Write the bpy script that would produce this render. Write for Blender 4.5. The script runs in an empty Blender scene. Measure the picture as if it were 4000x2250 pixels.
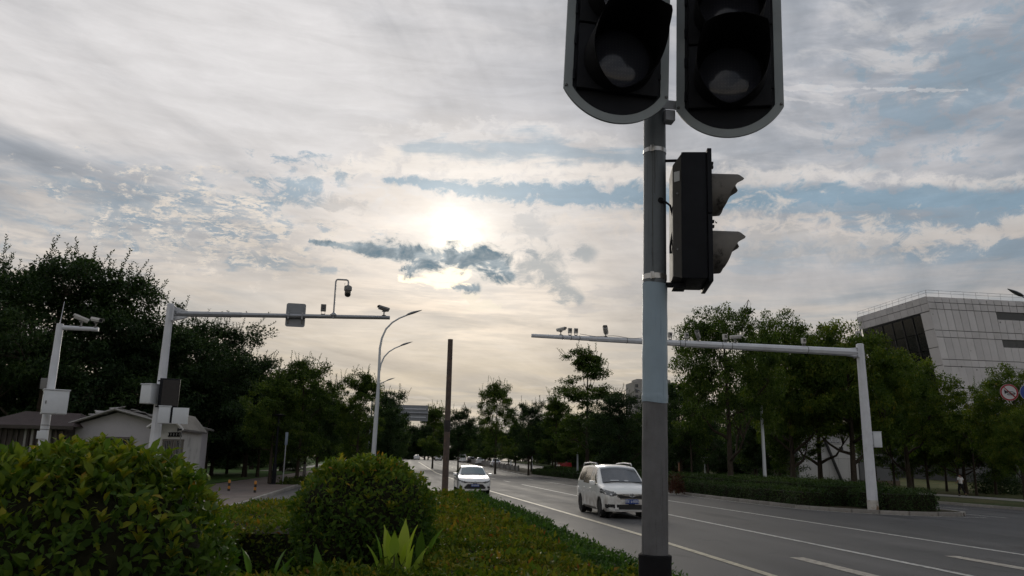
import bpy, bmesh, math, random
import numpy as np
from mathutils import Vector, Matrix, Quaternion

SC = bpy.context.scene
COL = SC.collection
R = math.radians

# ------------------------------------------------------------------ camera
F_PX, CAM_H = 3004.0, 1.75
def _n(v):
    v = np.array(v, float); return v / np.linalg.norm(v)
_Z = _n((247, 13365, -3004)); _Y = _n((-440, -675, -3004)); _Y = _n(_Y - _Z * np.dot(_Y, _Z)); _X = np.cross(_Y, _Z)
CM = np.array([_X, _Y, _Z])              # camera -> world (road runs along +Y, Z up)
cam_data = bpy.data.cameras.new('camera'); cam = bpy.data.objects.new('camera', cam_data); COL.objects.link(cam)
cam_data.sensor_fit = 'HORIZONTAL'; cam_data.sensor_width = 36.0; cam_data.lens = 36.0 * F_PX / 4000.0
cam_data.clip_start = 0.05; cam_data.clip_end = 4000
mw = Matrix([list(CM[0]) + [0], list(CM[1]) + [0], list(CM[2]) + [CAM_H], [0, 0, 0, 1]])
cam.matrix_world = mw
SC.camera = cam
def _ray(px, py): return CM @ _n((px - 2000, 1125 - py, -F_PX))
def P(px, py, y):                        # the point at road distance y seen in that direction
    d = _ray(px, py) ; d = d * (y / d[1]); return Vector((d[0], d[1], d[2] + CAM_H))
def G(px, py, z):                        # the point at height z
    d = _ray(px, py); d = d * ((z - CAM_H) / d[2]); return Vector((d[0], d[1], d[2] + CAM_H))
def AE(px, py):
    d = _ray(px, py); return math.degrees(math.atan2(d[0], d[1])), math.degrees(math.asin(d[2]))

# ------------------------------------------------------------------ sky
SUN_AZ, SUN_EL = 3.5, 16.7
SKY_STRENGTH = 0.1
EXPOSURE = 0.0
world = bpy.data.worlds.new('World'); SC.world = world; world.use_nodes = True
WT = world.node_tree; WT.nodes.clear()

class S:                                 # small wrapper: arithmetic on node sockets
    def __init__(s, k, t=None): s.k = k; s.t = t or WT
    def _m(s, op, *a, clamp=False):
        nd = s.t.nodes.new('ShaderNodeMath'); nd.operation = op; nd.use_clamp = clamp
        for i, v in enumerate((s,) + a):
            if isinstance(v, S): s.t.links.new(v.k, nd.inputs[i])
            else: nd.inputs[i].default_value = v
        return S(nd.outputs[0], s.t)
    def __add__(s, o): return s._m('ADD', o)
    __radd__ = __add__
    def __sub__(s, o): return s._m('SUBTRACT', o)
    def __rsub__(s, o): return (s * -1.0) + o
    def __mul__(s, o): return s._m('MULTIPLY', o)
    __rmul__ = __mul__
    def __truediv__(s, o): return s._m('DIVIDE', o)
    def clamp(s): return s._m('ADD', 0.0, clamp=True)
    def max(s, o): return s._m('MAXIMUM', o)
    def min(s, o): return s._m('MINIMUM', o)
    def pow(s, o): return s._m('POWER', o)
    def exp(s): return s._m('EXPONENT')
    def sqrt(s): return s._m('SQRT')
    def step(s, a, b):
        nd = s.t.nodes.new('ShaderNodeMapRange'); nd.interpolation_type = 'SMOOTHSTEP'
        s.t.links.new(s.k, nd.inputs[0]); lo, hi, r0, r1 = (a, b, 0., 1.) if a < b else (b, a, 1., 0.)
        nd.inputs[1].default_value = lo; nd.inputs[2].default_value = hi; nd.inputs[3].default_value = r0; nd.inputs[4].default_value = r1
        return S(nd.outputs[0], s.t)
def comb(x, y, z=0.0, t=None):
    t = t or WT; nd = t.nodes.new('ShaderNodeCombineXYZ')
    for i, v in enumerate((x, y, z)):
        if isinstance(v, S): t.links.new(v.k, nd.inputs[i])
        else: nd.inputs[i].default_value = v
    return S(nd.outputs[0], t)
def noise(v, scale, detail=4, rough=0.55, dist=0.0, col=False):
    t = v.t; nd = t.nodes.new('ShaderNodeTexNoise'); t.links.new(v.k, nd.inputs['Vector'])
    nd.inputs['Scale'].default_value = scale; nd.inputs['Detail'].default_value = detail
    nd.inputs['Roughness'].default_value = rough; nd.inputs['Distortion'].default_value = dist
    return S(nd.outputs['Color' if col else 'Fac'], t)
def mixc(f, a, b, mode='MIX'):
    t = f.t if isinstance(f, S) else WT
    nd = t.nodes.new('ShaderNodeMix'); nd.data_type = 'RGBA'; nd.blend_type = mode; nd.clamp_factor = True
    for sock, v in ((nd.inputs[0], f), (nd.inputs[6], a), (nd.inputs[7], b)):
        if isinstance(v, S): t.links.new(v.k, sock)
        elif isinstance(v, (tuple, list)): sock.default_value = tuple(v) + (1.0,)
        else: sock.default_value = v
    return S(nd.outputs[2], t)

def build_sky():
    t = WT; nn = t.nodes.new
    tc = nn('ShaderNodeTexCoord'); nm = nn('ShaderNodeVectorMath'); nm.operation = 'NORMALIZE'; t.links.new(tc.outputs['Generated'], nm.inputs[0])
    sp = nn('ShaderNodeSeparateXYZ'); t.links.new(nm.outputs[0], sp.inputs[0])
    x, y, z = (S(sp.outputs[i]) for i in range(3))
    az = x._m('ARCTAN2', y) * 57.2958
    el = z._m('ARCSINE') * 57.2958
    zz = z.max(0.0) + 0.09
    px, py = x / zz, y / zz                               # a flat cloud deck seen in perspective
    deck = comb(px, py)
    sky = nn('ShaderNodeTexSky'); sky.sky_type = 'NISHITA'; sky.sun_disc = False
    sky.sun_elevation = R(SUN_EL); sky.sun_rotation = R(SUN_AZ); sky.air_density = 1.0; sky.dust_density = 1.5; sky.ozone_density = 1.0
    sd = Vector((math.sin(R(SUN_AZ)) * math.cos(R(SUN_EL)), math.cos(R(SUN_AZ)) * math.cos(R(SUN_EL)), math.sin(R(SUN_EL))))
    cosv = (x * sd.x + y * sd.y + z * sd.z).min(1.0)
    th = cosv._m('ARCCOSINE') * 57.2958                   # degrees from the sun
    # warped angles so that cloud outlines are ragged
    ang = comb(az, el * 1.5)
    w1 = noise(ang, 0.20, 4, 0.6); w2 = noise(comb(az + 31.7, el * 1.5), 0.20, 4, 0.6)
    f1 = (noise(ang, 0.55, 7, 0.66, 0.4) - 0.5) * 2.4 + 0.5; f2 = noise(comb(az + 11.0, el * 1.5 + 5.0), 0.75, 3, 0.6)
    g1, g2 = (w1 - 0.5), (w2 - 0.5); h1, h2 = (f1 - 0.5), (f2 - 0.5)
    waz = {}; 
    def warp(big, fine):
        k = (big, fine)
        if k not in waz: waz[k] = (az + g1 * big + h1 * fine, el + g2 * (big * 0.7) + h2 * (fine * 0.9))
        return waz[k]
    def group(name, ins, fn):
        g = bpy.data.node_groups.new(name, 'ShaderNodeTree')
        for q in ins: g.interface.new_socket(q, in_out='INPUT', socket_type='NodeSocketFloat')
        g.interface.new_socket('m', in_out='OUTPUT', socket_type='NodeSocketFloat')
        gi, go = g.nodes.new('NodeGroupInput'), g.nodes.new('NodeGroupOutput')
        g.links.new(fn(*[S(gi.outputs[i], g) for i in range(len(ins))]).k, go.inputs[0]); return g
    def edge(r, n, amp, lo, hi):                          # soft threshold of a shape roughened by noise
        v = (1.0 - r) + (n - 0.5) * amp; t = ((v - lo) / (hi - lo)).clamp(); return t * t * (3.0 - t * 2.0)
    def f_seg(wa, we, n, ax, ay, ux, uy, vx, vy, t0, dt, amp, lo, hi):
        dx, dy = wa - ax, we - ay; tt = (dx * ux + dy * uy).clamp(); dx, dy = dx - tt * vx, dy - tt * vy
        return edge((dx * dx + dy * dy).sqrt() / (tt * dt + t0), n, amp, lo, hi)
    def f_blob(wa, we, n, ax, ay, ux, uy, vx, vy, amp, lo, hi):
        dx, dy = wa - ax, we - ay; u, v = dx * ux + dy * uy, dx * vx + dy * vy
        return edge((u * u + v * v).sqrt(), n, amp, lo, hi)
    G_SEG = group('band', 'wa we n ax ay ux uy vx vy t0 dt amp lo hi'.split(), f_seg); G_BLOB = group('patch', 'wa we n ax ay ux uy vx vy amp lo hi'.split(), f_blob)
    def use(g, *vals):
        nd = nn('ShaderNodeGroup'); nd.node_tree = g
        for i, v in enumerate(vals):
            if isinstance(v, S): t.links.new(v.k, nd.inputs[i])
            else: nd.inputs[i].default_value = v
        return S(nd.outputs[0])
    lev = (noise(comb(az * 0.13 + el * 0.04, el * 0.8), 1.0, 6, 0.62, 0.5) - 0.5) * 2.2 + 0.5     # level, drawn-out texture
    def blob(c, ra, re, tilt=0.0, big=3.0, fine=0.0, amp=1.6, soft=(-0.15, 0.5), nz=None):
        (a0, e0), (wa, we) = AE(*c), warp(big, fine); ct, st = math.cos(R(tilt)), math.sin(R(tilt))
        return use(G_BLOB, wa, we, nz or f1, a0, e0, ct / ra, st / ra, -st / re, ct / re, amp, soft[0], soft[1])
    def chain(pts, ths, big=1.5, fine=0.0, amp=1.6, soft=(-0.1, 0.5), nz=None):
        """A ragged band through the given directions; ths: half-thickness in degrees at each."""
        wa, we = warp(big, fine); out = None
        for (p, q), (t0, t1) in zip(zip(pts, pts[1:]), zip(ths, ths[1:])):
            (ax, ay), (bx, by) = AE(*p), AE(*q); vx, vy = bx - ax, by - ay; L2 = vx * vx + vy * vy
            m = use(G_SEG, wa, we, nz or f1, ax, ay, vx / L2, vy / L2, vx, vy, t0, t1 - t0, amp, soft[0], soft[1]); out = m if out is None else out.max(m)
        return out
    # ---- layers
    diag = comb(px * 0.86 - py * 0.50, (py * 0.86 + px * 0.50) * 0.28)
    wisp = (noise(diag, 1.5, 6, 0.58, 0.7) - 0.5) * 1.5 + 0.5
    deckn = noise(comb(px * 0.55, py * 1.0 + 3.0), 1.5, 6, 0.60, 0.3)
    streak = noise(comb(az * 0.085 + el * 0.03, el * 0.8 + az * 0.02), 1.0, 6, 0.60, 0.5)      # level bands low in the sky
    puffs = noise(comb(px * 0.9, py * 1.3 + 1.3), 2.6, 6, 0.60, 0.35)
    low = el.step(17.0, 9.0)
    den = (wisp * 0.5 + deckn * 0.6) * (1.0 - low * 0.75) + streak * low * 0.82 + (puffs - 0.5) * 0.22
    cover = den.step(0.42, 0.66)
    flakes = (noise(deck, 13.0, 5, 0.7, 0.6) * 0.7 + noise(deck, 34.0, 3, 0.6, 0.4) * 0.3).step(0.44, 0.56)
    # ---- colours (radiance the camera records)
    warm = mixc(el.step(3.0, 14.0), (0.74, 0.635, 0.475), (0.70, 0.645, 0.585))
    lit = mixc(el.step(13.0, 26.0), warm, (0.645, 0.640, 0.650))
    shade = mixc(el.step(2.0, 14.0), (0.52, 0.475, 0.40), (0.385, 0.395, 0.415))
    nish = mixc(1.0, S(sky.outputs[0]), (0.062, 0.062, 0.066), 'MULTIPLY')
    gapc = mixc(0.6, nish, (0.28, 0.345, 0.40))
    gap0 = mixc(el.step(3.0, 13.0), (0.47, 0.45, 0.415), gapc)
    right = az.step(6.0, 38.0) * el.step(6.0, 15.0)
    lit = mixc(right * 0.60, lit, (0.43, 0.455, 0.505))
    col = mixc(cover * 0.92 + 0.08, gap0, lit)
    col = mixc(((puffs - 0.52).max(0.0) * 2.6 + den.step(0.56, 0.40) * 0.30).clamp() * (1.0 - low * 0.45) * 0.75, col, shade)
    mott = noise(comb(px * 0.75, py * 1.25 + 7.0), 5.0, 6, 0.62, 0.5); mreg = noise(comb(px * 0.5, py * 0.8 + 2.0), 0.9, 3, 0.5)
    mo = mott.step(0.47, 0.60) * mreg.step(0.38, 0.58)
    col = mixc(mo * (1.0 - low * 0.5) * 0.55, col, mixc(0.5, gap0, shade))
    col = mixc(mott.step(0.50, 0.36) * mreg.step(0.40, 0.60) * 0.55, col, mixc(el.step(8.0, 22.0), (0.80, 0.725, 0.625), (0.74, 0.725, 0.715)))
    # bright veil over the left, greyer patch above the sun
    veil = blob((750, 260), 17, 8, 8, 4, 0, 1.6, (-0.4, 0.9), wisp) * 0.62
    col = mixc(veil, col, (0.75, 0.735, 0.725))
    col = mixc(blob((2350, 330), 15, 4.0, 2, 4, 0, 1.5, (-0.3, 0.9), deckn) * 0.55, col, (0.42, 0.435, 0.47))
    CS = (-0.25, 0.75)
    band = chain([(1150, 700), (1400, 650), (1650, 640), (1950, 665), (2500, 690), (3200, 690), (4000, 720)], [0.5, 0.9, 1.4, 1.3, 1.1, 0.9, 0.6], 2.0, 0.6, 2.2, (-0.3, 0.9), f1)
    col = mixc(band * (0.55 + cosv.step(0.93, 1.0) * 0.4), col, (0.82, 0.77, 0.715))
    row = chain([(1450, 515), (1800, 530), (2100, 520), (2400, 540)], [0.5, 0.9, 0.8, 0.4], 1.5, 0.8, 3.0, (0.0, 0.8)) * 0.6
    col = mixc(row, col, (0.72, 0.70, 0.685))
    # blue openings
    gaps = chain([(1500, 700), (1800, 735), (2300, 762), (2700, 785), (3300, 775), (4100, 770)], [0.3, 0.7, 1.0, 1.15, 1.0, 0.8], 1.6, 0.6, 1.5, (-0.2, 0.7), f1)
    gaps = gaps.max(blob((1140, 735), 3.6, 1.6, 15, 2.5, 1.0, 2.6, CS) * 0.75).max(chain([(3000, 815), (3500, 850), (4100, 830)], [0.7, 1.1, 0.8], 2.0, 0.8, 2.2, CS, lev) * 0.6)
    gaps = gaps.max(blob((760, 850), 8, 2.0, 4, 3.0, 1, 3.0, CS) * 0.55).max(chain([(1600, 590), (2050, 580), (2500, 610)], [0.7, 1.1, 0.7], 2, 0.8, 2.0, CS, lev) * 0.6)
    gaps = gaps.max(blob((3760, 330), 7, 3.0, 12, 3.5, 1, 2.8, CS) * 0.55).max(chain([(2900, 1000), (3500, 960), (4000, 990)], [0.9, 1.4, 1.0], 2.5, 1.0, 2.4, CS, lev) * 0.45)
    gaps = gaps.max(blob((420, 770), 7, 1.3, 6, 2.5, 1, 2.8, CS, lev) * 0.45).max(chain([(900, 1010), (1150, 1030), (1300, 1060)], [0.5, 0.6, 0.3], 1.5, 1.0, 2.6, CS, lev) * 0.55)
    col = mixc((gaps * 1.15).clamp() * 0.92, col, (0.255, 0.365, 0.455))
    # broken flakes of cloud to the left, cumulus tops to the right of the pole
    fl = blob((880, 890), 9.0, 2.9, -3, 3.5, 1.0, 2.5, (-0.1, 0.7)) * flakes
    col = mixc(fl * 0.9, col, (0.82, 0.745, 0.655))
    HS = (-0.35, 0.85)
    cum = chain([(2760, 890), (2950, 865), (3200, 905), (3600, 935), (4000, 900)], [0.7, 1.5, 1.3, 1.0, 0.8], 1.4, 0.5, 3.0, HS).max(chain([(2150, 870), (2400, 850), (2560, 855)], [0.4, 0.9, 0.8], 1.4, 0.5, 3.0, HS)).max(chain([(1300, 800), (1480, 750), (1660, 810)], [0.7, 1.0, 0.5], 1.5, 0.5, 3.0, HS))
    col = mixc(cum * 0.72, col, (0.70, 0.64, 0.58))
    cs = chain([(2800, 965), (3100, 955), (3500, 1000)], [0.8, 1.3, 0.8], 2.0, 1.0, 3.0, CS).max(blob((2080, 905), 1.8, 1.4, 30, 1.6, 1.0, 2.4, CS)).max(blob((1330, 800), 2.0, 0.6, -5, 1.5, 0.6, 2.6, CS) * 0.8)
    col = mixc(cs * 0.55, col, (0.40, 0.415, 0.43))
    lowc = chain([(2250, 1180), (2700, 1050), (3300, 1120), (4000, 1090)], [0.8, 1.2, 1.0, 1.2], 3.0, 1.0, 3.0, CS, lev) * 0.4
    col = mixc(lowc, col, (0.43, 0.43, 0.44))
    # vapour trails
    trail = chain([(3060, 345), (3400, 346), (3780, 352)], [0.20, 0.20, 0.10], 0.3, 0.5, 2.6, (0.0, 0.5)).max(chain([(3060, 385), (3290, 408)], [0.18, 0.10], 0.3, 0.5, 2.2, (0.0, 0.5)) * 0.8)
    col = mixc(trail * 0.5, col, (0.70, 0.69, 0.69))
    # fine texture everywhere
    tex = (f1 - 0.5) * 0.05 + (wisp - 0.5) * 0.55 + (lev - 0.5) * 0.20 + 1.0
    col = mixc(1.0, col, comb(tex, tex, tex), 'MULTIPLY')
    dim = mixc(el.step(5.0, 20.0), (0.84, 0.83, 0.83), (0.93, 0.92, 0.925)); col = mixc(1.0, col, dim, 'MULTIPLY')
    # glow round the veiled sun
    th = (th + (f1 - 0.5) * 1.1 + g1 * 1.5).max(0.0)
    glow = (th * th * (1.0 / 1.1) + 1.0).pow(-1.0) * 1.05 + (th * -0.15).exp() * 0.20
    glow = glow * (0.35 + den * 1.3)
    gl = mixc(1.0, comb(glow, glow, glow), (1.0, 0.93, 0.80), 'MULTIPLY')
    col = mixc(1.0, col, gl, 'ADD')
    # dark shaded clouds in front of the sun, with bright rims
    DS = (-0.2, 0.65)
    dk = chain([(1200, 945), (1400, 965), (1560, 985), (1700, 1000)], [0.12, 0.55, 0.95, 0.9], 0.9, 0.6, 1.0, (-0.1, 0.6), f1)
    dk = dk.max(chain([(1600, 1050), (1690, 1005), (1830, 1000), (1950, 1040), (2000, 1080)], [0.8, 0.95, 1.2, 1.2, 0.5], 0.9, 0.6, 1.5, DS))
    dk = dk.max(chain([(1770, 1122), (1860, 1125)], [0.42, 0.46], 0.6, 0.5, 1.6, DS))
    dk2 = chain([(2030, 1050), (2130, 1040), (2200, 1120), (2260, 1160)], [0.9, 1.2, 0.9, 0.4], 1.0, 0.8, 2.0, (-0.45, 0.85)).max(blob((2290, 990), 0.9, 0.8, 0, 0.8, 0.6, 1.4, (-0.45, 0.85)))
    rim = (dk * (1.0 - dk) * 4.0) * (th * -0.42).exp()
    col = mixc(dk * (f1 * 0.45 + 0.60).clamp(), col, mixc(f1.step(0.35, 0.65), (0.215, 0.31, 0.375), (0.165, 0.235, 0.285)))
    col = mixc(dk2 * 0.62, col, (0.27, 0.325, 0.36))
    col = mixc((rim * 1.1).clamp(), col, (1.05, 0.97, 0.84))
    under = chain([(1560, 1090), (1700, 1098), (1810, 1080)], [0.35, 0.75, 0.65], 0.8, 0.8, 2.6, (0.0, 0.5), lev)
    col = mixc(under * 0.95 * (1.0 - dk), col, (1.6, 1.35, 0.95))
    tuft = chain([(1800, 1150), (1880, 1185), (1950, 1200)], [0.55, 0.8, 0.4], 0.9, 0.8, 3.6, (0.05, 0.4))
    col = mixc(tuft * 0.65 * (1.0 - dk), col, (0.95, 0.86, 0.70))
    # below the horizon: dim ground colour
    col = mixc(el.step(-0.5, -3.0), col, (0.10, 0.10, 0.09))
    bgn = nn('ShaderNodeBackground'); bgn.inputs[1].default_value = SKY_STRENGTH
    col10 = mixc(1.0, col, (10.0, 10.0, 10.0), 'MULTIPLY')
    t.links.new(col10.k, bgn.inputs[0])
    out = nn('ShaderNodeOutputWorld'); t.links.new(bgn.outputs[0], out.inputs[0])
    world.cycles.sampling_method = 'MANUAL'; world.cycles.sample_map_resolution = 256
    return sd
SUN_DIR = build_sky()
sun_data = bpy.data.lights.new('sun', 'SUN'); sun = bpy.data.objects.new('sun', sun_data); COL.objects.link(sun)
sun_data.energy = 1.1; sun_data.angle = R(20); sun_data.color = (1.0, 0.92, 0.80)
sun.rotation_euler = SUN_DIR.to_track_quat('Z', 'Y').to_euler()
SC.view_settings.view_transform = 'Standard'; SC.view_settings.look = 'None'
SC.view_settings.gamma = 1.0; SC.view_settings.exposure = EXPOSURE; SC.view_settings.use_curve_mapping = False
SC.cycles.use_denoising = True; SC.cycles.max_bounces = 4; SC.cycles.diffuse_bounces = 3; SC.cycles.glossy_bounces = 3; SC.cycles.transmission_bounces = 3; SC.cycles.transparent_max_bounces = 4
SC.cycles.use_adaptive_sampling = True; SC.cycles.adaptive_threshold = 0.02; SC.cycles.adaptive_min_samples = 12
SC.render.film_transparent = False

# ------------------------------------------------------------------ helpers
rng = np.random.default_rng(7)
def smooth01(a, b, v):
    t = np.clip((np.asarray(v, float) - a) / (b - a), 0, 1); return t * t * (3 - 2 * t)
def gz(x, y):                            # the lie of the land
    x = np.asarray(x, float); y = np.asarray(y, float)
    rise = np.clip(0.0115 * (y - 105), 0, 1.5)
    return rise - 0.42 * smooth01(21, 40, x) * (1 - smooth01(75, 130, y))
def gzf(x, y): return float(gz(x, y))

MATS = {}
def mat(name, c=(0.5, 0.5, 0.5), rough=0.6, metal=0.0, var=0.12, vscale=6.0, bump=0.0, bscale=40.0, c2=None, mix2=(0.5, 0.7), s2=3.0, spec=0.5, coat=0.0, obj_var=0.0, vert=0.0):
    if name in MATS: return MATS[name]
    m = bpy.data.materials.new(name); m.use_nodes = True; t = m.node_tree; b = t.nodes['Principled BSDF']
    tc = t.nodes.new('ShaderNodeTexCoord'); v = S(tc.outputs['Object'], t)
    n = noise(v, vscale, 5, 0.6)
    k = (n - 0.5) * (2 * var * 1.6) + 1.0
    if obj_var:
        oi = t.nodes.new('ShaderNodeObjectInfo'); k = k * ((S(oi.outputs['Random'], t) - 0.5) * obj_var + 1.0)
    if vert:
        mp = t.nodes.new('ShaderNodeMapping'); mp.inputs['Scale'].default_value = (1, 1, 0.035); t.links.new(tc.outputs['Object'], mp.inputs[0])
        k = k * (1.0 - noise(S(mp.outputs[0], t), 75, 4, 0.7).step(0.54, 0.68) * noise(S(tc.outputs['Object'], t), 5, 3).step(0.35, 0.6) * vert)
    base = tuple(c)
    if c2 is not None:
        f = noise(S(tc.outputs['Object'], t), s2, 6, 0.65).step(*mix2)
        base = mixc(f, tuple(c), tuple(c2))
    col = mixc(S(t.nodes.new('ShaderNodeValue').outputs[0], t) * 0.0 + 1.0, base, comb(k, k, k, t), 'MULTIPLY')
    t.links.new(col.k, b.inputs['Base Color'])
    r = (noise(S(tc.outputs['Object'], t), vscale * 2.3, 3) - 0.5) * 0.25 + rough
    t.links.new(r.clamp().k, b.inputs['Roughness'])
    b.inputs['Metallic'].default_value = metal; b.inputs['Specular IOR Level'].default_value = spec
    b.inputs['Coat Weight'].default_value = coat; b.inputs['Coat Roughness'].default_value = 0.08
    if bump:
        bn = t.nodes.new('ShaderNodeBump'); bn.inputs['Strength'].default_value = bump; bn.inputs['Distance'].default_value = 0.02
        t.links.new(noise(S(tc.outputs['Object'], t), bscale, 4, 0.6).k, bn.inputs['Height']); t.links.new(bn.outputs[0], b.inputs['Normal'])
    MATS[name] = m; return m
def leaf_mat(name, ramp, rough=0.5, trans=0.35, spec=0.16):
    """Leaves: colour from a per-leaf 'tint' value, light partly passing through."""
    m = bpy.data.materials.new(name); m.use_nodes = True; t = m.node_tree; b = t.nodes['Principled BSDF']
    at = t.nodes.new('ShaderNodeAttribute'); at.attribute_name = 'tint'
    oi = t.nodes.new('ShaderNodeObjectInfo')
    cr = t.nodes.new('ShaderNodeValToRGB'); cr.color_ramp.interpolation = 'LINEAR'
    el = cr.color_ramp.elements
    el[0].position, el[0].color = ramp[0][0], tuple(ramp[0][1]) + (1,)
    el[1].position, el[1].color = ramp[-1][0], tuple(ramp[-1][1]) + (1,)
    for p, c in ramp[1:-1]:
        e = el.new(p); e.color = tuple(c) + (1,)
    f = S(at.outputs['Fac'], t) + (S(oi.outputs['Random'], t) - 0.5) * 0.14
    t.links.new(f.clamp().k, cr.inputs[0])
    t.links.new(cr.outputs[0], b.inputs['Base Color'])
    b.inputs['Roughness'].default_value = rough; b.inputs['Specular IOR Level'].default_value = spec
    tr = t.nodes.new('ShaderNodeBsdfTranslucent')
    br = mixc(1.0 if False else S(t.nodes.new('ShaderNodeValue').outputs[0], t) * 0.0 + 1.0, S(cr.outputs[0], t), (1.5, 1.6, 0.8), 'MULTIPLY')
    t.links.new(br.k, tr.inputs[0])
    mx = t.nodes.new('ShaderNodeMixShader'); mx.inputs[0].default_value = trans
    t.links.new(b.outputs[0], mx.inputs[1]); t.links.new(tr.outputs[0], mx.inputs[2])
    t.links.new(mx.outputs[0], t.nodes['Material Output'].inputs[0])
    MATS[name] = m; return m

def obj_from(name, mesh, parent=None, loc=None):
    o = bpy.data.objects.new(name, mesh); COL.objects.link(o)
    if parent is not None: o.parent = parent
    if loc is not None: o.location = loc
    return o
def tag(o, label=None, cat=None, group=None, kind=None):
    if label: o['label'] = label
    if cat: o['category'] = cat
    if group: o['group'] = group
    if kind: o['kind'] = kind
    return o
def thing(name, label, cat, loc=(0, 0, 0), rz=0.0, group=None):
    o = bpy.data.objects.new(name, None); COL.objects.link(o); o.empty_display_size = 0.2
    o.location = loc; o.rotation_euler = (0, 0, rz)
    return tag(o, label, cat, group)
def copy_tree(o, parent=None):
    c = o.copy(); COL.objects.link(c); c.parent = parent
    for ch in list(o.children): copy_tree(ch, c)
    return c

class MB:
    """Collects vertices and faces, then becomes one mesh object."""
    def __init__(s): s.v = []; s.f = []
    def add(s, vs, fs):
        k = len(s.v); s.v += [tuple(map(float, p)) for p in vs]; s.f += [tuple(i + k for i in f) for f in fs]; return s
    def box(s, c, d, rz=0.0, ry=0.0, rx=0.0, ch=0.0):
        hx, hy, hz = d[0] / 2, d[1] / 2, d[2] / 2
        m = Matrix.Rotation(rz, 3, 'Z') @ Matrix.Rotation(ry, 3, 'Y') @ Matrix.Rotation(rx, 3, 'X')
        if ch <= 0:
            vs = [Vector((sx * hx, sy * hy, sz * hz)) for sz in (-1, 1) for sx, sy in ((-1, -1), (1, -1), (1, 1), (-1, 1))]
            fs = [(3, 2, 1, 0), (4, 5, 6, 7), (0, 1, 5, 4), (1, 2, 6, 5), (2, 3, 7, 6), (3, 0, 4, 7)]
        else:
            bm = bmesh.new(); bmesh.ops.create_cube(bm, size=1.0)
            for vv in bm.verts: vv.co = Vector((vv.co.x * d[0], vv.co.y * d[1], vv.co.z * d[2]))
            bmesh.ops.bevel(bm, geom=bm.edges[:], offset=ch, segments=2, affect='EDGES', profile=0.6)
            bm.verts.index_update(); vs = [vv.co.copy() for vv in bm.verts]; fs = [[q.index for q in f.verts] for f in bm.faces]; bm.free()
        c = Vector(c)
        return s.add([m @ q + c for q in vs], fs)
    def tube(s, pts, rad, n=10, cap=True):
        pts = [Vector(p) for p in pts]; N = len(pts)
        rad = [rad] * N if not hasattr(rad, '__len__') else list(rad)
        vs, fs = [], []; up = None
        for i, p in enumerate(pts):
            d = (pts[min(i + 1, N - 1)] - pts[max(i - 1, 0)]).normalized()
            if up is None: up = Vector((0, 0, 1)) if abs(d.z) < 0.9 else Vector((1, 0, 0))
            a = up.cross(d); a = a.normalized() if a.length > 1e-6 else Vector((1, 0, 0)); b = d.cross(a); up = b
            for k in range(n):
                q = 2 * math.pi * k / n; vs.append(p + (a * math.cos(q) + b * math.sin(q)) * rad[i])
        for i in range(N - 1):
            for k in range(n):
                fs.append((i * n + k, i * n + (k + 1) % n, (i + 1) * n + (k + 1) % n, (i + 1) * n + k))
        if cap: fs.append(tuple(range(n - 1, -1, -1))); fs.append(tuple((N - 1) * n + k for k in range(n)))
        return s.add(vs, fs)
    def cyl(s, a, b, r0, r1=None, n=20): return s.tube([a, b], [r0, r0 if r1 is None else r1], n)
    def lathe(s, prof, n=20, c=(0, 0, 0), m=None):
        vs, fs = [], []; c = Vector(c)
        for r, z in prof:
            for k in range(n):
                q = 2 * math.pi * k / n; p = Vector((r * math.cos(q), r * math.sin(q), z)); vs.append((m @ p if m is not None else p) + c)
        L = len(prof)
        for i in range(L - 1):
            for k in range(n): fs.append((i * n + k, i * n + (k + 1) % n, (i + 1) * n + (k + 1) % n, (i + 1) * n + k))
        fs.append(tuple(range(n - 1, -1, -1))); fs.append(tuple((L - 1) * n + k for k in range(n)))
        return s.add(vs, fs)
    def prism(s, poly, d0, d1, fn):
        """poly: 2-D outline; fn(u, v, d) gives the 3-D point; extruded from d0 to d1."""
        n = len(poly)
        vs = [fn(u, v, d0) for u, v in poly] + [fn(u, v, d1) for u, v in poly]
        fs = [tuple(range(n)), tuple(range(2 * n - 1, n - 1, -1))] + [(i, i + n, (i + 1) % n + n, (i + 1) % n) for i in range(n)]
        return s.add(vs, fs)
    def build(s, name, m, parent=None, smooth=35, loc=None):
        me = bpy.data.meshes.new(name); me.from_pydata(s.v, [], s.f)
        bm = bmesh.new(); bm.from_mesh(me); bmesh.ops.recalc_face_normals(bm, faces=bm.faces[:]); bm.to_mesh(me); bm.free()
        if smooth: me.shade_smooth(); me.set_sharp_from_angle(angle=R(smooth))
        me.materials.append(m); return obj_from(name, me, parent, loc)

def np_mesh(name, verts, polys, sizes=None, tint=None, material=None, smooth=False):
    """Fast mesh from arrays: polys is (N,k) or a flat array with per-face sizes."""
    me = bpy.data.meshes.new(name); verts = np.ascontiguousarray(verts, np.float32)
    if sizes is None:
        sizes = np.full(len(polys), polys.shape[1], np.int32); flat = np.ascontiguousarray(polys.reshape(-1), np.int32)
    else: flat = np.ascontiguousarray(polys, np.int32)
    me.vertices.add(len(verts)); me.vertices.foreach_set('co', verts.reshape(-1))
    me.loops.add(len(flat)); me.loops.foreach_set('vertex_index', flat)
    me.polygons.add(len(sizes)); st = np.concatenate([[0], np.cumsum(sizes)[:-1]]).astype(np.int32)
    me.polygons.foreach_set('loop_start', st)
    me.update(calc_edges=True); me.validate()
    if tint is not None:
        a = me.attributes.new('tint', 'FLOAT', 'POINT'); a.data.foreach_set('value', np.ascontiguousarray(tint, np.float32))
    if material is not None: me.materials.append(material)
    if smooth: me.shade_smooth()
    return me

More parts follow.
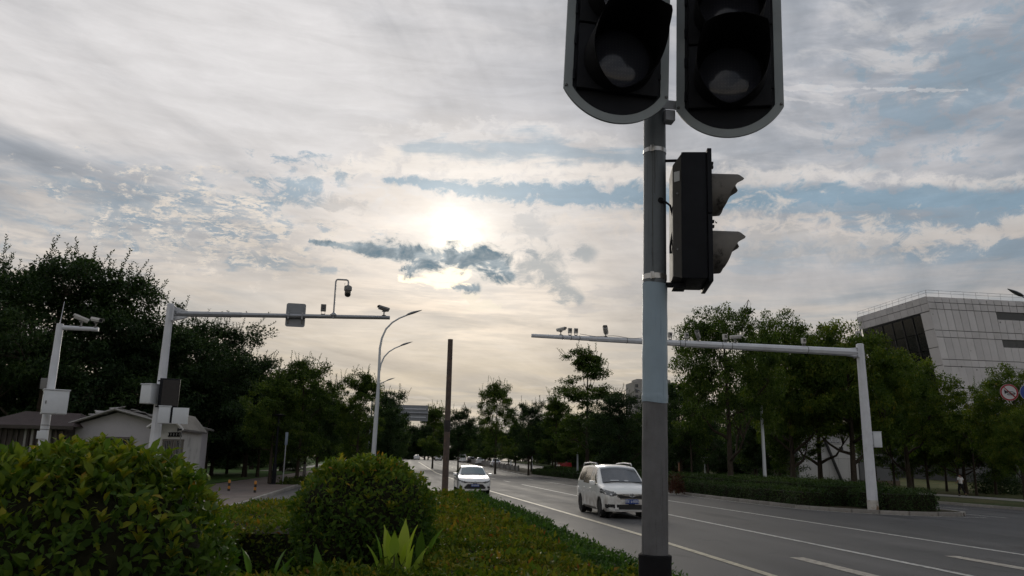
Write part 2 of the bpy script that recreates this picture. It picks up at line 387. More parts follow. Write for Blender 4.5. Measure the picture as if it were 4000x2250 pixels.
# leaf templates: (verts, faces), length 1 along +Y, width 1 across X, face up +Z
LEAF4 = (np.array([(0, 0, 0), (0.5, 0.42, 0.10), (0, 1, -0.10), (-0.5, 0.42, 0.10)], float), [(0, 1, 2, 3)])
LEAF8 = (np.array([(0, 0, 0), (0.40, 0.28, 0.09), (0.46, 0.60, 0.07), (0, 1.0, -0.16), (-0.46, 0.60, 0.07), (-0.40, 0.28, 0.09), (0, 0.28, 0.0), (0, 0.62, -0.02)], float),
         [(0, 1, 6), (0, 6, 5), (1, 2, 7, 6), (5, 6, 7, 4), (2, 3, 7), (7, 3, 4)])
def frames(dirs, ups):
    d = dirs / np.linalg.norm(dirs, axis=1, keepdims=True)
    x = np.cross(d, ups); x /= np.maximum(np.linalg.norm(x, axis=1, keepdims=True), 1e-6); z = np.cross(x, d)
    return x, d, z
def leaves(pos, dirs, ups, length, width, tmpl):
    """Arrays of leaf blades; returns verts, flat face indices, face sizes, verts per leaf."""
    tv, tf = tmpl; n = len(pos); k = len(tv)
    x, d, z = frames(dirs, ups)
    L = np.broadcast_to(np.asarray(length, float), (n,))[:, None, None]; W = np.broadcast_to(np.asarray(width, float), (n,))[:, None, None]
    v = pos[:, None, :] + x[:, None, :] * tv[None, :, 0:1] * W + d[:, None, :] * tv[None, :, 1:2] * L + z[:, None, :] * tv[None, :, 2:3] * L
    flat = np.concatenate([np.array(f) for f in tf]); sz = np.array([len(f) for f in tf])
    fl = (flat[None, :] + (np.arange(n) * k)[:, None]).reshape(-1)
    return v.reshape(-1, 3), fl, np.tile(sz, n), k
def rand_unit(n, r=rng):
    v = r.normal(size=(n, 3)); return v / np.linalg.norm(v, axis=1, keepdims=True)

# ------------------------------------------------------------------ materials
M_GREY = mat('grey_pole_paint', (0.135, 0.152, 0.162), 0.5, 0.0, 0.14, 9, 0.08, 60, spec=0.3, vert=0.5, c2=(0.085, 0.095, 0.10), mix2=(0.5, 0.75), s2=2.2)
M_GREYLOW = mat('dull_grey_pole_paint', (0.135, 0.134, 0.137), 0.65, 0.0, 0.16, 9, 0.12, 60, spec=0.2, vert=0.55, c2=(0.10, 0.097, 0.096), mix2=(0.45, 0.7), s2=3.0)
M_FILM = mat('white_plastic_film', (0.28, 0.36, 0.42), 0.42, 0.0, 0.06, 5, 0.16, 14, spec=0.3, vert=0.22)
M_BLACK = mat('black_plastic', (0.009, 0.010, 0.013), 0.55, 0.0, 0.25, 12, 0.05, 90, spec=0.15)
M_BLACKM = mat('matt_black_plastic', (0.007, 0.007, 0.008), 0.8, 0.0, 0.3, 12, spec=0.1)
M_RUBBER = mat('black_rubber_sleeve', (0.012, 0.012, 0.013), 0.85, 0.0, 0.3, 14, 0.2, 50, spec=0.12)
M_BORDER = mat('reflective_white_border', (0.27, 0.30, 0.305), 0.5, 0.0, 0.10, 7, 0.03, 60, spec=0.3, c2=(0.215, 0.23, 0.225), mix2=(0.55, 0.8), s2=5)
M_STEEL = mat('stainless_strap', (0.48, 0.47, 0.45), 0.32, 0.9, 0.2, 18)
M_SCREW = mat('dark_screw_steel', (0.12, 0.12, 0.12), 0.35, 0.9)
M_VISOR = mat('weathered_grey_visor', (0.155, 0.145, 0.130), 0.65, 0.0, 0.2, 8, 0.1, 40, c2=(0.030, 0.027, 0.024), mix2=(0.52, 0.66), s2=11.0, spec=0.25)
M_BACKBOX = mat('brown_grey_housing', (0.060, 0.057, 0.052), 0.65, 0.0, 0.15, 9, spec=0.2)
M_WHITEP = mat('white_mast_paint', (0.60, 0.62, 0.66), 0.42, 0.0, 0.10, 3, 0.04, 40, c2=(0.50, 0.51, 0.53), mix2=(0.5, 0.8), s2=1.6)
M_WHITEBOX = mat('white_cabinet_paint', (0.62, 0.65, 0.68), 0.45, 0.0, 0.08, 5, c2=(0.50, 0.52, 0.54), mix2=(0.5, 0.8), s2=2.5)
M_GALV = mat('galvanised_steel', (0.33, 0.34, 0.36), 0.45, 0.55, 0.15, 9)
M_SIGNBACK = mat('aluminium_sign_back', (0.24, 0.255, 0.275), 0.5, 0.3, 0.12, 6)
M_CAMBODY = mat('camera_housing', (0.50, 0.49, 0.46), 0.5, 0.0, 0.12, 10)
M_CAMGREY = mat('grey_camera_housing', (0.17, 0.17, 0.165), 0.5, 0.1, 0.12, 10)
M_LENSDK = mat('dark_lens_glass', (0.012, 0.013, 0.016), 0.12, 0.0, 0.1, 5, spec=0.8)
M_LAMP = mat('lamp_pole_paint', (0.52, 0.55, 0.58), 0.42, 0.1, 0.10, 3)
M_LAMPHEAD = mat('lamp_head_alloy', (0.20, 0.21, 0.225), 0.45, 0.4, 0.1, 6)
M_RUST = mat('rusty_brown_paint', (0.085, 0.062, 0.052), 0.75, 0.0, 0.3, 8, 0.2, 40, c2=(0.14, 0.085, 0.055), mix2=(0.5, 0.72), s2=3.5)
M_TRUNK = mat('bark', (0.050, 0.040, 0.030), 0.9, 0.0, 0.4, 9, 0.6, 18, spec=0.2)
M_TRUNKW = mat('limewashed_bark', (0.22, 0.21, 0.19), 0.9, 0.0, 0.3, 9, 0.5, 18, spec=0.2)
M_STEM = mat('green_brown_stem', (0.055, 0.05, 0.02), 0.8, 0.0, 0.3, 12)
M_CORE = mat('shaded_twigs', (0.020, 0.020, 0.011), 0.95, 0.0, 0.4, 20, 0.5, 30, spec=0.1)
M_KERB = mat('granite_kerb', (0.24, 0.225, 0.205), 0.8, 0.0, 0.22, 7, 0.3, 60, c2=(0.15, 0.13, 0.11), mix2=(0.5, 0.72), s2=2.5, obj_var=0.35)
L_TREE = leaf_mat('tree_leaf', [(0, (0.0216, 0.0423, 0.0097)), (0.45, (0.0513, 0.0873, 0.0162)), (0.8, (0.0972, 0.1390, 0.0216)), (1, (0.1553, 0.1720, 0.0259))], 0.55, 0.30)
L_LIGHT = leaf_mat('light_tree_leaf', [(0, (0.0296, 0.0565, 0.0110)), (0.5, (0.0739, 0.1150, 0.0165)), (0.85, (0.1435, 0.1609, 0.0184)), (1, (0.2434, 0.1658, 0.0184))], 0.55, 0.34)
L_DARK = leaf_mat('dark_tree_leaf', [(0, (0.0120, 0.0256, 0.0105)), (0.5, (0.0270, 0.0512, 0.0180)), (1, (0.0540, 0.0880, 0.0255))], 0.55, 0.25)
L_BUSH = leaf_mat('bush_leaf', [(0, (0.0253, 0.0586, 0.0101)), (0.35, (0.0607, 0.1083, 0.0121)), (0.68, (0.1456, 0.1758, 0.0162)), (0.9, (0.2403, 0.1975, 0.0202)), (1, (0.3036, 0.1274, 0.0222))], 0.6, 0.32, 0.14)
L_HEDGE = leaf_mat('hedge_leaf', [(0, (0.0265, 0.0617, 0.0093)), (0.4, (0.0640, 0.0988, 0.0112)), (0.7, (0.1380, 0.1383, 0.0150)), (0.88, (0.2208, 0.1420, 0.0206)), (1, (0.1546, 0.0432, 0.0168))], 0.62, 0.30, 0.10)
L_BOX = leaf_mat('clipped_hedge_leaf', [(0, (0.0168, 0.0375, 0.0120)), (0.6, (0.0360, 0.0650, 0.0168)), (1, (0.0696, 0.1000, 0.0216))], 0.55, 0.22)
L_GREENH = leaf_mat('green_border_leaf', [(0, (0.0228, 0.0530, 0.0130)), (0.5, (0.0456, 0.0939, 0.0216)), (0.9, (0.0855, 0.1381, 0.0259)), (1, (0.1368, 0.1326, 0.0216))], 0.62, 0.30, 0.10)
L_RED = leaf_mat('red_shrub_leaf', [(0, (0.0360, 0.0112, 0.0080)), (0.6, (0.0720, 0.0245, 0.0144)), (1, (0.0600, 0.0420, 0.0160))], 0.5, 0.25)
L_CANNA = leaf_mat('canna_leaf', [(0, (0.0396, 0.0950, 0.0198)), (0.5, (0.1188, 0.2178, 0.0275)), (1, (0.3564, 0.4356, 0.0605))], 0.38, 0.38)
L_GRASS = leaf_mat('grass_blade', [(0, (0.030, 0.055, 0.012)), (0.6, (0.060, 0.085, 0.016)), (1, (0.12, 0.11, 0.03))], 0.6, 0.3)

# ------------------------------------------------------------------ ground, roads, pavements
def asphalt():
    m = bpy.data.materials.new('asphalt'); m.use_nodes = True; t = m.node_tree; b = t.nodes['Principled BSDF']
    tc = t.nodes.new('ShaderNodeTexCoord'); v = S(tc.outputs['Object'], t)
    sp = t.nodes.new('ShaderNodeSeparateXYZ'); t.links.new(v.k, sp.inputs[0]); x, y = S(sp.outputs[0], t), S(sp.outputs[1], t)
    big = noise(v, 0.16, 5, 0.6); track = noise(comb(x * 0.95, y * 0.018, 0.0, t), 1.0, 4, 0.55); mid = noise(comb(x, y * 0.35, 0.0, t), 0.8, 6, 0.65)
    fine = noise(v, 26, 4, 0.7); grit = noise(v, 120, 2, 0.6)
    k = (big - 0.5) * 0.7 + (track - 0.5) * 1.7 + (mid - 0.5) * 0.9 + (fine - 0.5) * 0.5 + (grit - 0.5) * 0.45 + 1.0
    c = mixc(k.clamp() * 0.0 + 1.0, (0.074, 0.072, 0.072), comb(k, k, k, t), 'MULTIPLY')
    pt = noise(comb(x * 0.5, y * 0.12, 3.0, t), 0.6, 3, 0.5).step(0.58, 0.60)      # newer dark repairs
    c = mixc(pt * 0.7, c, (0.040, 0.039, 0.040))
    oil = noise(comb(x * 1.4, y * 0.5, 9.0, t), 1.1, 4, 0.6).step(0.62, 0.72)
    c = mixc(oil * 0.4, c, (0.030, 0.028, 0.027))
    cr = t.nodes.new('ShaderNodeTexVoronoi'); cr.feature = 'DISTANCE_TO_EDGE'; cr.inputs['Scale'].default_value = 0.22
    wv = comb(x + (noise(v, 1.2, 4) - 0.5) * 1.6, y * 0.6 + (noise(v, 1.3, 4) - 0.5) * 1.6, 0.0, t); t.links.new(wv.k, cr.inputs['Vector'])
    crack = S(cr.outputs['Distance'], t).step(0.010, 0.0) * noise(v, 0.4, 2).step(0.5, 0.6)
    c = mixc(crack * 0.55, c, (0.022, 0.021, 0.02))
    t.links.new(c.k, b.inputs['Base Color'])
    r = (track - 0.5) * 0.35 + (mid - 0.5) * 0.3 + 0.74
    t.links.new(r.clamp().k, b.inputs['Roughness']); b.inputs['Specular IOR Level'].default_value = 0.22
    bn = t.nodes.new('ShaderNodeBump'); bn.inputs['Strength'].default_value = 0.25; bn.inputs['Distance'].default_value = 0.006
    t.links.new((grit + fine).k, bn.inputs['Height']); t.links.new(bn.outputs[0], b.inputs['Normal'])
    MATS['asphalt'] = m; return m
M_ASPH = asphalt()
M_GRASS = mat('grass_ground', (0.040, 0.058, 0.016), 0.95, 0, 0.35, 0.9, 0.6, 25, c2=(0.085, 0.075, 0.028), mix2=(0.45, 0.68), s2=0.25, spec=0.15)
M_LAWN = mat('mown_lawn', (0.055, 0.105, 0.022), 0.95, 0, 0.3, 1.4, 0.6, 25, c2=(0.085, 0.085, 0.026), mix2=(0.5, 0.75), s2=0.3, spec=0.15)
M_LAWN2 = mat('dry_lawn', (0.052, 0.066, 0.018), 0.95, 0, 0.3, 1.4, 0.6, 25, c2=(0.10, 0.085, 0.028), mix2=(0.42, 0.66), s2=0.35, spec=0.15)
M_SOIL = mat('bare_soil', (0.060, 0.045, 0.032), 0.95, 0, 0.35, 3, 0.6, 20, c2=(0.035, 0.040, 0.016), mix2=(0.45, 0.6), s2=2.0, spec=0.15)
M_PAVE = mat('pavement_blocks', (0.150, 0.118, 0.105), 0.85, 0, 0.2, 1.5, 0.25, 30, c2=(0.100, 0.088, 0.080), mix2=(0.45, 0.7), s2=0.5, spec=0.25)
M_PATH = mat('pale_concrete_path', (0.34, 0.325, 0.30), 0.85, 0, 0.2, 1.5, 0.15, 40, c2=(0.25, 0.235, 0.21), mix2=(0.5, 0.7), s2=0.7, spec=0.25)
M_PAINT = mat('worn_white_paint', (0.46, 0.45, 0.42), 0.6, 0, 0.25, 3, 0.1, 80, c2=(0.15, 0.145, 0.14), mix2=(0.47, 0.66), s2=7.0)
M_PAINTY = mat('worn_cream_paint', (0.40, 0.355, 0.25), 0.6, 0, 0.25, 3, 0.1, 80, c2=(0.16, 0.14, 0.11), mix2=(0.47, 0.68), s2=7.0)
M_PAINTA = mat('worn_arrow_paint', (0.36, 0.325, 0.27), 0.6, 0, 0.25, 3, 0.1, 80, c2=(0.16, 0.14, 0.12), mix2=(0.46, 0.66), s2=8.0)

def grid_mesh(name, xs, ys, keep, zoff, m):
    xs, ys = np.asarray(xs, float), np.asarray(ys, float)
    X, Y = np.meshgrid(xs, ys, indexing='ij'); Z = gz(X, Y) + zoff
    v = np.stack([X, Y, Z], -1).reshape(-1, 3); ny = len(ys)
    i, j = np.meshgrid(np.arange(len(xs) - 1), np.arange(ny - 1), indexing='ij')
    cx, cy = (xs[:-1] + xs[1:])[i] / 2, (ys[:-1] + ys[1:])[j] / 2
    k = keep(cx, cy); i, j = i[k], j[k]
    q = np.stack([i * ny + j, (i + 1) * ny + j, (i + 1) * ny + j + 1, i * ny + j + 1], -1)
    return np_mesh(name, v, q, material=m, smooth=True)
yy = np.concatenate([np.arange(-60, 160, 4.0), np.arange(160, 1400, 40.0)])
xx = np.concatenate([np.arange(-1400, -40, 40.0), np.arange(-40, 80, 4.0), np.arange(80, 1400, 40.0)])
tag(obj_from('ground', grid_mesh('ground', xx, np.concatenate([[-1400, -700, -300], yy]), lambda a, b: a == a, -0.06, M_GRASS)), kind='structure')
road = tag(obj_from('road', grid_mesh('road', np.arange(-90, 140.1, 2.0), np.concatenate([np.arange(-60, 30, 5.0), np.arange(30, 440.1, 5.0)]),
           lambda a, b: ((b < 33) | ((a > -8) & (a < 32))), 0.0, M_ASPH)), kind='structure')

def slab(name, outline, zoff, m, depth=0.3, step=2.5):
    """Raised flat area with the given outline (list of x, y), following the land."""
    bm = bmesh.new(); vs = [bm.verts.new((x, y, 0)) for x, y in outline]; bm.faces.new(vs)
    ymin, ymax = min(p[1] for p in outline), max(p[1] for p in outline)
    for yc in np.arange(math.ceil(ymin / step) * step, ymax, step if ymax - ymin < 120 else 6.0):
        bmesh.ops.bisect_plane(bm, geom=bm.verts[:] + bm.edges[:] + bm.faces[:], plane_co=(0, yc, 0), plane_no=(0, 1, 0))
    xmin, xmax = min(p[0] for p in outline), max(p[0] for p in outline)
    for xc in np.arange(math.ceil(xmin / 4) * 4, xmax, 4.0):
        bmesh.ops.bisect_plane(bm, geom=bm.verts[:] + bm.edges[:] + bm.faces[:], plane_co=(xc, 0, 0), plane_no=(1, 0, 0))
    ex = bmesh.ops.extrude_face_region(bm, geom=bm.faces[:])
    top = {q for q in ex['geom'] if isinstance(q, bmesh.types.BMVert)}
    for q in bm.verts: q.co.z = gzf(q.co.x, q.co.y) + (zoff if q in top else zoff - depth)
    bmesh.ops.recalc_face_normals(bm, faces=bm.faces[:])
    me = bpy.data.meshes.new(name); bm.to_mesh(me); bm.free(); me.materials.append(m)
    return tag(obj_from(name, me), kind='structure')
def resample(pts, step):
    pts = [Vector((p[0], p[1])) for p in pts]; out = [pts[0]]; need = step
    for a, b in zip(pts, pts[1:]):
        L = (b - a).length; d = need
        while d <= L: out.append(a.lerp(b, d / L)); d += step
        need = d - L
    return out
def kerb(parent, pts, step=1.0, w=0.14, h=0.15, lift=0.0):
    ps = resample(pts, step); base = MB().box((0, 0, 0), (step - 0.012, w, 0.34), ch=0.012)
    me = None
    for a, b in zip(ps, ps[1:]):
        c = (a + b) / 2; d = b - a
        if me is None:
            o = base.build('kerb_stone', M_KERB, parent); me = o.data
        else: o = obj_from('kerb_stone', me, parent)
        s = random.uniform(-0.004, 0.004)
        o.location = (c.x, c.y, gzf(c.x, c.y) + h - 0.17 + lift + s)
        o.rotation_euler = (0, -math.atan2(gzf(b.x, b.y) - gzf(a.x, a.y), d.length), math.atan2(d.y, d.x) + random.uniform(-.004, .004))
        o.scale = (d.length / step, 1, 1)
random.seed(3)
# median between the two carriageways
MED = [(16.4, 110), (16.4, 50), (16.5, 40), (16.72, 33), (17.0, 30.8), (17.6, 29.3), (18.6, 28.3), (19.8, 27.65), (20.7, 27.5), (21.5, 27.75), (22.0, 28.6), (22.15, 30), (22.2, 45), (22.2, 110)]
median = slab('median_bed', [(p[0] + (0.1 if i < 5 else -0.1 if i > 9 else 0), p[1] + (0.1 if 4 < i < 10 else 0)) for i, p in enumerate(MED)] + [(22.1, 420), (16.5, 420)], 0.12, M_SOIL)
kerb(median, [(16.4, 150)] + MED[1:] )
# separator with the clipped hedges, and its continuation as a planted strip
SEP = [(-3.4, 30), (-3.4, 8), (-3.1, 6.2), (-2.2, 5.6), (1.6, 5.6), (2.6, 6.2), (2.95, 8), (2.95, 24), (2.4, 26.5), (1.6, 28), (1.2, 30)]
separator = slab('planted_separator', SEP + [(1.0, 420), (-3.4, 420)], 0.12, M_SOIL)
kerb(separator, [(-3.45, 60), (-3.45, 8), (-3.15, 6.1), (-2.2, 5.5), (1.6, 5.5), (2.7, 6.1), (3.05, 8), (3.05, 24), (2.5, 26.6), (1.7, 28.1), (1.3, 30), (1.1, 60)], step=1.5)
# left pavement and park lawn
pavement = slab('pavement', [(-10.6, 16), (-7.5, 16), (-6.1, 17), (-5.62, 19), (-5.62, 30), (-6.1, 50), (-6.4, 420), (-10.6, 420)], 0.14, M_PAVE)
kerb(pavement, [(-30, 15.9), (-7.5, 15.9), (-6.0, 16.9), (-5.5, 19), (-5.5, 30), (-6.0, 50), (-6.25, 110)])
slab('park_lawn', [(-10.75, 16.2), (-10.75, 420), (-140, 420), (-140, 16.2)], 0.17, M_LAWN)
slab('park_path', [(-15.5, 90), (-14.0, 90), (-12.4, 120), (-11.6, 170), (-11.4, 300), (-13.0, 300), (-13.2, 170), (-14.0, 120)], 0.19, M_PATH, depth=0.1)
# far side of the second carriageway
verge = slab('verge', [(31.0, 420), (31.0, 40), (31.6, 36), (33.5, 33.2), (41.2, 33.2), (41.2, 420)], 0.13, M_GRASS)
kerb(verge, [(30.9, 110), (30.9, 40), (31.5, 35.9), (33.4, 33.1), (60, 33.0)])
slab('footpath', [(41.35, 420), (41.35, 33.3), (44.3, 33.3), (44.3, 420)], 0.14, M_PATH)
slab('lawn', [(44.4, 420), (44.4, 33.4), (160, 33.4), (160, 420)], 0.16, M_LAWN2)
slab('garden_path', [(24.5, 95), (60, 88), (60, 91), (24.5, 98)], 0.21, M_PATH, depth=0.4)

def strip(name, pts, w, m, z=0.004, step=3.0, dash=None):
    """Painted line along a polyline on the road."""
    ps = resample(pts, step if dash is None else 0.5); segs = [ps]
    if dash:
        on, per = int(dash[0] / 0.5), int((dash[0] + dash[1]) / 0.5); segs = [ps[i:i + on + 1] for i in range(0, len(ps) - on, per)]
    for sgm in segs:
        vs, fs = [], []
        for i, p in enumerate(sgm):
            d = (sgm[min(i + 1, len(sgm) - 1)] - sgm[max(i - 1, 0)]).normalized(); nrm = Vector((-d.y, d.x)) * w / 2
            for q in (p + nrm, p - nrm): vs.append((q.x, q.y, gzf(q.x, q.y) + z))
            if i: fs.append((2 * i - 2, 2 * i - 1, 2 * i + 1, 2 * i))
        me = bpy.data.meshes.new(name); me.from_pydata(vs, [], fs); me.materials.append(m); obj_from(name, me, road)
strip('edge_line', [(6.1, 4), (6.07, 20), (5.75, 32), (5.35, 46), (5.0, 80), (4.7, 200)], 0.17, M_PAINTY, z=0.008)
strip('lane_line', [(9.62, 6), (9.45, 30), (9.35, 60)], 0.15, M_PAINT, z=0.008)
strip('lane_line', [(13.25, 6), (13.05, 30), (12.9, 70)], 0.15, M_PAINT, z=0.008)
strip('lane_dash', [(9.3, 66), (9.0, 240)], 0.15, M_PAINT, z=0.012, dash=(4, 6))
strip('lane_dash', [(12.85, 75), (12.6, 240)], 0.15, M_PAINT, z=0.012, dash=(4, 6))
off = [(p[0] - 0.32 if i < 5 else p[0], p[1] - 0.34 if 4 < i < 9 else p[1]) for i, p in enumerate(MED[:9])]
strip('edge_line', [(16.1, 200)] + off[1:] + [(21.6, 27.0), (22.6, 27.0)], 0.13, M_PAINT, z=0.008, step=1.0)
strip('edge_line', [(22.6, 27.0), (22.45, 28.3), (22.5, 33), (22.5, 200)], 0.13, M_PAINT, z=0.010, step=1.0)
strip('edge_line', [(30.6, 200), (30.6, 41), (31.0, 37)], 0.13, M_PAINT, z=0.008)
strip('lane_dash', [(26.5, 34), (26.5, 220)], 0.15, M_PAINT, z=0.008, dash=(4, 6))
for xa, y1 in ((7.80, 14.9), (11.33, 15.2)):      # lane arrows: the far end of each shaft is in view
    arrow = MB().add([(xa - 0.16, y1, 0.008), (xa + 0.13, y1 - 0.02, 0.008), (xa + 0.15, 8.6, 0.008), (xa + 0.45, 8.6, 0.008), (xa, 6.4, 0.008), (xa - 0.45, 8.6, 0.008), (xa - 0.15, 8.6, 0.008)], [(0, 1, 2, 3, 4, 5, 6)])
    arrow.build('lane_arrow', M_PAINTA, road, smooth=0)

# ------------------------------------------------------------------ vegetation
def tree_meshes(key, seed, H=10.0, trunk=2.6, rx=3.2, shape='round', ncl=150, per=110, leaf=0.17, cl=0.62, sprigs=40, lm=None, r0=0.17, drop=0.0, lean=0.0, tilt=0.5):
    """A trunk-and-limbs mesh and a crown mesh made of leaf blades."""
    r = np.random.default_rng(seed); cz0, cz1 = trunk, H; ch = cz1 - cz0
    def prof(t):                                       # crown half-width at relative height t
        if shape == 'round': return np.sqrt(np.clip(1 - ((t - 0.45) / 0.58) ** 2, 0.02, 1))
        if shape == 'spread': return np.clip(np.sqrt(np.clip(1 - ((t - 0.55) / 0.5) ** 2, 0.02, 1)), 0.05, 1)
        if shape == 'column': return np.clip(1.05 - 0.75 * t, 0.1, 1) * np.clip(t * 4 + 0.35, 0, 1)
        if shape == 'low': return np.sqrt(np.clip(1 - ((t - 0.25) / 0.78) ** 2, 0.02, 1))
        return 1.0
    nl = 9 if shape != 'column' else 7
    th = np.arange(nl) * 2.399 + r.uniform(0, 6); tt = np.clip(np.linspace(0.12, 0.92, nl) + r.normal(0, 0.05, nl), 0.08, 0.95)
    lr = prof(tt) * rx * r.uniform(0.45, 0.72, nl)
    lob = np.stack([np.cos(th) * lr, np.sin(th) * lr, cz0 + tt * ch], -1); lrad = rx * r.uniform(0.42, 0.62, nl)
    lob = np.vstack([lob, [[0, 0, cz0 + 0.86 * ch]]]); lrad = np.append(lrad, rx * 0.42)
    cen = []
    if shape == 'dome':                                # one full rounded crown with lumps
        u = rand_unit(ncl * 2, r); u = u[u[:, 2] > -0.75][:ncl]; ncl = len(u)
        lum = 1 + 0.13 * np.sin(u[:, 0] * 4.2 + seed) * np.cos(u[:, 1] * 3.7 + u[:, 2] * 3.1) + 0.07 * np.sin(u[:, 0] * 9 + u[:, 2] * 11 + seed)
        cen = list(u * (r.uniform(0.12, 1.0, ncl) ** 0.36 * lum)[:, None] * np.array([rx * 0.93, rx * 0.93, ch * 0.47]) + [0, 0, cz0 + ch * 0.5])
    while len(cen) < ncl:
        k = r.integers(len(lob)); d = rand_unit(1, r)[0]; rad = lrad[k] * r.uniform(0.35, 1.06) ** 0.6
        p = lob[k] + d * rad * np.array([1, 1, 0.8])
        t = (p[2] - cz0) / ch
        if t < -0.06 - drop or t > 1.0: continue
        cen.append(p)
    cen = np.array(cen)
    # leaves
    n = ncl * per
    ci = np.repeat(np.arange(ncl), per); crad = cl * r.uniform(0.6, 1.35, ncl)
    dd = rand_unit(n, r) * (r.uniform(0, 1, n) ** 0.45)[:, None]
    pos = cen[ci] + dd * crad[ci][:, None] * np.array([1, 1, 0.62])
    axis = np.array([0, 0, cz0 + 0.4 * ch]); out = pos - axis; out /= np.linalg.norm(out, axis=1, keepdims=True)
    dirs = rand_unit(n, r) * 0.9 + out * 0.55 + np.array([0, 0, -0.25]); ups = rand_unit(n, r) * 0.8 + np.array([0, 0, 1.0]) * tilt + out * 0.4
    L = leaf * r.uniform(0.6, 1.3, n); W = L * r.uniform(0.42, 0.62, n)
    ctint = r.uniform(0, 1, ncl)
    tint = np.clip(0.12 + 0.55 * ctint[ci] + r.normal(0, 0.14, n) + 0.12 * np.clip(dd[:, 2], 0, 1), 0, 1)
    V, FL, SZ, k = leaves(pos, dirs, ups, L, W, LEAF4)
    VS, FS, SS, TS = [V], [FL], [SZ], [np.repeat(tint, k)]; off = len(V)
    # upright sprigs breaking the outline
    twigs = MB()
    top = cen[np.argsort(-(cen[:, 2] + 0.35 * np.linalg.norm(cen[:, :2], axis=1)))][:max(sprigs, 1)]
    if sprigs:
        sp_pos, sp_dir = [], []
        for c in top:
            d = np.array([c[0] * 0.12, c[1] * 0.12, 1.0]) + r.normal(0, 0.28, 3); d /= np.linalg.norm(d); ln = r.uniform(0.5, 1.35) * cl * 1.5
            b0 = c + r.normal(0, 0.25, 3); e = b0 + d * ln
            twigs.tube([b0, (b0 + e) / 2 + r.normal(0, 0.03, 3), e], [0.012, 0.009, 0.004], 4, cap=False)
            m = int(ln / 0.055)
            for q in range(m):
                u = (q + 0.5) / m; sp_pos.append(b0 + d * ln * u); a = q * 2.4
                sp_dir.append(d * 0.8 + np.array([math.cos(a), math.sin(a), 0.1]) * 0.9)
        sp_pos, sp_dir = np.array(sp_pos), np.array(sp_dir)
        V, FL, SZ, k = leaves(sp_pos, sp_dir, rand_unit(len(sp_pos), r) + [0, 0, 1], leaf * r.uniform(0.55, 0.95, len(sp_pos)), leaf * 0.42, LEAF4)
        VS.append(V); FS.append(FL + off); SS.append(SZ); TS.append(np.repeat(np.clip(0.5 + r.normal(0, 0.15, len(sp_pos)), 0, 1), k)); off += len(V)
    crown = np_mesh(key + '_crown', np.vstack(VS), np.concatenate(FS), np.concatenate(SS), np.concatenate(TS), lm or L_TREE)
    # trunk and limbs
    tb = MB(); nseg = 8
    def axp(u): return np.array([math.sin(u * 3 + seed) * 0.16 * u * rx * 0.3 + lean * u, math.cos(u * 2.3 + seed) * 0.14 * u * rx * 0.3, u * H * 0.86])
    tb.tube([axp(0) - [0, 0, 0.15]] + [axp(i / nseg) for i in range(nseg + 1)], [r0 * 1.45] + [r0 * (1.18 if i == 0 else 1.0) * (1 - 0.88 * i / nseg) + 0.012 for i in range(nseg + 1)], 8)
    for li in range(len(lob) - 1):
        tgt = lob[li]; u0 = np.clip((tgt[2] - 0.55 * np.linalg.norm(tgt[:2]) - 0.3) / (H * 0.86), trunk * 0.72 / H, 0.8)
        a = axp(u0); rr = max(r0 * (1 - 0.85 * u0) * 0.62, 0.02); mid = (a + tgt) / 2 + np.array([0, 0, -0.12 * np.linalg.norm(tgt - a)]) + r.normal(0, 0.1, 3)
        tb.tube([a, (a + mid) / 2 + r.normal(0, .05, 3), mid, (mid + tgt) / 2 + r.normal(0, .06, 3), tgt], [rr, rr * 0.85, rr * 0.68, rr * 0.5, rr * 0.35], 6)
        near = cen[np.argsort(np.linalg.norm(cen - tgt, axis=1))][1:9]
        for q in near[::1]:
            s = (mid + tgt) / 2 if r.random() < 0.5 else tgt
            tb.tube([s, (s + q) / 2 + r.normal(0, 0.1, 3), q], [rr * 0.36, rr * 0.24, 0.010], 5, cap=False)
    k0 = len(tb.v); tb.v += twigs.v; tb.f += [tuple(i + k0 for i in f) for f in twigs.f]
    me = bpy.data.meshes.new(key + '_trunk'); me.from_pydata(tb.v, [], tb.f); me.shade_smooth(); me.materials.append(M_TRUNK)
    return me, crown, H, rx

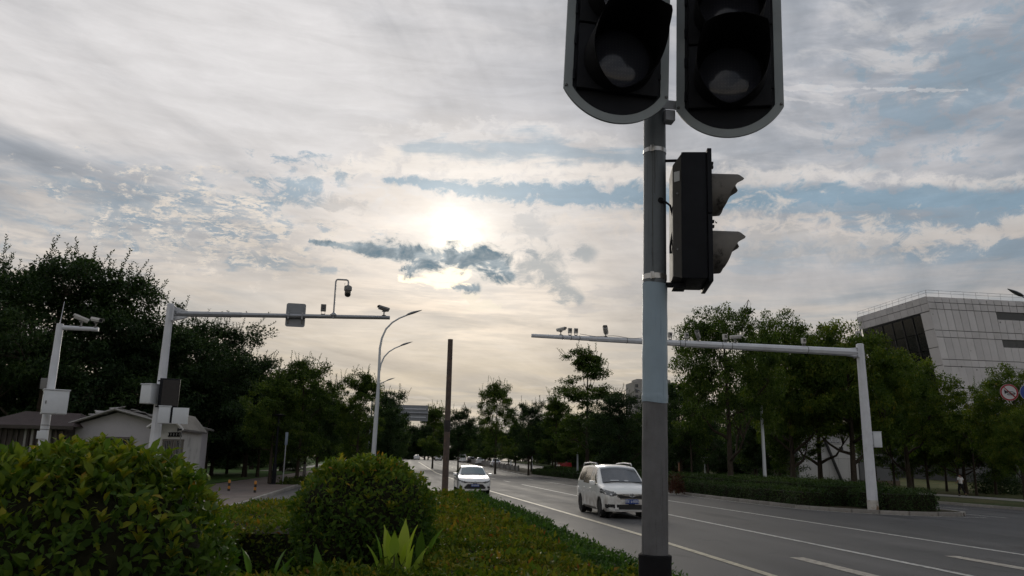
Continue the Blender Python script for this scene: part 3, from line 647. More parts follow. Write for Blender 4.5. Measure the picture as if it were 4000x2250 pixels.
TREES = {
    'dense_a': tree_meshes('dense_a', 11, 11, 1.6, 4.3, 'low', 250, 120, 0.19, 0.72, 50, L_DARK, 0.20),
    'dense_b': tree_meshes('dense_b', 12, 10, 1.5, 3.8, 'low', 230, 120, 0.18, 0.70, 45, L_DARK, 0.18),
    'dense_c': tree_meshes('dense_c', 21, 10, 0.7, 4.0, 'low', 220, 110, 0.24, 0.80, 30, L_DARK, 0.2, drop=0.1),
    'street_a': tree_meshes('street_a', 13, 8, 2.0, 2.3, 'round', 190, 110, 0.15, 0.50, 36, L_TREE, 0.12),
    'street_b': tree_meshes('street_b', 14, 8, 1.8, 2.0, 'column', 160, 110, 0.17, 0.48, 30, L_TREE, 0.11),
    'street_c': tree_meshes('street_c', 23, 8, 1.9, 2.6, 'round', 200, 110, 0.16, 0.55, 26, L_DARK, 0.12),
    'spread_a': tree_meshes('spread_a', 15, 11, 2.2, 4.3, 'dome', 430, 105, 0.16, 0.55, 0, L_TREE, 0.22),
    'spread_b': tree_meshes('spread_b', 16, 9, 1.9, 4.2, 'dome', 440, 105, 0.16, 0.55, 0, L_LIGHT, 0.20),
    'spread_c': tree_meshes('spread_c', 17, 9, 1.8, 3.8, 'dome', 400, 105, 0.16, 0.55, 0, L_LIGHT, 0.18),
    'tall': tree_meshes('tall', 18, 12, 3.0, 2.3, 'round', 210, 110, 0.17, 0.50, 60, L_TREE, 0.16),
    'young': tree_meshes('young', 19, 6, 2.3, 1.5, 'round', 60, 110, 0.15, 0.45, 12, L_TREE, 0.07),
    'loose': tree_meshes('loose', 20, 8, 2.0, 2.6, 'round', 70, 90, 0.17, 0.42, 40, L_LIGHT, 0.10),
}
def tree(kind, label, x, y, h, w=None, rz=None, group=None, name='tree'):
    """Place a tree of height h and crown half-width w with its foot at x, y."""
    tm, cm, H, rx = TREES[kind]
    o = thing(name, label, 'tree', (x, y, gzf(x, y) + 0.1), rng.uniform(0, 6.28) if rz is None else rz, group)
    s = h / H; sw = s if w is None else w / rx
    o.scale = (sw, sw, s)
    obj_from('trunk', tm, o); obj_from('crown', cm, o)
    return o
def tree_px(kind, label, px, top, y, half=None, rz=None, group=None, name='tree'):
    c = P(px, 1790, y); g = gzf(c.x, y) + 0.1; h = P(px, top, y).z - g
    return tree(kind, label, c.x, y, h, None if half is None else half / F_PX * y, rz, group, name)

def make_leaf_variants(prefix, tints, ln, wd, m, tmpl=LEAF8):
    out = []
    for t in tints:
        tv = tmpl[0] * np.array([wd, ln, ln]); sz = np.array([len(f) for f in tmpl[1]]); fl = np.concatenate([np.array(f) for f in tmpl[1]])
        out.append(np_mesh(prefix, tv, fl, sz, np.full(len(tv), t), m, smooth=True))
    return out
def leaf_objects(parent, pos, dirs, ups, scale, tint, variants, tints, name='leaf'):
    x, d, z = frames(dirs, ups); tints = np.asarray(tints)
    for i in range(len(pos)):
        o = obj_from(name, variants[int(np.argmin(abs(tints - tint[i])))], parent)
        m = Matrix((x[i], d[i], z[i])).transposed().to_4x4(); m.translation = Vector(pos[i]); o.matrix_local = m @ Matrix.Scale(scale[i], 4)

def round_bush(name, label, cx, cy, rx, ry, rzr, zc, n, leaf, seed, singles, wild=0.06, sprigs=60, boxy=2.6):
    """A clipped round bush: twiggy core, leaf shell, and the leaves nearest the viewer one by one."""
    r = np.random.default_rng(seed)
    root = thing(name, label, 'bush', (cx, cy, gzf(cx, cy) + 0.12))
    core = MB(); bmc = bmesh.new(); bmesh.ops.create_icosphere(bmc, subdivisions=4, radius=1.0)
    for v in bmc.verts:
        k = (0.88 + 0.05 * math.sin(v.co.x * 7 + v.co.y * 5) * math.cos(v.co.z * 6)) * (abs(v.co.x) ** boxy + abs(v.co.y) ** boxy + abs(v.co.z) ** boxy) ** (-1 / boxy); v.co = Vector((v.co.x * rx * k, v.co.y * ry * k, max(v.co.z * rzr * k + zc, -0.02)))
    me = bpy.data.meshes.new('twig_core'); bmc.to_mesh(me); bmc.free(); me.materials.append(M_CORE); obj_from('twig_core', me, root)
    stem = MB()
    for q in range(7):
        a = q * 0.9; stem.tube([(0.10 * math.cos(a), 0.10 * math.sin(a), -0.15), (0.2 * math.cos(a), 0.2 * math.sin(a), 0.35), (0.45 * rx * math.cos(a), 0.45 * ry * math.sin(a), zc)], [0.025, 0.02, 0.012], 6)
    stem.build('stem', M_STEM, root)
    d = rand_unit(n, r); d[:, 2] = np.where(d[:, 2] < -0.75, -d[:, 2], d[:, 2])
    lump = 1 + 0.05 * np.sin(d[:, 0] * 6 + seed) * np.cos(d[:, 1] * 5 + d[:, 2] * 7) + 0.03 * np.sin(d[:, 2] * 15 + d[:, 0] * 11)
    lump = lump * (np.abs(d) ** boxy).sum(1) ** (-1 / boxy) * (1 + 0.035 * np.sin(d[:, 0] * 23 + d[:, 1] * 19) * np.sin(d[:, 2] * 21 + seed))
    depth = r.uniform(-0.11, 0.0, n) + np.abs(r.normal(0, wild * 0.5, n))
    pos = d * np.array([rx, ry, rzr]) * lump[:, None] + d * depth[:, None] + [0, 0, zc]; pos[:, 2] = np.maximum(pos[:, 2], 0.02)
    # rosettes: leaves point out and up from shoot tips
    dirs = d * 0.55 + rand_unit(n, r) * 0.85 + np.array([0, 0, 0.45]); ups = d + rand_unit(n, r) * 0.55 + np.array([0, 0, 0.5])
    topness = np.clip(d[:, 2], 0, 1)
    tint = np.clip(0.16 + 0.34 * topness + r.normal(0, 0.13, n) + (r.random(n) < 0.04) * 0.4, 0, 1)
    L = leaf * np.clip(r.lognormal(-0.06, 0.28, n), 0.45, 1.7)
    # upright shoots standing proud of the clipped surface
    sp, sdr, sl, stn = [], [], [], []
    for q in range(sprigs):
        dv = rand_unit(1, r)[0]; dv[2] = abs(dv[2]) * 0.8 + 0.25; dv /= np.linalg.norm(dv)
        b = dv * np.array([rx, ry, rzr]) * (np.abs(dv) ** boxy).sum() ** (-1 / boxy) + [0, 0, zc]; g = dv * 0.5 + np.array([0, 0, 0.9]) + r.normal(0, 0.15, 3); g /= np.linalg.norm(g); hh = r.uniform(0.03, 0.10)
        for k in range(7):
            a = k * 2.4; sp.append(b + g * hh * (0.3 + 0.1 * k)); sdr.append(g * 0.9 + np.array([math.cos(a), math.sin(a), 0.0]) * 0.75); sl.append(leaf * r.uniform(0.8, 1.2)); stn.append(r.uniform(0.5, 0.92))
    if sp:
        pos = np.vstack([pos, sp]); dirs = np.vstack([dirs, sdr]); ups = np.vstack([ups, np.tile([0, 0, 1.0], (len(sp), 1)) + rand_unit(len(sp), r) * 0.3]); L = np.concatenate([L, sl]); tint = np.concatenate([tint, stn]); d = np.vstack([d, np.tile([0, 0, 1.0], (len(sp), 1))])
    # the ones that show largest: near side, outermost
    toward = np.array([-cx, -cy, 1.75 - zc]); toward /= np.linalg.norm(toward)
    score = (pos - [0, 0, zc]) @ toward + 0.35 * (pos[:, 2] > zc) + r.uniform(0, 0.5, len(pos)) - ((np.abs((pos - [0, 0, zc]) / [rx, ry, rzr]) ** boxy).sum(1) < 0.93) * 0.6
    pick = np.argsort(-score)[:singles]; rest = np.setdiff1d(np.arange(len(pos)), pick)
    V, FL, SZ, k = leaves(pos[rest], dirs[rest], ups[rest], L[rest], L[rest] * r.uniform(0.38, 0.52, len(rest)), LEAF8)
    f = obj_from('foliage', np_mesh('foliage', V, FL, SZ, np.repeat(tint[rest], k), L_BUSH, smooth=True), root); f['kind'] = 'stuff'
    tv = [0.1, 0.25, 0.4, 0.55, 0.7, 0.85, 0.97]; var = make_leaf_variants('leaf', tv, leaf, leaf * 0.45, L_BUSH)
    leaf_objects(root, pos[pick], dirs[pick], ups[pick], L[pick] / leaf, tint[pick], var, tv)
    return root

def hedge(name, label, rects, top, base, leaf, dens, seed, lm, singles=0, cat='hedge', tint0=0.42, rough=0.03, tmpl=LEAF4, width=0.5, group=None, topfn=None):
    """A clipped hedge over axis-aligned rectangles (x0, x1, y0, y1); leaves over top and sides, core inside."""
    r = np.random.default_rng(seed); x0, y0 = rects[0][0], rects[0][2]
    root = thing(name, label, cat, (x0, y0, 0)); O = np.array([x0, y0, 0.0])
    if group: root['group'] = group
    core = MB(); P_, N_ = [], []
    def inside(p):
        k = np.zeros(len(p), bool)
        for a, b, c, d in rects: k |= (p[:, 0] > a + 0.05) & (p[:, 0] < b - 0.05) & (p[:, 1] > c + 0.05) & (p[:, 1] < d - 0.05)
        return k
    for (a, b, c, d) in rects:
        i = 0.07; nseg = max(1, int((d - c) / 6))
        for q in range(nseg):
            c0, c1 = c + i + (d - c - 2 * i) * q / nseg, c + i + (d - c - 2 * i) * (q + 1) / nseg; g = gzf((a + b) / 2, (c0 + c1) / 2)
            core.box(((a + b) / 2 - x0, (c0 + c1) / 2 - y0, (g + base + g + top - i) / 2), (b - a - 2 * i, c1 - c0, top - base - i))
        for kind, area in (('t', (b - a) * (d - c)), ('l', (d - c) * (top - base)), ('r', (d - c) * (top - base)), ('f', (b - a) * (top - base)), ('b', (b - a) * (top - base))):
            m = dens((a + b) / 2, (c + d) / 2) if callable(dens) else dens
            n = int(area * m); u, v = r.uniform(0, 1, n), r.uniform(0, 1, n); zz = base + (top - base) * v
            if kind == 't': p = np.stack([a + (b - a) * u, c + (d - c) * v, np.full(n, top)], -1); nn = (0, 0, 1)
            elif kind == 'l': p = np.stack([np.full(n, a), c + (d - c) * u, zz], -1); nn = (-1, 0, 0)
            elif kind == 'r': p = np.stack([np.full(n, b), c + (d - c) * u, zz], -1); nn = (1, 0, 0)
            elif kind == 'f': p = np.stack([a + (b - a) * u, np.full(n, c), zz], -1); nn = (0, -1, 0)
            else: p = np.stack([a + (b - a) * u, np.full(n, d), zz], -1); nn = (0, 1, 0)
            keep = ~inside(p) if kind != 't' else np.ones(n, bool); P_.append(p[keep]); N_.append(np.tile(nn, (keep.sum(), 1)))
    p = np.vstack(P_); nrm = np.vstack(N_).astype(float); n = len(p)
    bumpy = 0.06 * np.sin(p[:, 0] * 3.1 + p[:, 1] * 1.7 + seed) * np.sin(p[:, 1] * 2.3 - p[:, 0] * 0.9) + 0.03 * np.sin(p[:, 0] * 9 + p[:, 1] * 8 + 3 * np.sin(p[:, 0] * 2.1))
    p = p + nrm * (bumpy + r.uniform(-0.06, 0.02, n) + np.abs(r.normal(0, rough, n)))[:, None]
    p[:, 2] += gz(p[:, 0], p[:, 1])
    sc = np.clip(np.hypot(p[:, 0], p[:, 1]) / 9.0, 1.0, 2.6) ** 0.6 if singles else np.ones(n)   # leaves a little larger where fewer are needed
    if singles: keep = r.uniform(0, 1, n) < 1 / sc ** 2; p, nrm, sc = p[keep], nrm[keep], sc[keep]; n = len(p)
    dirs = nrm * 0.45 + rand_unit(n, r) * 0.9 + [0, 0, 0.3]; ups = nrm + rand_unit(n, r) * 0.6 + [0, 0, 0.4]
    L = leaf * sc * np.clip(r.lognormal(-0.08, 0.32, n), 0.4, 1.9)
    patch = 0.5 + 0.5 * np.sin(p[:, 0] * 1.3 + 2 * np.sin(p[:, 1] * 0.7)) * np.cos(p[:, 1] * 0.9 + p[:, 0] * 0.5)
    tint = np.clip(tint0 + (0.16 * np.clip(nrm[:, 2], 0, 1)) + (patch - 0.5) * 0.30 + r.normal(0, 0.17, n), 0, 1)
    p = p - O
    pick = np.zeros(0, int)
    if singles:
        dist = np.hypot(p[:, 0] + x0, p[:, 1] + y0) + r.uniform(0, 1.2, n) + (nrm[:, 2] < 0.5) * 1.5; pick = np.argsort(dist)[:singles]
    rest = np.setdiff1d(np.arange(n), pick)
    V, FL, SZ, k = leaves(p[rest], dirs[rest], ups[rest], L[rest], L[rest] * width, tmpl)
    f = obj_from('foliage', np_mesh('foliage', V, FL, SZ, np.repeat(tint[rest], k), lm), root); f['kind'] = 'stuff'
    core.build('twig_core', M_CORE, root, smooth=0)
    if singles:
        tv = [0.1, 0.25, 0.4, 0.55, 0.7, 0.85, 0.97]; var = make_leaf_variants('leaf', tv, leaf, leaf * width, lm)
        leaf_objects(root, p[pick], dirs[pick], ups[pick], L[pick] / leaf, tint[pick], var, tv)
    return root

# --- the planted separator in front of the camera
round_bush('round_bush', 'large round bush of glossy green leaves with yellowish tips, nearest the camera', -1.70, 4.75, 0.73, 0.72, 0.79, 0.83, 11500, 0.062, 5, 300, sprigs=90, boxy=2.45)
round_bush('round_bush', 'dome-shaped clipped bush behind the bright canna leaves', -0.38, 9.6, 0.80, 0.80, 0.74, 0.86, 11500, 0.058, 6, 240, wild=0.05, sprigs=40, boxy=2.45)
hedge('clipped_hedge', 'low flat-topped hedge with yellow-green and russet leaf tips along the road', [(0.35, 1.98, 7.3, 25.2), (-3.2, 2.3, 6.15, 7.55)], 0.70, 0.12, 0.060, 1500, 31, L_HEDGE, singles=300, tint0=0.40, rough=0.028, width=0.48)
hedge('clipped_hedge', 'narrow greener hedge strip bordering the russet hedge on the road side', [(2.0, 2.66, 7.0, 25.4)], 0.66, 0.12, 0.048, 1900, 37, L_GREENH, singles=200, tint0=0.36, rough=0.035, width=0.5)
hedge('clipped_hedge', 'low dark hedge across the bed behind the round bushes', [(-3.2, 0.2, 11.8, 18.4), (-3.2, -2.2, 7.7, 11.9)], 0.74, 0.12, 0.070, 640, 32, L_HEDGE, tint0=0.30, rough=0.03)

def canna(label, x, y, n, hmax, seed, bright=0.6, spread=0.25):
    r = np.random.default_rng(seed); root = thing('canna_plant', label, 'plant', (x, y, 0.12))
    stems = MB()
    for k in range(n):
        a = k * 2.4 + r.uniform(-.4, .4); rad = spread * r.uniform(0.1, 1.0); b = Vector((rad * math.cos(a), rad * math.sin(a), -0.05)); hs = hmax * r.uniform(0.28, 0.74)
        tip = b + Vector((0.04 * math.cos(a), 0.04 * math.sin(a), hs)); stems.tube([b, (b + tip) / 2, tip], [0.013, 0.012, 0.008], 6)
        L = r.uniform(0.22, 0.44); W = L * r.uniform(0.27, 0.42); out = Vector((math.cos(a), math.sin(a), 0)); lean = r.uniform(0.08, 0.55)
        vs, fs, m = [], [], 9; side = Vector((-math.sin(a), math.cos(a), 0)); tw = r.uniform(-0.6, 0.6); side = (Matrix.Rotation(tw, 3, 'Z') @ side)
        for i in range(m + 1):
            u = i / m; wdt = W * (math.sin(math.pi * min(u * 1.05, 1) ** 0.72) ** 0.85) * 0.5 if 0 < u < 1 else 0.004
            c = tip + Vector((0, 0, L * (u - 0.25 * lean * u * u))) + out * (L * lean * u * u); fold = 0.22 * wdt
            vs += [c - side * wdt + out * fold, c - out * 0.01, c + side * wdt + out * fold]
            if i: q = 3 * i; fs += [(q - 3, q, q + 1, q - 2), (q - 2, q + 1, q + 2, q - 1)]
        me = bpy.data.meshes.new('leaf'); me.from_pydata([tuple(v) for v in vs], [], fs); at = me.attributes.new('tint', 'FLOAT', 'POINT')
        tn = float(np.clip(bright + r.normal(0, 0.16), 0, 1)); at.data.foreach_set('value', np.full(len(vs), tn, np.float32))
        me.shade_smooth(); me.materials.append(L_CANNA); obj_from('leaf', me, root)
    stems.build('stem', M_STEM, root)
    return root
c1 = P(1560, 2150, 8.35); canna('clump of bright yellow-green canna leaves beside the roadside hedge', c1.x, 8.35, 22, 1.0, 41, 0.90, 0.17)
c1 = P(1640, 2050, 9.0); canna('two slender canna leaves rising at the right foot of the dome bush', c1.x, 9.0, 3, 0.9, 42, 0.45, 0.10)
c1 = P(1290, 2170, 8.3); canna('dark canna clump in front of the dome bush, left of the bright clump', c1.x, 8.3, 6, 0.58, 43, 0.22, 0.22)
c1 = P(1040, 2120, 8.6); canna('canna plant with long arching leaf just right of the large round bush', c1.x, 8.6, 5, 0.66, 44, 0.32, 0.22)
c1 = P(1180, 2190, 8.0); canna('small canna shoots low behind the front hedge', c1.x, 8.0, 4, 0.55, 45, 0.3, 0.2)

# --- median hedges (two tiers) and shrubs
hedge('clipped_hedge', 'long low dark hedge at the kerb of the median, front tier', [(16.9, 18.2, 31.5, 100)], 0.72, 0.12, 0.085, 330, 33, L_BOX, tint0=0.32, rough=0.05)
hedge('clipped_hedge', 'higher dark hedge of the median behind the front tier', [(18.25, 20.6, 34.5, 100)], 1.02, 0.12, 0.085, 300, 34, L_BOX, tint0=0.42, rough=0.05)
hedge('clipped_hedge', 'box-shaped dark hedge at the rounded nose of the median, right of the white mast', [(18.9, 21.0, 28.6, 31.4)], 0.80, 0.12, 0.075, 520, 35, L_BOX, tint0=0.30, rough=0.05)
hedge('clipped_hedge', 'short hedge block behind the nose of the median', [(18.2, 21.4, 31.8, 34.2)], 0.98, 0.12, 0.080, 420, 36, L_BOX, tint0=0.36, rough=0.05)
def small_shrub(name, label, x, y, rx, rz, n, leaf, lm, seed):
    r = np.random.default_rng(seed); root = thing(name, label, 'shrub', (x, y, gzf(x, y) + 0.12))
    d = rand_unit(n, r); d[:, 2] = abs(d[:, 2]); pos = d * np.array([rx, rx, rz]) * r.uniform(0.55, 1.05, n)[:, None] * (1 + 0.18 * np.sin(d[:, 0] * 7 + d[:, 1] * 9))[:, None]
    V, FL, SZ, k = leaves(pos, d * 0.6 + rand_unit(n, r) * 0.9, d + rand_unit(n, r) * 0.6, leaf * r.uniform(0.6, 1.3, n), leaf * 0.5, LEAF4)
    f = obj_from('foliage', np_mesh('foliage', V, FL, SZ, np.repeat(np.clip(0.4 + r.normal(0, 0.2, n), 0, 1), k), lm), root); f['kind'] = 'stuff'
    st = MB()
    for q in range(6): st.tube([(0, 0, -0.1), (rx * 0.4 * math.cos(q), rx * 0.4 * math.sin(q), rz * 0.6)], [0.02, 0.008], 5)
    st.build('stem', M_STEM, root); return root
c1 = P(2640, 1870, 44); small_shrub('red_shrub', 'reddish-brown shrub beside the signal pole at the end of the far hedge', c1.x, 44, 0.5, 1.1, 1200, 0.10, L_RED, 51)
c1 = P(2668, 2240, 6.9); small_shrub('weed', 'small green weed sprouting at the foot of the hedge right of the pole', c1.x, 6.9, 0.12, 0.62, 60, 0.045, L_HEDGE, 52)
c1 = P(3900, 1860, 62); small_shrub('round_shrub', 'large dark round shrub on the lawn at the right edge', c1.x, 62, 2.3, 2.3, 6000, 0.16, L_DARK, 53)
for i, (px, y, rr) in enumerate(((2850, 80, 6), (3060, 74, 5.5), (3250, 70, 4.5))):
    c1 = P(px, 1830, y); small_shrub('clipped_mound', ('low clipped mound of shrubs left of the white annex wall', 'broad clipped mound of shrubs below the annex sign', 'low clipped mound of shrubs at the foot of the dark strut')[i], c1.x, y, rr, (1.0, 1.25, 0.9)[i], 5200, 0.15, L_BOX, 54 + i)

# --- trees
ORD = ['first','second','third','fourth','fifth','sixth','seventh','eighth','ninth','tenth','eleventh','twelfth','thirteenth','fourteenth']
PARK, BLVD, MEDT, VERT, WOOD = 'trees of the park', 'street trees along the pavement', 'trees on the median', 'trees along the verge', 'trees of the far belt'
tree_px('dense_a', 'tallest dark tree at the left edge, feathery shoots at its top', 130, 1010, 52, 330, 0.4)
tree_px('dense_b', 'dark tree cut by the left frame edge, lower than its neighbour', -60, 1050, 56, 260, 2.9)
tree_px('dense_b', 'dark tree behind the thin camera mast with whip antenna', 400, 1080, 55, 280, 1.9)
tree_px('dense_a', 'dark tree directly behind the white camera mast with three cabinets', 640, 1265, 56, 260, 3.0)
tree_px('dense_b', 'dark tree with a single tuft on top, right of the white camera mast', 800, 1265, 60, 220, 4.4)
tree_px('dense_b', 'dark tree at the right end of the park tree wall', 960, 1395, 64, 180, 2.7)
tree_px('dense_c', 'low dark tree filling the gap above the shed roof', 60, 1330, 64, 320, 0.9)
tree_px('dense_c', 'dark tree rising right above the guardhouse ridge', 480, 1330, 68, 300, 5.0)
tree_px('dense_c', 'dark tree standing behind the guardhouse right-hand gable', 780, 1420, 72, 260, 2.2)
tree_px('street_a', 'light-topped street tree left of the black park lamp', 1165, 1405, 52, 120, 0.2)
tree_px('street_c', 'street tree with leafy crown right above the pavement bend', 1240, 1500, 60, 95, 1.4)
tree_px('street_a', 'dark street tree just left of the black park lamp crown', 1060, 1480, 50, 115, 2.4)
tree_px('street_a', 'dark many-branched tree behind the nearest street lamp', 1395, 1455, 58, 92, 2.6)
tree_px('street_c', 'leafy tree crown to the right of the nearest lamp, half hiding the sign backs', 1515, 1590, 64, 70, 5.2)
for i in range(9):                                   # the receding row along the pavement
    y = 66 + i * 9.5; x = -7.6 - 0.02 * i
    tree(('street_c', 'street_a', 'street_b')[i % 3], 'street tree in the row along the pavement, number %s from the bend' % ('one two three four five six seven eight nine'.split()[i]), x, y, 7.4 - 0.15 * i + rng.uniform(-.4, .4), 2.1, None, BLVD)
lab = ['slim park trunk nearest the kerb lamp', 'slim forked park tree on the bright lawn', 'slim park tree left of the forked one', 'thin straight park tree on the lawn', 'leaning thin park tree on the lawn', 'park tree in the deep shade behind the guardhouse end']
for i, (px, y, h) in enumerate(((1010, 64, 8), (960, 70, 8.5), (890, 74, 9), (1060, 78, 8), (1110, 84, 8.5), (830, 66, 9))):
    c = P(px, 1800, y); tree(('street_c', 'street_a')[i % 2], lab[i], c.x, y, h, 2.6)
for i in range(8):
    x, y = -16 - i * 5.5 + rng.uniform(-2, 2), 100 + (i * 37 % 60)
    tree('dense_c', '%s dark tree deep in the park, counted leftwards from the pavement' % ORD[i], x, y, rng.uniform(9, 11.5), 5.0, None, PARK)
for i in range(7):                                   # along the separator, far
    y = 74 + i * 14; x = -1.4 + rng.uniform(-.5, .5)
    tree(('street_c', 'street_a')[i % 2], '%s tree on the planted strip counted from the street lamps' % ORD[i], x, y, rng.uniform(6.5, 8.0), 2.4, None, 'trees on the planted strip')
# centre: beyond the road
tree_px('street_a', 'small tree with lumpy crown standing above the belt, right of the brown post', 1935, 1495, 105, 75, 0.3)
tree_px('street_c', 'small round tree next to the lumpy-crowned one', 2065, 1575, 98, 80, 1.1)
tree_px('street_b', 'pointed small tree left of the tall feathery tree', 2170, 1555, 92, 75, 2.1)
tree_px('tall', 'tall feathery tree with upright shoots, left of the signal pole', 2295, 1375, 72, 120, 0.8)
tree_px('dense_b', 'dark rounded tree between the tall feathery tree and the signal pole', 2425, 1545, 66, 150, 2.5)
tree_px('street_c', 'small tree half hidden behind the brown post', 1790, 1600, 120, 70, 0.5)
tree_px('street_b', 'small spiky tree just right of the sign backs', 1690, 1590, 130, 60, 0.5)
tree_px('spread_a', 'big open tree with dark limbs right of the signal pole', 2850, 1165, 45, 235, 0.6)
tree_px('spread_c', 'leafy tree left of the concrete building top, behind the mast arm', 3095, 1225, 52, 205, 1.7)
tree_px('spread_b', 'bright yellow-green tree in front of the concrete building, beside the mast', 3330, 1262, 50, 275, 3.1)
tree_px('spread_b', 'broad tree right of the white mast with dark hanging foliage', 3545, 1395, 54, 235, 4.6)
tree_px('spread_a', 'tree with fine twigs directly behind the mast flange', 3200, 1260, 60, 200, 2.0)
tree_px('loose', 'thin see-through tree before the grey wall, left of the round signs', 3800, 1520, 57, 120, 1.0)
tree_px('spread_c', 'yellow-green tree at the right edge beside the round signs', 3990, 1430, 50, 190, 0.2)
tree_px('spread_c', 'low bright tree below the round signs', 3760, 1590, 60, 170, 5.0)
tree_px('spread_b', 'dark-trunked tree cut by the right frame edge', 4010, 1600, 41, 130, 2.2)
tree_px('street_a', 'small tree in front of the white annex wall', 3090, 1590, 55, 120, 2.2)
tree_px('street_c', 'small dark tree between the two large trunks and the annex', 2990, 1600, 66, 120, 4.2)
tree_px('young', 'young tree right of the signal pole below the big crown', 2700, 1560, 58, 90, 4.2)
tree_px('street_c', 'dark street tree just right of the signal pole', 2660, 1500, 62, 130, 1.2)
lab2 = ['first', 'second', 'third', 'fourth', 'fifth', 'sixth', 'seventh', 'eighth']
for i, (px, y) in enumerate(((3490, 64), (3560, 68), (3620, 62), (3690, 66), (3740, 72), (3420, 70), (3880, 60), (3960, 66))):
    c = P(px, 1830, y); tree('young' if i % 2 else 'street_a', '%s of the thin lawn trees behind the median nose' % lab2[i], c.x, y, 6.2 + (i % 3) * 0.5, 2.2, None, VERT)
for i in range(13):
    y = 62 + i * 13.0; x = 19.3 + rng.uniform(-.6, .6)
    if y < 75: continue
    tree(('street_c', 'street_a', 'street_b')[i % 3], '%s small median tree counted away from the white people carrier' % ORD[i - 1], x, y, rng.uniform(6.0, 7.6), 2.3, None, MEDT)
for i in range(14):
    y = 70 + i * 12.5; x = 34.5 + rng.uniform(-1.5, 1.5)
    tree(('street_a', 'dense_b', 'street_c')[i % 3], '%s verge tree beyond the second carriageway, counted into the distance' % ORD[i], x, y, rng.uniform(7.5, 10), 3.2, None, VERT)
for i in range(34):
    u = i / 33; x = -60 + 190 * u; y = 215 + 55 * math.sin(i * 2.1) + 40 * (1 - u)
    if -9 < x < 34 and y < 262: y = 285 + rng.uniform(0, 30)
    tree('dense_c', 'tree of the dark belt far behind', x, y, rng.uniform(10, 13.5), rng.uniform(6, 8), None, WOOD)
for i in range(16):
    x, y = 48 + (i * 17 % 46) + rng.uniform(-2, 2), 92 + (i * 29 % 75)
    if x > 58 and y < 125: y += 40
    tree('dense_c', 'dark tree of the planting beyond the lawn', x, y, rng.uniform(7.5, 10), 4.6, None, 'trees beyond the lawn')
for i in range(15):
    x, y = -13 - i * 3.8 + rng.uniform(-1, 1), 92 + (i * 23 % 26); tree('dense_c', 'low dark undergrowth tree behind the park lawn', x, y, rng.uniform(4.5, 6.5), 3.6, None, 'undergrowth behind the park lawn')
for i in range(26):
    x, y = 36 + (i * 7 % 30) + rng.uniform(-1.5, 1.5), 104 + i * 6.5; tree('dense_c', 'low dark undergrowth tree beyond the second carriageway', x, y, rng.uniform(5.5, 8), 4.2, None, 'undergrowth beyond the second carriageway')
for i in range(10):
    x, y = 46 + i * 5.2, 118 + rng.uniform(-4, 6)
    if x < 72: tree('dense_c', 'low dark undergrowth tree behind the annex', x, y, rng.uniform(5, 7), 4.0, None, 'undergrowth behind the annex')
for i in range(8):
    x, y = -8 + i * 3.3, 330 + (i % 3) * 8; tree('dense_c', 'dark tree closing the far end of the road', x, y, rng.uniform(10, 13), 5.0, None, 'trees at the end of the road')
for px, y, lbl in ((1130, 49, 'tuft of grass round the foot of the thin sign post'), (1175, 52, 'tuft of grass at the kerb behind the thin sign post')):
    c1 = P(px, 1885, y); small_shrub('grass_tuft', lbl, c1.x, y, 0.7, 0.38, 500, 0.16, L_GRASS, 60 + px)
for o in [q for q in bpy.data.objects if q.get('category') == 'tree' and q.get('group') == BLVD][:5]:
    s_ = o.scale[2]; MB().tube([(0, 0, -0.1), (0.0, 0.0, 0.55 / s_), (0.01, 0.0, 1.1 / s_)], [0.185, 0.155, 0.145], 10).build('limewashed_base', M_TRUNKW, o)

# ------------------------------------------------------------------ traffic signals in the foreground
POLE_X, POLE_Y, LEAN = 1.158, 3.6, R(1.30)
M_HOLE = mat('dark_hole', (0.004, 0.004, 0.004), 0.9)
M_STREAK = mat('rust_streak', (0.055, 0.05, 0.045), 0.8)
M_LENS = None
def lens_material():
    m = bpy.data.materials.new('signal_lens'); m.use_nodes = True; t = m.node_tree; b = t.nodes['Principled BSDF']
    tc = t.nodes.new('ShaderNodeTexCoord'); sp = t.nodes.new('ShaderNodeSeparateXYZ'); t.links.new(tc.outputs['Object'], sp.inputs[0])
    def cell(s): return (S(s, t) * 62.0)._m('FRACT') - 0.5
    u, w = cell(sp.outputs[0]), cell(sp.outputs[2]); d = (u * u + w * w).sqrt().step(0.22, 0.10)
    c = mixc(d * 0.3, (0.040, 0.043, 0.056), (0.11, 0.11, 0.12)); t.links.new(c.k, b.inputs['Base Color'])
    b.inputs['Roughness'].default_value = 0.12; b.inputs['Specular IOR Level'].default_value = 0.38; b.inputs['Coat Weight'].default_value = 0.0; b.inputs['Coat Roughness'].default_value = 0.1
    bn = t.nodes.new('ShaderNodeBump'); bn.inputs['Strength'].default_value = 0.06; bn.inputs['Distance'].default_value = 0.001; t.links.new(d.k, bn.inputs['Height']); t.links.new(bn.outputs[0], b.inputs['Normal'])
    return m
M_LENS = lens_material()

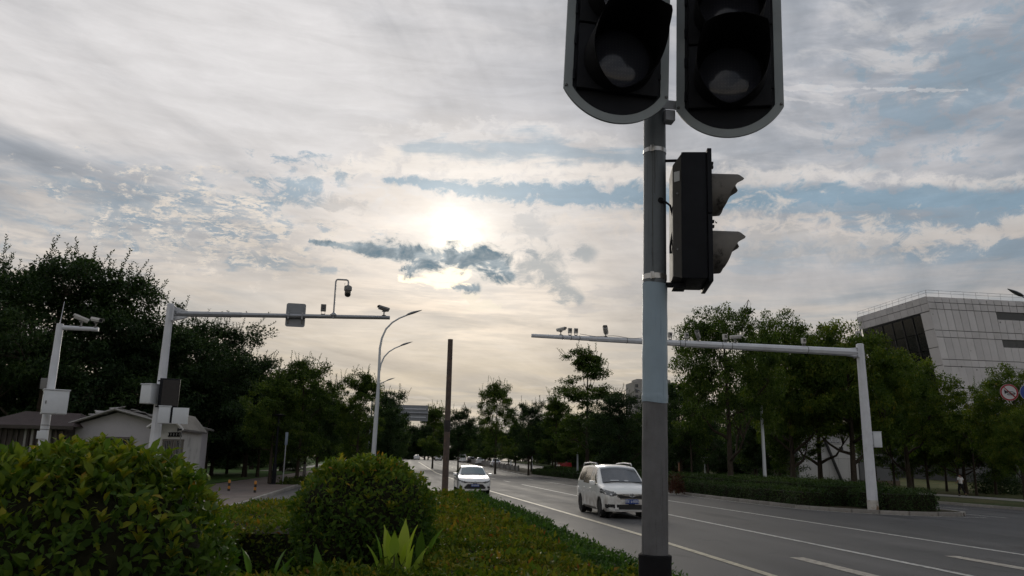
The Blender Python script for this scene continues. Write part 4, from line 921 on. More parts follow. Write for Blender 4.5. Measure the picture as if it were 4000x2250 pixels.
pole = thing('signal_pole', 'grey steel signal pole wrapped in white film halfway, in the foreground', 'pole', (POLE_X, POLE_Y, 0.0)); pole.rotation_euler = (0, LEAN, 0)
MB().tube([(0, 0, 2.60), (0, 0, 3.3), (0, 0, 4.75)], [0.0575, 0.057, 0.056], 32).build('upper_shaft', M_GREY, pole)
MB().tube([(0, 0, 1.0), (0, 0, 1.86), (0, 0, 1.874), (0, 0, 1.878), (0, 0, 2.06)], [0.0615, 0.0608, 0.0606, 0.0596, 0.0592], 32).build('lower_shaft', M_GREYLOW, pole)
film = MB(); zz = np.linspace(2.035, 2.622, 60); rs = [0.0612 + 0.0006 * math.sin(z * 37) + (0.0012 if 2.06 < z < 2.068 else 0) + (0.0009 if z > 2.61 or z < 2.045 else 0) for z in zz]
vs, fs = [], []; nr = 48
for i, z in enumerate(zz):
    for k in range(nr):
        a = 2 * math.pi * k / nr
        w = 0.0011 * math.exp(-((z - 2.30) / 0.12) ** 2) * math.sin(9 * z * 6 + 3 * math.sin(a * 2)) * max(0, math.cos(a - 3.9)) + 0.0016 * math.exp(-((z - 2.058) / 0.008) ** 2) * (1 + math.sin(a * 5 + z * 300))
        vs.append(((rs[i] + w) * math.cos(a), (rs[i] + w) * math.sin(a), z + (0.004 * math.sin(a * 2 + 1) if i in (0, len(zz) - 1) else 0)))
        if i: fs.append(((i - 1) * nr + k, (i - 1) * nr + (k + 1) % nr, i * nr + (k + 1) % nr, i * nr + k))
film.add(vs, fs).build('white_film', M_FILM, pole, smooth=60)
MB().lathe([(0.071, -0.02), (0.074, 0.0), (0.075, 1.31), (0.0765, 1.325), (0.0765, 1.338), (0.070, 1.343), (0.063, 1.342)], 32).build('rubber_sleeve', M_RUBBER, pole)
MB().box((0, 0, 0.012), (0.30, 0.30, 0.024), ch=0.005).build('base_plate', M_GALV, pole)
for zb, wd in ((3.325, 0.022), (2.655, 0.026)):
    st = MB().lathe([(0.0575, zb - wd / 2), (0.0596, zb - wd / 2), (0.0596, zb + wd / 2), (0.0575, zb + wd / 2)], 32).build('steel_strap', M_STEEL, pole)
    MB().box((-0.030, -0.0535, zb), (0.018, 0.010, 0.036), rz=R(-29), ch=0.002).cyl((-0.036, -0.056, zb - 0.02), (-0.036, -0.056, zb + 0.014), 0.004, n=8).build('buckle', M_STEEL, st)
hz = 3.045
MB().lathe([(0.0, 0.0), (0.0155, 0.0), (0.0155, 0.0016), (0.0, 0.0016)], 20, c=(0.0125, -0.0572, hz), m=Matrix.Rotation(R(90), 3, 'X') @ Matrix.Rotation(0, 3, 'Z')).build('cable_hole', M_HOLE, pole)
MB().tube([(0.014, -0.056, hz), (0.030, -0.068, hz - 0.008), (0.055, -0.075, hz - 0.03), (0.072, -0.072, hz - 0.09), (0.072, -0.066, hz - 0.16), (0.060, -0.060, hz - 0.24), (0.066, -0.045, hz - 0.27)], 0.0055, 10).build('cable', M_BLACK, pole)
for a, z0, z1 in ((-118, 2.70, 3.30), (-108, 3.08, 3.31), (-112, 2.625, 2.645)):
    MB().tube([(0.0575 * math.cos(R(a)), 0.0575 * math.sin(R(a)), z0), (0.0575 * math.cos(R(a + 0.6)), 0.0575 * math.sin(R(a + 0.6)), z1)], 0.0011, 6).build('rust_streak', M_STREAK, pole)
bx = MB(); bx.box((0.02, -0.09, 3.555), (0.24, 0.012, 0.045)).box((0.055, -0.06, 3.50), (0.05, 0.06, 0.055)); bx.build('mounting_bracket', M_GALV, pole)
MB().box((0.02, -0.09, 4.35), (0.24, 0.012, 0.045)).build('mounting_bracket', M_GALV, pole)
MB().lathe([(0.058, 4.75), (0.058, 4.77), (0.03, 4.79)], 24).build('pole_cap', M_BLACK, pole)

VPHI = [0, 25, 45, 58, 64, 72, 97, 127, 150, 165, 180]
VLEN = [0.82, 0.85, 0.92, 1.0, 0.94, 0.79, 0.61, 0.50, 0.40, 0.31, 0.27]
def visor(r, L, n=64, thick=0.003, y0=0.0, vl=VLEN):
    """Cut-away tunnel visor round the -Y axis: long at the top, short below, wavy edge."""
    vs, fs, m = [], [], 8
    for k in range(n):
        a = 360.0 * k / n; ph = a if a <= 180 else 360 - a; ln = L * np.interp(ph, VPHI, vl)
        sx, cz = math.sin(R(a)), math.cos(R(a))
        for j in range(m + 1):
            u = j / m; rr = r * (1 - 0.035 * u)
            vs.append((rr * sx, -(y0 + ln * u), rr * cz))
        for j in range(m, -1, -1):
            u = j / m; rr = r * (1 - 0.035 * u) - thick
            vs.append((rr * sx, -(y0 + ln * u), rr * cz))
    q = 2 * (m + 1)
    for k in range(n):
        k2 = (k + 1) % n
        for j in range(q): fs.append((k * q + j, k * q + (j + 1) % q, k2 * q + (j + 1) % q, k2 * q + j))
    return vs, fs
def lens_dome(r, bulge, n=40, rings=8):
    return [(r * math.cos(u * math.pi / 2) if u < 1 else 0.0005, bulge * math.sin(u * math.pi / 2)) for u in [i / rings for i in range(rings + 1)]]
RX90 = Matrix.Rotation(R(90), 3, 'X')                   # lathe axis z -> -y
def outline(hw, R_, top, n=28):
    c = math.sqrt(R_ * R_ - hw * hw); a0 = math.asin(hw / R_); pts = []
    for i in range(n + 1):
        a = -a0 + 2 * a0 * i / n; pts.append((R_ * math.sin(a), c - R_ * math.cos(a)))
    pts = [(x, z) for x, z in pts]
    return pts + [(-x, top - z) for x, z in [(p[0], p[1]) for p in pts]]
def vehicle_signal(label, loc, yaw, roll):
    o = thing('vehicle_signal', label, 'traffic light', loc); o.rotation_euler = Matrix.Rotation(yaw, 3, 'Z').to_4x4().to_3x3().__matmul__(Matrix.Rotation(roll, 3, 'Y')).to_euler()
    top = 1.07; hw, bw = 0.262, 0.042
    Ro = (hw ** 2 + 0.155 ** 2) / (2 * 0.155); po = outline(hw, Ro, top); hi = hw - bw
    Ri = Ro - bw; ci = math.sqrt(Ro * Ro - hw * hw)     # same centre as the outer arc
    def inner():
        a0 = math.asin(min(1, hi / Ri)); n = 28; pts = []
        for i in range(n + 1):
            a = -a0 + 2 * a0 * i / n; pts.append((Ri * math.sin(a), ci - Ri * math.cos(a)))
        return pts + [(-x, top - z) for x, z in pts]
    pi = inner(); n = len(po); vs, fs = [], []
    for y in (-0.007, 0.007): vs += [(x, y, z) for x, z in po] + [(x, y, z) for x, z in pi]
    for i in range(n):
        j = (i + 1) % n
        fs += [(i, j, n + j, n + i), (2 * n + i, 3 * n + i, 3 * n + j, 2 * n + j), (i, 2 * n + i, 2 * n + j, j), (n + i, n + j, 3 * n + j, 3 * n + i)]
    MB().add(vs, fs).build('white_border', M_BORDER, o, smooth=30)
    bp = MB().prism(pi, -0.001, 0.006, lambda u, v, d: (u, d, v)); bp.build('backplate', M_BLACK, o, smooth=30)
    MB().box((0, 0.085, top / 2), (0.36, 0.15, 1.06), ch=0.015).build('housing', M_BLACK, o)
    for k in range(3):
        zc = 0.165 + 0.355 * k
        door = MB().box((0, -0.016, zc + 0.005), (0.405, 0.028, 0.345), ch=0.006).build('door', M_BLACK, o)
        for hx in (-0.215,): MB().cyl((hx, -0.012, zc - 0.12), (hx, -0.012, zc - 0.07), 0.007, n=8).cyl((hx, -0.012, zc + 0.07), (hx, -0.012, zc + 0.12), 0.007, n=8).build('hinge', M_BLACK, door)
        MB().box((0.208, -0.022, zc - 0.06), (0.014, 0.014, 0.03), ch=0.003).build('latch', M_BLACK, door)
        rim = MB().lathe([(0.157, 0), (0.170, 0), (0.170, 0.012), (0.157, 0.012)], 48, c=(0, -0.030, zc), m=RX90).build('lens_rim', M_BLACKM, o)
        lo = MB().lathe([(0.158, 0.0)] + lens_dome(0.158, 0.034), 48, m=RX90).build('lens', M_LENS, o); lo.location = (0, -0.034, zc)
        v, f = visor(0.176, 0.36, y0=0.030, vl=[0.84, 0.87, 0.93, 1.0, 0.93, 0.76, 0.54, 0.38, 0.25, 0.16, 0.12]); vo = MB().add(v, f).build('visor', M_BLACKM, o, smooth=50); vo.location = (0, 0, zc)
    for sx in (-1, 1):
        for zz in (0.012, 0.36, 0.71, top - 0.012):
            if zz in (0.36, 0.71): continue
            MB().lathe([(0.0, 0.0), (0.0075, 0.0), (0.0075, 0.004), (0.004, 0.006)], 14, c=(sx * (hw - 0.012), -0.0065, zz), m=RX90).build('screw', M_SCREW, o)
    return o
LH = [Vector((0.69, 3.342, 3.5)), Vector((1.225, 3.34, 3.5))]; RH = [Vector((1.31, 3.481, 3.5)), Vector((1.809, 3.311, 3.5))]
vehicle_signal('left vehicle signal head facing the camera, one large hooded lens in view', (LH[0] + LH[1]) / 2, 0.0, R(2.5))
vehicle_signal('right vehicle signal head turned slightly left, two hooded lenses in view', (RH[0] + RH[1]) / 2, R(-18.8), R(1.8))

ped = thing('pedestrian_signal', 'two-lamp pedestrian signal seen from the side, grey hoods pointing right', 'traffic light', (1.345, 3.555, 2.605)); ped.rotation_euler = (0, LEAN, R(-14))
def chamfer_box(x0, x1, hy, z0, z1, c, cz): # rear shell tapering backwards (towards -X)
    v = [(x1, -hy, z0), (x1, hy, z0), (x1, hy, z1), (x1, -hy, z1), (x0, -hy + c, z0 + cz * 0.3), (x0, hy - c, z0 + cz * 0.3), (x0, hy - c, z1 - cz), (x0, -hy + c, z1 - cz)]
    return v, [(0, 1, 2, 3), (7, 6, 5, 4), (0, 4, 5, 1), (1, 5, 6, 2), (2, 6, 7, 3), (3, 7, 4, 0)]
MB().box((0.045, 0, 0.335), (0.125, 0.27, 0.645), ch=0.008).build('body', M_BLACK, ped)
MB().add(*chamfer_box(-0.055, -0.016, 0.125, 0.015, 0.65, 0.03, 0.05)).build('rear_cover', M_BACKBOX, ped, smooth=0)
fl = MB().box((0.118, 0, 0.505), (0.022, 0.29, 0.335), ch=0.004).box((0.118, 0, 0.165), (0.022, 0.29, 0.335), ch=0.004); fl.build('front_frame', M_BLACK, ped)
for zz in (0.60, 0.58, 0.30, 0.275): MB().box((0.133, -0.12, zz), (0.012, 0.02, 0.012)).build('catch', M_BLACK, ped)
MB().box((-0.037, -0.1125, 0.535), (0.032, 0.001, 0.052), rz=R(-38)).build('sticker', mat('pale_sticker', (0.42, 0.43, 0.42), 0.5), ped)
for zz in (0.445, 0.16): MB().lathe([(0, 0), (0.005, 0), (0.005, 0.003), (0, 0.003)], 10, c=(-0.036, -0.1145, zz), m=RX90).build('screw', M_SCREW, ped)
for zc in (0.478, 0.178):
    v, f = visor(0.109, 0.170, y0=0.0, thick=0.0025); vm = Matrix.Rotation(R(90), 3, 'Z')
    MB().add([vm @ Vector(q) + Vector((0.125, 0, zc)) for q in v], f).build('visor', M_VISOR, ped, smooth=50)
    lo = MB().lathe([(0.098, 0.0)] + lens_dome(0.098, 0.02), 32, m=vm @ RX90).build('lens', M_LENS, ped); lo.location = (0.124, 0, zc)
MB().tube([(-0.10, 0.0, 0.662), (-0.03, 0.0, 0.664), (0.05, 0, 0.66)], 0.008, 8).build('bracket', M_BLACK, ped)
MB().box((-0.06, 0, 0.008), (0.10, 0.05, 0.016)).box((-0.02, 0, -0.004), (0.06, 0.10, 0.02)).build('bracket', M_BLACK, ped)

# ------------------------------------------------------------------ masts with cameras
def mast_shaft(m, zs, rs, n=8, name='shaft', mt=None):
    return MB().tube([(0, 0, z) for z in zs], rs, n).build(name, mt or M_WHITEP, m, smooth=25)
def bullet_camera(label, at, yaw, pitch=-0.15, L=0.42, s=1.0, m=None, group=None):
    """Long camera housing with sunshield on a short bracket; yaw 0 looks along -Y."""
    o = thing('surveillance_camera', label, 'camera', at, yaw, group); m = m or M_CAMBODY; h = 0.13 * s
    def tilt(p): return Matrix.Rotation(pitch, 3, 'X') @ Vector(p) + Vector((0, 0, h + 0.10 * s))
    b = MB(); sec = [(-0.06, -0.05), (0.06, -0.05), (0.075, 0.0), (0.055, 0.055), (-0.055, 0.055), (-0.075, 0.0)]
    b.prism([(x * s, z * s) for x, z in sec], -L * s * 0.5, L * s * 0.42, lambda u, v, d: tuple(tilt((u, d, v)))).build('housing', m, o, smooth=20)
    t = MB(); top = [(-0.088, 0.005), (-0.064, 0.066), (0.064, 0.066), (0.088, 0.005), (0.083, 0.005), (0.06, 0.061), (-0.06, 0.061), (-0.083, 0.005)]
    t.prism([(x * s, z * s) for x, z in top], -L * s * 0.62, L * s * 0.44, lambda u, v, d: tuple(tilt((u, d, v)))).build('sunshield', m, o, smooth=20)
    g = MB(); g.prism([(-0.05 * s, -0.042 * s), (0.05 * s, -0.042 * s), (0.05 * s, 0.045 * s), (-0.05 * s, 0.045 * s)], -L * s * 0.5 - 0.004, -L * s * 0.5 - 0.001, lambda u, v, d: tuple(tilt((u, d, v)))).build('lens_window', M_LENSDK, o, smooth=0)
    MB().box((0, 0, 0.012), (0.10 * s, 0.10 * s, 0.024)).cyl((0, 0, 0.02), (0, 0, h), 0.022 * s, n=10).box((0, 0, h + 0.02 * s), (0.07 * s, 0.12 * s, 0.03 * s)).build('bracket', M_CAMGREY, o)
    return o
def led_light(label, at, yaw=0.0, s=1.0, m=None, group=None):
    o = thing('flash_light', label, 'light', at, yaw, group); m = m or M_CAMBODY
    MB().box((0, 0.02, 0.21 * s), (0.15 * s, 0.11 * s, 0.20 * s), ch=0.008).build('housing', m, o)
    MB().box((0, -0.038 * s, 0.225 * s), (0.115 * s, 0.006, 0.11 * s)).build('glass', M_LENSDK, o)
    MB().box((0, 0.02, 0.015), (0.09 * s, 0.09 * s, 0.03)).box((-0.05 * s, 0.02, 0.07 * s), (0.012, 0.05 * s, 0.10 * s)).box((0.05 * s, 0.02, 0.07 * s), (0.012, 0.05 * s, 0.10 * s)).build('bracket', M_CAMGREY, o)
    return o
def cabinet(label, at, dims, yaw=0.0, m=None, lid=True, lock=True, name='control_cabinet', louvre=True):
    o = thing(name, label, 'cabinet', at, yaw); m = m or M_WHITEBOX; w, d, h = dims
    MB().box((0, 0, h / 2), dims, ch=0.006).build('case', m, o)
    dr = MB().box((0, -d / 2 - 0.006, h / 2), (w * 0.94, 0.012, h * 0.95), ch=0.003).build('door', m, o)
    if lock: MB().box((-w * 0.38, -d / 2 - 0.016, h * 0.48), (0.022, 0.012, 0.07), ch=0.003).build('lock', M_SCREW, dr)
    if lid: MB().box((0, -0.01, h + 0.012), (w * 1.07, d * 1.12, 0.024), ch=0.004).build('lid', m, o)
    if louvre:
        for q in (0.10, 0.135, 0.17, 0.83, 0.865, 0.9): MB().box((-w / 2 - 0.003, 0, h * q), (0.008, d * 0.42, 0.010)).build('louvre', M_CAMGREY, o)
    return o
def bolted_root(o, z, r, arm_dir, arm_r):
    a = Vector((arm_dir.x, arm_dir.y, 0)).normalized(); s = Vector((-a.y, a.x, 0)); ang = math.atan2(a.y, a.x)
    c = a * (r + 0.03)
    MB().box((c.x, c.y, z), (0.05, 0.34, 0.42), rz=ang).build('flange', M_WHITEP, o)
    g = MB()
    for sg in (-1, 1):
        for sd in (-1, 1):
            p0 = a * (r + 0.06) + Vector((0, 0, z + sg * 0.19)) + s * sd * arm_r * 0.7; p1 = a * (r + 0.42) + Vector((0, 0, z + sg * arm_r)) + s * sd * arm_r * 0.7; p2 = a * (r + 0.06) + Vector((0, 0, z + sg * arm_r * 0.8)) + s * sd * arm_r * 0.7
            t = s * 0.006; g.add([p0 - t, p1 - t, p2 - t, p0 + t, p1 + t, p2 + t], [(0, 1, 2), (5, 4, 3), (0, 3, 4, 1), (1, 4, 5, 2), (2, 5, 3, 0)])
    g.build('gusset', M_WHITEP, o, smooth=0)
    for zz in (-0.16, -0.05, 0.06, 0.17):
        for sd in (-1, 1):
            p = a * (r + 0.0) + s * sd * 0.135 + Vector((0, 0, z + zz)); MB().cyl(p, p + a * 0.10, 0.018, n=8).build('bolt', M_GALV, o)

# left mast reaching over the road
B = Vector((-6.47, 22.0, 0.14)); mastL = thing('camera_mast', 'white octagonal camera mast with long arm and three cabinets, behind the large bush', 'mast', B)
zt = P(668, 1190, 22).z - B.z
mast_shaft(mastL, [-0.1, 0.02, 2.0, zt], [0.17, 0.165, 0.140, 0.093])
MB().lathe([(0.094, zt), (0.094, zt + 0.015), (0.05, zt + 0.03)], 8).build('cap', M_WHITEP, mastL)
a0 = P(690, 1226, 22.0) - B; a1 = P(1523, 1241, 22.35) - B; adir = (a1 - a0).normalized(); a0.y = 0; a0.x = 0.12
bolted_root(mastL, a0.z, 0.085, adir, 0.075)
armL = MB().tube([a0, a0.lerp(a1, 0.30), a0.lerp(a1, 0.302), a1], [0.082, 0.074, 0.066, 0.056], 8).build('arm', M_GALV, mastL, smooth=25)
def onarm(a0, a1, base, px, rad=0.06):
    best = min((i / 400 for i in range(401)), key=lambda u: abs(proj_x(base + a0.lerp(a1, u)) - px)); return base + a0.lerp(a1, best) + Vector((0, 0, rad))
def proj_x(p):
    c = CM.T @ (np.array(p) - np.array((0, 0, CAM_H))); return 2000 + F_PX * c[0] / -c[2]
for nm, cxp, lbl in (('c', 1500, 'camera at the tip of the left mast arm, pointing left'),):
    bullet_camera(lbl, onarm(a0, a1, B, cxp, 0.05), R(-62), -0.16, 0.36, 0.9, M_CAMGREY)
sg = onarm(a0, a1, B, 1153, 0.0); back = thing('road_sign', 'grey back of a rounded rectangular road sign on the left mast arm', 'sign', sg + Vector((0, 0.085, 0.04)), math.atan2(adir.y, adir.x))
def rrect(w, h, r, n=5):
    pts = []
    for cx, cy, a0_ in ((w / 2 - r, h / 2 - r, 0), (-w / 2 + r, h / 2 - r, 90), (-w / 2 + r, -h / 2 + r, 180), (w / 2 - r, -h / 2 + r, 270)):
        for i in range(n + 1): a = R(a0_ + 90 * i / n); pts.append((cx + r * math.cos(a), cy + r * math.sin(a)))
    return pts
MB().prism(rrect(0.54, 0.68, 0.06), 0.0, 0.006, lambda u, v, d: (u, d, v)).build('panel', M_SIGNBACK, back, smooth=30)
MB().prism(rrect(0.54, 0.68, 0.06), -0.008, -0.001, lambda u, v, d: (u * 1.0, d, v)).build('rolled_edge', M_SIGNBACK, back, smooth=30)
for sx in (-0.19, 0.19):
    MB().box((sx, -0.022, -0.18), (0.045, 0.02, 0.16), ch=0.006).build('clip', M_CAMGREY, back); MB().box((sx, -0.018, 0.18), (0.04, 0.012, 0.12)).build('clip', M_SIGNBACK, back); MB().box((sx, -0.10, -0.04), (0.03, 0.17, 0.20)).build('clamp', M_GALV, back)
led_light('dark square lamp on the left mast arm beside the dome camera post', onarm(a0, a1, B, 1262, 0.045), 0.1, 1.0, M_CAMGREY)
dm = onarm(a0, a1, B, 1303, 0.05); dome = thing('dome_camera', 'dome camera hanging from a gooseneck post on the left mast arm', 'camera', dm)
MB().tube([(0, 0, 0), (0.0, 0, 0.50), (0.0, 0, 0.98), (0.015, 0, 1.03), (0.05, 0, 1.05), (0.30, 0, 1.05), (0.345, 0, 1.03), (0.36, 0, 0.98), (0.36, 0, 0.88)], 0.024, 10).build('gooseneck', M_GALV, dome)
MB().lathe([(0.10, -0.02), (0.10, 0.01), (0.03, 0.07)], 16).box((0, 0, -0.05), (0.03, 0.15, 0.10)).build('base_clamp', M_GALV, dome)
MB().lathe([(0.03, 0.90), (0.105, 0.855), (0.112, 0.84), (0.112, 0.735), (0.10, 0.725)], 24, c=(0.36, 0, 0)).build('housing', M_CAMGREY, dome)
MB().lathe([(0.09, 0.725), (0.09, 0.62), (0.075, 0.575), (0.04, 0.548), (0.005, 0.542)], 24, c=(0.36, 0, 0)).build('dome', M_LENSDK, dome)
MB().tube([(0.27, 0, 0.86), (0.26, 0, 0.93), (0.265, 0, 0.96)], 0.006, 6).build('aerial', M_GALV, dome)
def at(px, py, y): return P(px, py, y)
q = P(582, 1577, 21.8); cabinet('white cabinet strapped to the left side of the left camera mast', q, (0.36, 0.30, 0.50), R(-28), louvre=False, lock=False)
q = P(654, 1592, 21.75); blk = thing('display_box', 'black box fixed to the left camera mast above the open cabinet', 'box', q, R(14))
MB().box((0, 0, 0.38), (0.50, 0.28, 0.76), ch=0.015).build('case', M_BLACK, blk); MB().box((0.03, -0.142, 0.38), (0.40, 0.006, 0.68)).build('panel', mat('brown_black_panel', (0.022, 0.018, 0.017), 0.6), blk); MB().cyl((-0.30, 0.05, 0.70), (-0.2, 0.02, 0.70), 0.02, n=8).cyl((-0.30, 0.05, 0.02), (-0.2, 0.02, 0.02), 0.02, n=8).build('strap', M_BLACK, blk)
q = P(640, 1655, 21.7); oc = cabinet('pale cabinet with its door swung open, low on the left camera mast', q, (0.30, 0.26, 0.44), R(10), lock=False, louvre=False)
MB().box((0.40, -0.20, 0.21), (0.40, 0.015, 0.42), rz=R(-8), ch=0.003).build('open_door', M_WHITEBOX, oc); MB().box((0.175, -0.10, 0.22), (0.06, 0.10, 0.40)).build('wiring', M_BLACK, oc)

# thin mast at far left
B0 = Vector((-8.40, 20.0, 0.14)); mast0 = thing('camera_mast', 'thin white camera mast with whip antenna at the left edge', 'mast', B0)
h0 = P(238, 1265, 20).z - B0.z; MB().tube([(0, 0, -0.1), (0, 0, h0 * 0.83), (0, 0, h0 * 0.835), (0, 0, h0)], [0.105, 0.088, 0.083, 0.078], 20).build('shaft', M_WHITEP, mast0)
MB().cyl((-0.01, 0, h0), (0.02, 0, h0 + 0.56), 0.011, 0.007, n=8).build('antenna', M_WHITEP, mast0)
e0 = P(238, 1279, 20) - B0; e1 = P(385, 1287, 20.05) - B0; MB().tube([e0, e1], [0.056, 0.052], 16).build('arm', M_WHITEP, mast0)
for zz in (2.13, 2.23): MB().lathe([(0.094, zz), (0.099, zz), (0.099, zz + 0.018), (0.094, zz + 0.018)], 20).build('band', M_CAMGREY, mast0)
bullet_camera('left of the two cameras on the thin mast arm', onarm(e0, e1, B0, 315, 0.04), R(-58), -0.30, 0.40, 0.85)
bullet_camera('right one of the two cameras on the thin mast arm', onarm(e0, e1, B0, 372, 0.04), R(52), 0.18, 0.42, 0.85)
q = P(208, 1618, 19.72); cabinet('white cabinet with small lock halfway up the thin camera mast', q, (0.52, 0.40, 0.55), R(26))
q = P(172, 1520, 20.0); mb = thing('meter_box', 'small grey translucent meter box above the cabinet on the thin mast', 'box', q, R(10)); MB().box((0, 0, 0.13), (0.17, 0.12, 0.26), ch=0.01).build('case', mat('grey_meter_plastic', (0.16, 0.16, 0.155), 0.4), mb); MB().box((0.10, 0.02, 0.16), (0.10, 0.04, 0.05)).build('bracket', M_CAMGREY, mb)
q = P(162, 1712, 19.88); pb = thing('junction_plate', 'small white plate on the thin mast just above the bush', 'box', q, 0); MB().box((0, 0, 0.08), (0.22, 0.05, 0.18), ch=0.006).build('plate', M_WHITEBOX, pb)

# right mast
B2 = Vector((18.45, 28.95, 0.12)); mastR = thing('camera_mast', 'stout white octagonal camera mast standing in the nose of the median', 'mast', B2)
h2 = P(3362, 1348, 28.95).z - B2.z; mast_shaft(mastR, [-0.1, 0.03, h2 * 0.5, h2], [0.215, 0.205, 0.185, 0.152])
MB().lathe([(0.152, h2), (0.155, h2 + 0.02), (0.12, h2 + 0.05)], 8).build('cap', M_WHITEP, mastR)
mr = mat('rust_stained_paint', (0.50, 0.48, 0.44), 0.6, 0, 0.2, 5, c2=(0.20, 0.12, 0.06), mix2=(0.42, 0.66), s2=3.5); MB().tube([(0, 0, -0.1), (0, 0, 0.02), (0, 0, 0.38)], [0.222, 0.214, 0.207], 8).build('foot_stain', mr, mastR, smooth=25)
r0_ = P(3340, 1377, 28.95) - B2; r1_ = P(2076, 1311, 28.7) - B2; rdir = (r1_ - r0_).normalized(); r0_.x = -0.2; r0_.y = 0
bolted_root(mastR, r0_.z, 0.15, rdir, 0.15)
MB().tube([r0_, r0_.lerp(r1_, 0.55), r0_.lerp(r1_, 0.552), r0_.lerp(r1_, 0.83), r0_.lerp(r1_, 0.832), r1_], [0.165, 0.128, 0.120, 0.105, 0.092, 0.072], 8).build('arm', M_WHITEP, mastR, smooth=25)
MB().tube([r0_.lerp(r1_, u) + Vector((0, -0.06, 0.12 + 0.03 * math.sin(u * 60))) for u in np.linspace(0.60, 0.86, 30)], 0.010, 6).build('cable', M_CAMGREY, mastR)
for u in (0.16, 0.40, 0.43, 0.545, 0.56, 0.72, 0.86, 0.885, 0.91):
    c = r0_.lerp(r1_, u); rad = float(np.interp(u, [0, 0.55, 0.83, 1], [0.165, 0.128, 0.1, 0.074])) + 0.006; MB().tube([c - rdir * 0.012, c + rdir * 0.012], rad, 8).build('band', M_CAMGREY, mastR, smooth=25)
for px, kind, yaw, pit, s, lbl in ((2192, 'c', R(38), -0.08, 0.95, 'leftmost camera near the free end of the right mast arm'), (2228, 'l', 0.15, 0, 0.95, 'first of two paired flash lights near the free end of the right mast arm'), (2251, 'l', 0.15, 0, 0.95, 'second of two paired flash lights near the free end of the right mast arm'),
        (2366, 'c', R(-20), -0.42, 1.1, 'camera tilted steeply down, just left of the signal pole'), (2597, 'l', 0.2, 0, 1.0, 'flash light half hidden by the signal pole'), (2619, 'l', 0.2, 0, 1.0, 'flash light immediately right of the signal pole'), (2682, 'l', 0.2, 0, 1.0, 'flash light left of the middle camera on the right mast arm'),
        (2728, 'c', R(-30), -0.34, 1.1, 'middle camera on the right mast arm, tilted down to the left'), (2836, 'l', 0.25, 0, 1.1, 'flash light just left of the camera pointing right'), (2872, 'c', R(68), -0.05, 1.05, 'camera on the right mast arm pointing right'), (3141, 'l', 0.25, 0, 1.1, 'lone flash light nearest the mast head')):
    u = min((i / 400 for i in range(401)), key=lambda u: abs(proj_x(B2 + r0_.lerp(r1_, u)) - px)); rad = float(np.interp(u, [0, 0.55, 0.83, 1], [0.165, 0.128, 0.1, 0.074]))
    p = B2 + r0_.lerp(r1_, u) + Vector((0, 0, rad - 0.012))
    (bullet_camera(lbl, p, yaw, pit, 0.42, s) if kind == 'c' else led_light(lbl, p, yaw, s))
q = P(3428, 1748, 28.95); cb = cabinet('small white louvred cabinet on the right side of the stout mast', q, (0.30, 0.30, 0.60), R(-20), lock=False)
for zz in (q.z + 0.12, q.z + 0.5): MB().lathe([(0.197, zz - 0.14), (0.201, zz - 0.14), (0.201, zz - 0.12), (0.197, zz - 0.12)], 8).build('band', M_WHITEP, mastR, smooth=0)

# ------------------------------------------------------------------ street lamps and posts
def lamp_builder(label, loc, rz, group):
    o = thing('street_lamp', label, 'street lamp', loc, rz, group)
    pts = [(1462, 1765), (1478, 1500), (1484, 1360), (1492, 1320), (1508, 1285), (1532, 1260), (1560, 1243), (1592, 1230)]
    P3 = [P(a, b, 40) - Vector((P(1458, 1765, 40).x, 40, 0)) for a, b in pts]; P3 = [Vector((p.x, 0, p.z)) for p in P3]; P3[0] = Vector((0.0, 0, -0.1)); P3.insert(1, Vector((0.02, 0, 3)))
    MB().tube(P3, [0.12, 0.10, 0.075, 0.06, 0.052, 0.047, 0.043, 0.04, 0.038], 14).build('pole', M_LAMP, o)
    MB().box((0, 0, 0.35), (0.25, 0.25, 0.7), ch=0.02).build('base_box', M_LAMP, o)
    h0 = P3[-1]; d = Vector((0.93, 0, 0.36)); n = Vector((-0.36, 0, 0.93)); vs, fs = [], []; m, k = 12, 12
    for i in range(m + 1):
        u = i / m; w = 0.165 * (math.sin(math.pi * (0.06 + 0.90 * u) ** 0.62) ** 0.8); hgt = 0.085 * math.sin(math.pi * (0.08 + 0.86 * u) ** 0.7)
        for j in range(k): a = 2 * math.pi * j / k; vs.append(h0 + d * (u * 0.86 - 0.05) + Vector((0, w * math.cos(a), 0)) + n * (hgt * math.sin(a) * (1.0 if math.sin(a) > 0 else 0.45)))
        if i: fs += [((i - 1) * k + j, (i - 1) * k + (j + 1) % k, i * k + (j + 1) % k, i * k + j) for j in range(k)]
    fs += [tuple(range(k)), tuple(m * k + j for j in range(k - 1, -1, -1))]
    MB().add(vs, fs).build('lamp_head', M_LAMPHEAD, o)
    return o, P3[-1].x
LG = 'street lamps'
x1 = P(1458, 1765, 40).x; lamp1, hx = lamp_builder('nearest of the three curved street lamps left of the road', (x1, 40, 0.0), 0, LG)
hd = P(1615, 1215, 40); hdx = hd.x - x1
for px, py, lbl in ((1585, 1338, 'middle one of the three curved street lamps, thinner behind the nearest'), (1525, 1478, 'farthest of the three curved street lamps, mostly behind a tree')):
    y = 40 * (hd.z - 1.75) / (P(px, py, 40).z - 1.75); o = copy_tree(lamp1); p = P(px, py, y); o.location = (p.x - hdx, y, 0.0); o['label'] = lbl
p = P(3968, 1136, 34); o = copy_tree(lamp1); o.location = (p.x + hdx, 34, p.z - hd.z); o.rotation_euler = (0, 0, math.pi); o['label'] = 'street lamp whose head enters at the right edge above the concrete building'; o.location.z = 0; o.scale = (1, 1, p.z / hd.z)
